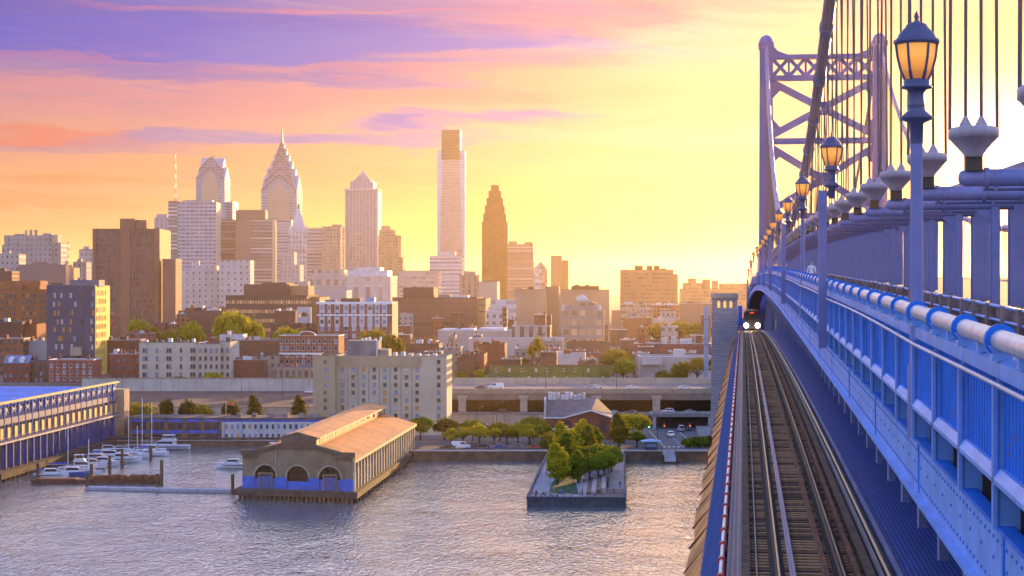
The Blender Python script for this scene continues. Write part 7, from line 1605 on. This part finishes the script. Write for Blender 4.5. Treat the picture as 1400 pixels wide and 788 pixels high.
def gtier(mb, w, z0, ze, zp, m=0):       # a square tier whose four sides end in gables
    a = w / 2
    mb.xprism([(-a, z0), (a, z0), (a, ze), (0, zp), (-a, ze)], -a * .98, a * .98, m)
    mb.yprism([(-a * .96, z0), (a * .96, z0), (a * .96, ze - .3), (0, zp - .4), (-a * .96, ze - .3)], -a * 1.015, a * 1.015, m)
LIB = facade('liberty_glass', (.28, .31, .40), (.19, .22, .31), 4.0, 4.2, .86, .5, rough=.15, met=.2, wvar=.15)
LIBW = facade('liberty_white', (.33, .37, .46), (.20, .23, .32), 60, 4.2, .97, .45, rough=.15, wvar=.15)
LIBG = mat('liberty_panel', (.36, .28, .23), .25, metal=.2, var=.06, scale=.05)
def edges(o, w, ze, zp, wd):
    a = w / 2; q = MB(); yy = -a * 1.0 - .6
    q.bar((-a, yy, ze), (0, yy, zp), wd, wd); q.bar((0, yy, zp), (a, yy, ze), wd, wd)
    q.build('chevron_edge', mat('chevron_slate', (.17, .15, .19), .4, metal=.2, var=0), o)
def chevrons(o, y, items, m):
    for w, z0, ze, zp, yy in items:
        a = w / 2; MB().xprism([(-a, z0), (a, z0), (a, ze), (0, zp), (-a, ze)], yy, yy + 1.5).build('glass_panel', m, o)
# taller twin with the spire
y = 2900; px = y / F
o = thing('spire_tower', 'tallest of the two gabled glass towers, ending in a needle spire', 'skyscraper', (X(385.5, y), y, 12), -R(3)); z = lambda v: Zv(v, y) - 12
q = MB(); gtier(q, 48 * px, 0, z(262), z(240)); q.build('shaft', LIBW, o); edges(o, 48 * px, z(262), z(240), 2.2)
for (w, v0, ve, vp) in ((39, 263, 249, 230), (30, 250, 237, 220), (22, 238, 226, 211), (14.5, 227, 215, 203), (8, 216, 207, 196)):
    q = MB(); gtier(q, w * px, z(v0), z(ve), z(vp)); q.build('crown_tier', LIB, o); edges(o, w * px, z(ve), z(vp), 2.2)
MB().lathe([(4.2, z(208)), (2.4, z(198)), (1.3, z(188)), (.8, z(180)), (.5, z(175.5))], 8).build('spire', mat('spire_metal', (.16, .12, .12), .4, metal=.5, var=0), o)
chevrons(o, y, [(31 * px, 0, z(268), z(251), -24.0 * px - 1.7), (22 * px, z(300), z(274), z(261), -24.0 * px - 2.2)], LIBG)
bb('office_tower', 'pale banded lower block in front of the spire tower', 'office tower', 364, 398, 300, 2800, 40, facade('pale_banded_low', (.46, .40, .40), (.28, .23, .25), 80, 4.4, .97, .42), PLT)
# second twin
o = thing('gabled_tower', 'shorter gabled glass tower catching the sun near its top, behind the white slab tower', 'skyscraper', (X(291.5, y), y, 12), -R(3))
q = MB(); gtier(q, 39 * px, 0, z(246), z(229)); q.build('shaft', LIBW, o); edges(o, 39 * px, z(246), z(229), 2.2)
for (w, v0, ve, vp) in ((31, 247, 233, 216),):
    q = MB(); gtier(q, w * px, z(v0), z(ve), z(vp)); q.build('crown_tier', LIB, o); edges(o, w * px, z(ve), z(vp), 2.2)
MB().lathe([(2.2, z(218)), (2.0, z(214)), (.4, z(211))], 8).build('finial', CONC, o)
chevrons(o, y, [(24 * px, 0, z(252), z(236), -20.0 * px - 1.2)], LIBG)
MB().box(8 * px, 26 * px, 0, 40, 0, z(276)).build('side_wing', LIBW, o)
MB().box(26 * px + .05, 27 * px + .5, .5, 38, 0, z(276)).build('sun_tinted_side', mat('gabled_side_sun_gold', (.75, .52, .26), .3, metal=.3, var=.05), o)  # gold tone is sunlight put into the wing's side wall
# clock tower
y = 2650; px = y / F
o = thing('clock_tower', 'ornate white city hall clock tower with a domed top and statue', 'clock tower', (X(408, y), y, 12), -R(4)); z = lambda v: Zv(v, y) - 12
CTW = facade('cityhall_stone', (.56, .50, .50), (.26, .22, .25), 5, 7, .4, .6)
MB().frustum(28 * px, 28 * px, 24 * px, 24 * px, 0, z(340)).build('shaft', CTW, o)
MB().box(-13.5 * px, 13.5 * px, -13.5 * px, 13.5 * px, z(342), z(339.5)).build('cornice', PLW, o)
MB().frustum(23 * px, 23 * px, 20 * px, 20 * px, z(339.4), z(318)).build('clock_stage', CTW, o)
MB().tube([(0, -11.4 * px, z(330)), (0, -12.0 * px, z(330))], 4.0 * px, 16).build('clock_face', mat('clock_face', (.42, .38, .38), .5, var=0), o)
for sx in (-1, 1):
    for s2 in (-1, 1): MB().lathe([(2.2 * px, z(321)), (2.2 * px, z(313)), (.4 * px, z(308))], 8, cx=sx * 9.6 * px, cy=s2 * 9.6 * px).build('corner_turret', PLW, o)
MB().lathe([(9.6 * px, z(318)), (9.0 * px, z(312)), (7.4 * px, z(304)), (5.0 * px, z(296)), (3.2 * px, z(291)), (2.4 * px, z(289)), (2.4 * px, z(287)), (1.0 * px, z(286))], 8, smooth=False).build('dome', mat('dome_lavender', (.50, .46, .50), .6, var=.06), o)
MB().lathe([(1.5, z(286)), (1.9, z(283)), (1.2, z(280.5)), (1.0, z(279.8)), (.9, z(279)), (.2, z(278))], 8).build('statue', mat('statue_bronze', (.16, .12, .10), .6, var=0), o)
# pyramid tower
y = 2900; px = y / F
o = thing('pyramid_tower', 'pale stone tower topped by an open pyramid', 'skyscraper', (X(493.5, y), y, 12), -R(3)); z = lambda v: Zv(v, y) - 12
PYR = facade('pyramid_stone', (.38, .36, .38), (.25, .22, .24), 5.2, 4.4, .45, .93, rough=.3, wvar=.15)
MB().box(-22 * px, 22 * px, 0, 44 * px, 0, z(261)).build('shaft', PYR, o)
MB().box(-23.5 * px, 23.5 * px, -1.5 * px, 45.5 * px, z(261) + .02, z(258)).build('cornice', PLW, o)
MB().box(-16 * px, 16 * px, 6 * px, 38 * px, z(258), z(248)).box(-13 * px, 13 * px, 9 * px, 35 * px, z(248), z(246)).build('crown_base', PYR, o)
q = MB(); b0 = [(-11 * px, 11 * px), (11 * px, 11 * px), (11 * px, 33 * px), (-11 * px, 33 * px)]; ap = (0, 22 * px, z(231.5))
q.add([(x_, y_, z(245.9)) for x_, y_ in b0] + [ap], [(0, 1, 4), (1, 2, 4), (2, 3, 4), (3, 0, 4)]); q.build('pyramid', mat('pyramid_grey', (.17, .14, .16), .5, var=.1), o)
q = MB()
for k in range(7):
    t = k / 7; q.bar((-11 * px * (1 - t), 11 * px + 11 * px * t - .4, z(245.9) + (z(231.5) - z(245.9)) * t), (11 * px * (1 - t), 11 * px + 11 * px * t - .4, z(245.9) + (z(231.5) - z(245.9)) * t), .7)
for s_ in (-1, 1):
    for k in range(4): q.bar((s_ * (-11 + k * 5.5) * px, 11 * px - .5, z(245.9)), (s_ * (k * 1.4) * px * .2, 21.5 * px, z(232.2)), .6)
q.build('pyramid_lattice', PLW, o)
MB().box(22 * px + .01, 22 * px + 1.5, 1, 43 * px, 0, z(262)).build('sun_tinted_side', mat('pyr_side', (.70, .55, .40), .7, var=.05), o)  # lit copy of the stone, sunlight painted into the right wall
MB().box(-14 * px, 4 * px, -2.0, -.01, 0, z(318)).build('lower_front_block', facade('pyr_low', (.46, .36, .32), (.32, .24, .23), 5, 4.4, .5, .6), o)  # low block proud of the shaft, warmer in tone
# tallest tower
y = 3000; px = y / F
o = thing('glass_obelisk', 'tallest glass tower with a darker recessed block on top', 'skyscraper', (X(616.5, y), y, 12), -R(1)); z = lambda v: Zv(v, y) - 12
OBG = facade('obelisk_blue', (.32, .40, .55), (.30, .40, .58), 3.4, 4.2, .9, .8, rough=.12, met=.3, wvar=.12)
MB().box(-19 * px, 19 * px, 4, 60, 0, z(205)).build('shaft', OBG, o)
q = MB(); q.add([(-17.4 * px, 3.4, 0), (17.4 * px, 3.4, 0), (11.5 * px, 3.4, z(218)), (-11.5 * px, 3.4, z(218)), (-17.4 * px, 3.9, 0), (17.4 * px, 3.9, 0), (11.5 * px, 3.9, z(218)), (-11.5 * px, 3.9, z(218))], [(0, 1, 2, 3), (0, 3, 7, 4), (1, 5, 6, 2), (3, 2, 6, 7)])
q.build('front_panel', facade('obelisk_panel', (.30, .28, .28), (.28, .26, .26), 5, 4.2, .95, .75, rough=.15, met=.2, wvar=.12), o)
MB().box(-13.0 * px, 12.6 * px, 2.0, 50, z(218), z(177.5)).build('top_block', facade('obelisk_top', (.095, .075, .062), (.09, .07, .06), 5, 5, .9, .8, rough=.2, met=.2, wvar=.12), o)
# dark stepped tower
y = 2700; px = y / F
o = thing('stepped_tower', 'dark red brown granite tower narrowing in steps to a flat top', 'skyscraper', (X(676.5, y), y, 12), -R(1)); z = lambda v: Zv(v, y) - 12
STP = facade('stepped_granite', (.125, .045, .020), (.080, .030, .015), 3.6, 4.2, .6, .6, rough=.4)
lv = [(36, 303), (32, 292), (27.8, 281), (23.2, 270.5), (17.8, 260.5), (12, 252.5)]
zp_ = 0
for w, v in lv:
    MB().box(-w * px / 2, w * px / 2, (36 - w) * px / 2, 36 * px - (36 - w) * px / 2, zp_, z(v)).build('setback', STP, o); zp_ = z(v) + .01
# ================================================================ far tree masses and mid city trees
for u, y, k, sx, sz, lf, lab in (
    (318, 930, 'round', 2.4, 1.75, LY, 'big rounded green tree in front of the office block with golden windows'), (342, 940, 'round2', 1.7, 1.45, LY, 'smaller rounded tree touching the right of the big green tree'), (188, 1000, 'round', 1.7, 1.3, LY, 'yellow green tree below the brown ribbed tower'),
    (262, 1010, 'round2', 2.0, 1.15, LY, 'low wide yellow green tree left of the big green tree'), (205, 960, 'round', 1.5, .95, LO, 'low olive tree below the brown ribbed tower'), (232, 970, 'round2', 1.5, .9, LO, 'low olive tree above the cream apartment blocks'), (390, 950, 'round', 1.6, 1.1, LY, 'yellow green tree behind the brick pediment'), (408, 955, 'round2', 1.5, 1.0, LY, 'yellow green tree right above the brick pediment'),
    (515, 800, 'willow', 1.6, 1.65, LO, 'tall olive tree behind the left of the hotel roof'), (535, 805, 'willow2', 1.5, 1.55, LO, 'spreading olive tree behind the middle of the hotel roof'), (735, 860, 'willow', 1.25, 1.25, LO, 'olive tree behind the green wrapped building'), (705, 830, 'round', 1.3, 1.0, LO, 'dark olive tree just behind the left of the green wrapped building'),
    (845, 880, 'round2', 1.6, 1.3, LO, 'golden tree at the left of the pale warehouse'), (838, 830, 'round', 1.5, 1.45, LO, 'dark olive tree between the green building and the warehouse'), (852, 770, 'round2', 1.35, 1.3, LG, 'green tree just behind the viaduct left of the warehouse'), (868, 840, 'round', 1.3, 1.2, LO, 'olive tree in front of the left end of the brick row'),
    (953, 775, 'willow', 1.75, 1.55, LO, 'wide see-through willow beside the stone bridge pier'), (908, 772, 'bush', 2.2, 2.2, LO, 'olive bush below the loading front of the warehouse'), (930, 774, 'bush2', 1.6, 1.9, LO, 'olive bush left of the willow'), (905, 1200, 'round', 2.2, 1.1, LO, 'hazy golden tree above the brick row, left one'), (930, 1220, 'round2', 2.6, 1.2, LO, 'hazy golden tree above the brick row, middle one'), (958, 1190, 'round', 2.4, 1.2, LO, 'hazy golden tree above the brick row, right one'),
    (632, 790, 'bush', 1.6, 1.7, LO, 'olive roof garden bush right of the hotel'), (655, 800, 'bush2', 1.8, 1.6, LY, 'yellow bush between the houses right of the hotel'), (244, 772, 'bush', 2.6, 1.1, LG, 'low green hedge on top of the pale wall under the cream blocks'), (290, 774, 'bush2', 2.4, 1.6, LY, 'yellow green bush in front of the cream grey block'), (400, 772, 'bush', 2.2, 1.1, LG, 'green bush on top of the pale wall left of the hotel'), (166, 900, 'round', .9, .9, LO, 'small olive tree right of the dark tower block')):
    vt_ = {318: 425, 342: 433, 188: 436, 262: 438, 205: 445, 232: 449, 390: 447, 408: 449, 515: 449, 535: 456, 735: 461, 905: 441, 930: 438, 958: 442, 845: 476, 953: 489, 705: 486}.get(u)
    if vt_: sz = (Zv(vt_, y) - gz(y)) / 7.9; sx = max(sx, sz * .62)
    tree(k, X(u, y), y, gz(y), sx, sz, lf, lab, cat='shrub' if k.startswith('bush') else 'tree', group='city trees')
# ================================================================ infill houses
HOUSEM = [('red brick', BRICK), ('brown brick', BRICKD), ('orange brick', BRICKO), ('cream', CREAMF), ('tan', TANF), ('grey', GREYF)]
HROOF = [('silver', ROOFS), ('black', ROOFT), ('grey', ROOFG), ('slate blue', ROOFB)]
def free(x0, x1, y0, y1): return not any(x0 < b and x1 > a and y0 < d and y1 > c for a, b, c, d in PARK)
r_ = random.Random(42); made = 0; SEEN = {}
for row, y in enumerate((792, 815, 840, 868, 900, 935, 975, 1020, 1075, 1140, 1220, 1320, 1450, 1600)):
    u = -10
    while u < 985:
        wpx = r_.uniform(14, 30) * 850 / y * r_.uniform(.7, 1.4); yy = y + r_.uniform(-6, 6); d = r_.uniform(9, 14)
        if free(X(u, yy), X(u + wpx, yy), yy, yy + d) and r_.random() < .62:
            hgt = r_.uniform(6.5, 11.5) if y < 1100 else r_.uniform(10, 22); vt = 394 + F * (CAMZ - gz(yy) - hgt) / yy
            cn, cm = r_.choices(HOUSEM, (4, 4, 1.5, 1.2, 1.5, 1))[0]; rn, rm = r_.choices(HROOF, (4, 3, 2, 1))[0]
            uc = u + wpx / 2; near = min(LAND, key=lambda L_: abs(L_[0] - uc) + abs(L_[1] - yy) * .12)
            rel = ('before ' if near[1] > yy + 25 else 'behind ' if near[1] < yy - 25 else 'beside ') + near[2]
            sidew_ = 'left' if uc < near[0] - 12 else 'right' if uc > near[0] + 12 else 'centred'
            tall = 'low' if hgt < 8 else 'taller' if hgt > 10 else 'mid-height'
            lab = f'{tall} {cn} house, {rn} roof, {sidew_} {rel}'
            SEEN[lab] = SEEN.get(lab, 0) + 1
            if SEEN[lab] > 1: lab = lab.replace(' house', (' house', ' corner house', ' row house', ' narrow house', ' plain house', ' wide house')[min(5, SEEN[lab] - 1)])
            ex = [('chimney', u + wpx * a, u + wpx * a + 2.6 * 850 / yy, vt - r_.uniform(3, 6) * 850 / yy, 2 + a * 4, 1.3, PLB) for a in r_.sample((.1, .35, .6, .82), r_.randint(1, 2))]
            if r_.random() < .5: ex.append(('roof_room', u + wpx * .3, u + wpx * .55, vt - r_.uniform(2, 4) * 850 / yy, 5, 3, r_.choice((PLW, ROOFS, PLT))))
            building('town_house', lab, 'house', u, u + wpx, vt, yy, d, cm, rm, extras=ex, group='town houses of the old city', cope=r_.choice((None, PLW, None)), reserve=True)
            made += 1
        u += wpx * r_.uniform(1.0, 1.25)
print('infill houses', made)
for o in SC.objects:
    for k in ('_w', '_h', '_d', '_y', '_rot'):
        if k in o: del o[k]
# ================================================================ air
hz = MB().box(-20500, 20500, -950, 20500, -3, 330).build('haze', None)
hz.data.materials.clear()
hm = bpy.data.materials.new('haze_air'); hm.use_nodes = True; g = NT(hm.node_tree); g.n.clear()
pv = g.node('ShaderNodeVolumePrincipled'); pv.inputs['Color'].default_value = (1.0, .77, .50, 1); pv.inputs['Density'].default_value = HAZE; pv.inputs['Anisotropy'].default_value = .75
ow = g.node('ShaderNodeOutputMaterial'); g.l.new(pv.outputs[0], ow.inputs['Volume']); hz.data.materials.append(hm)
tag(hz, None, None, kind='stuff')
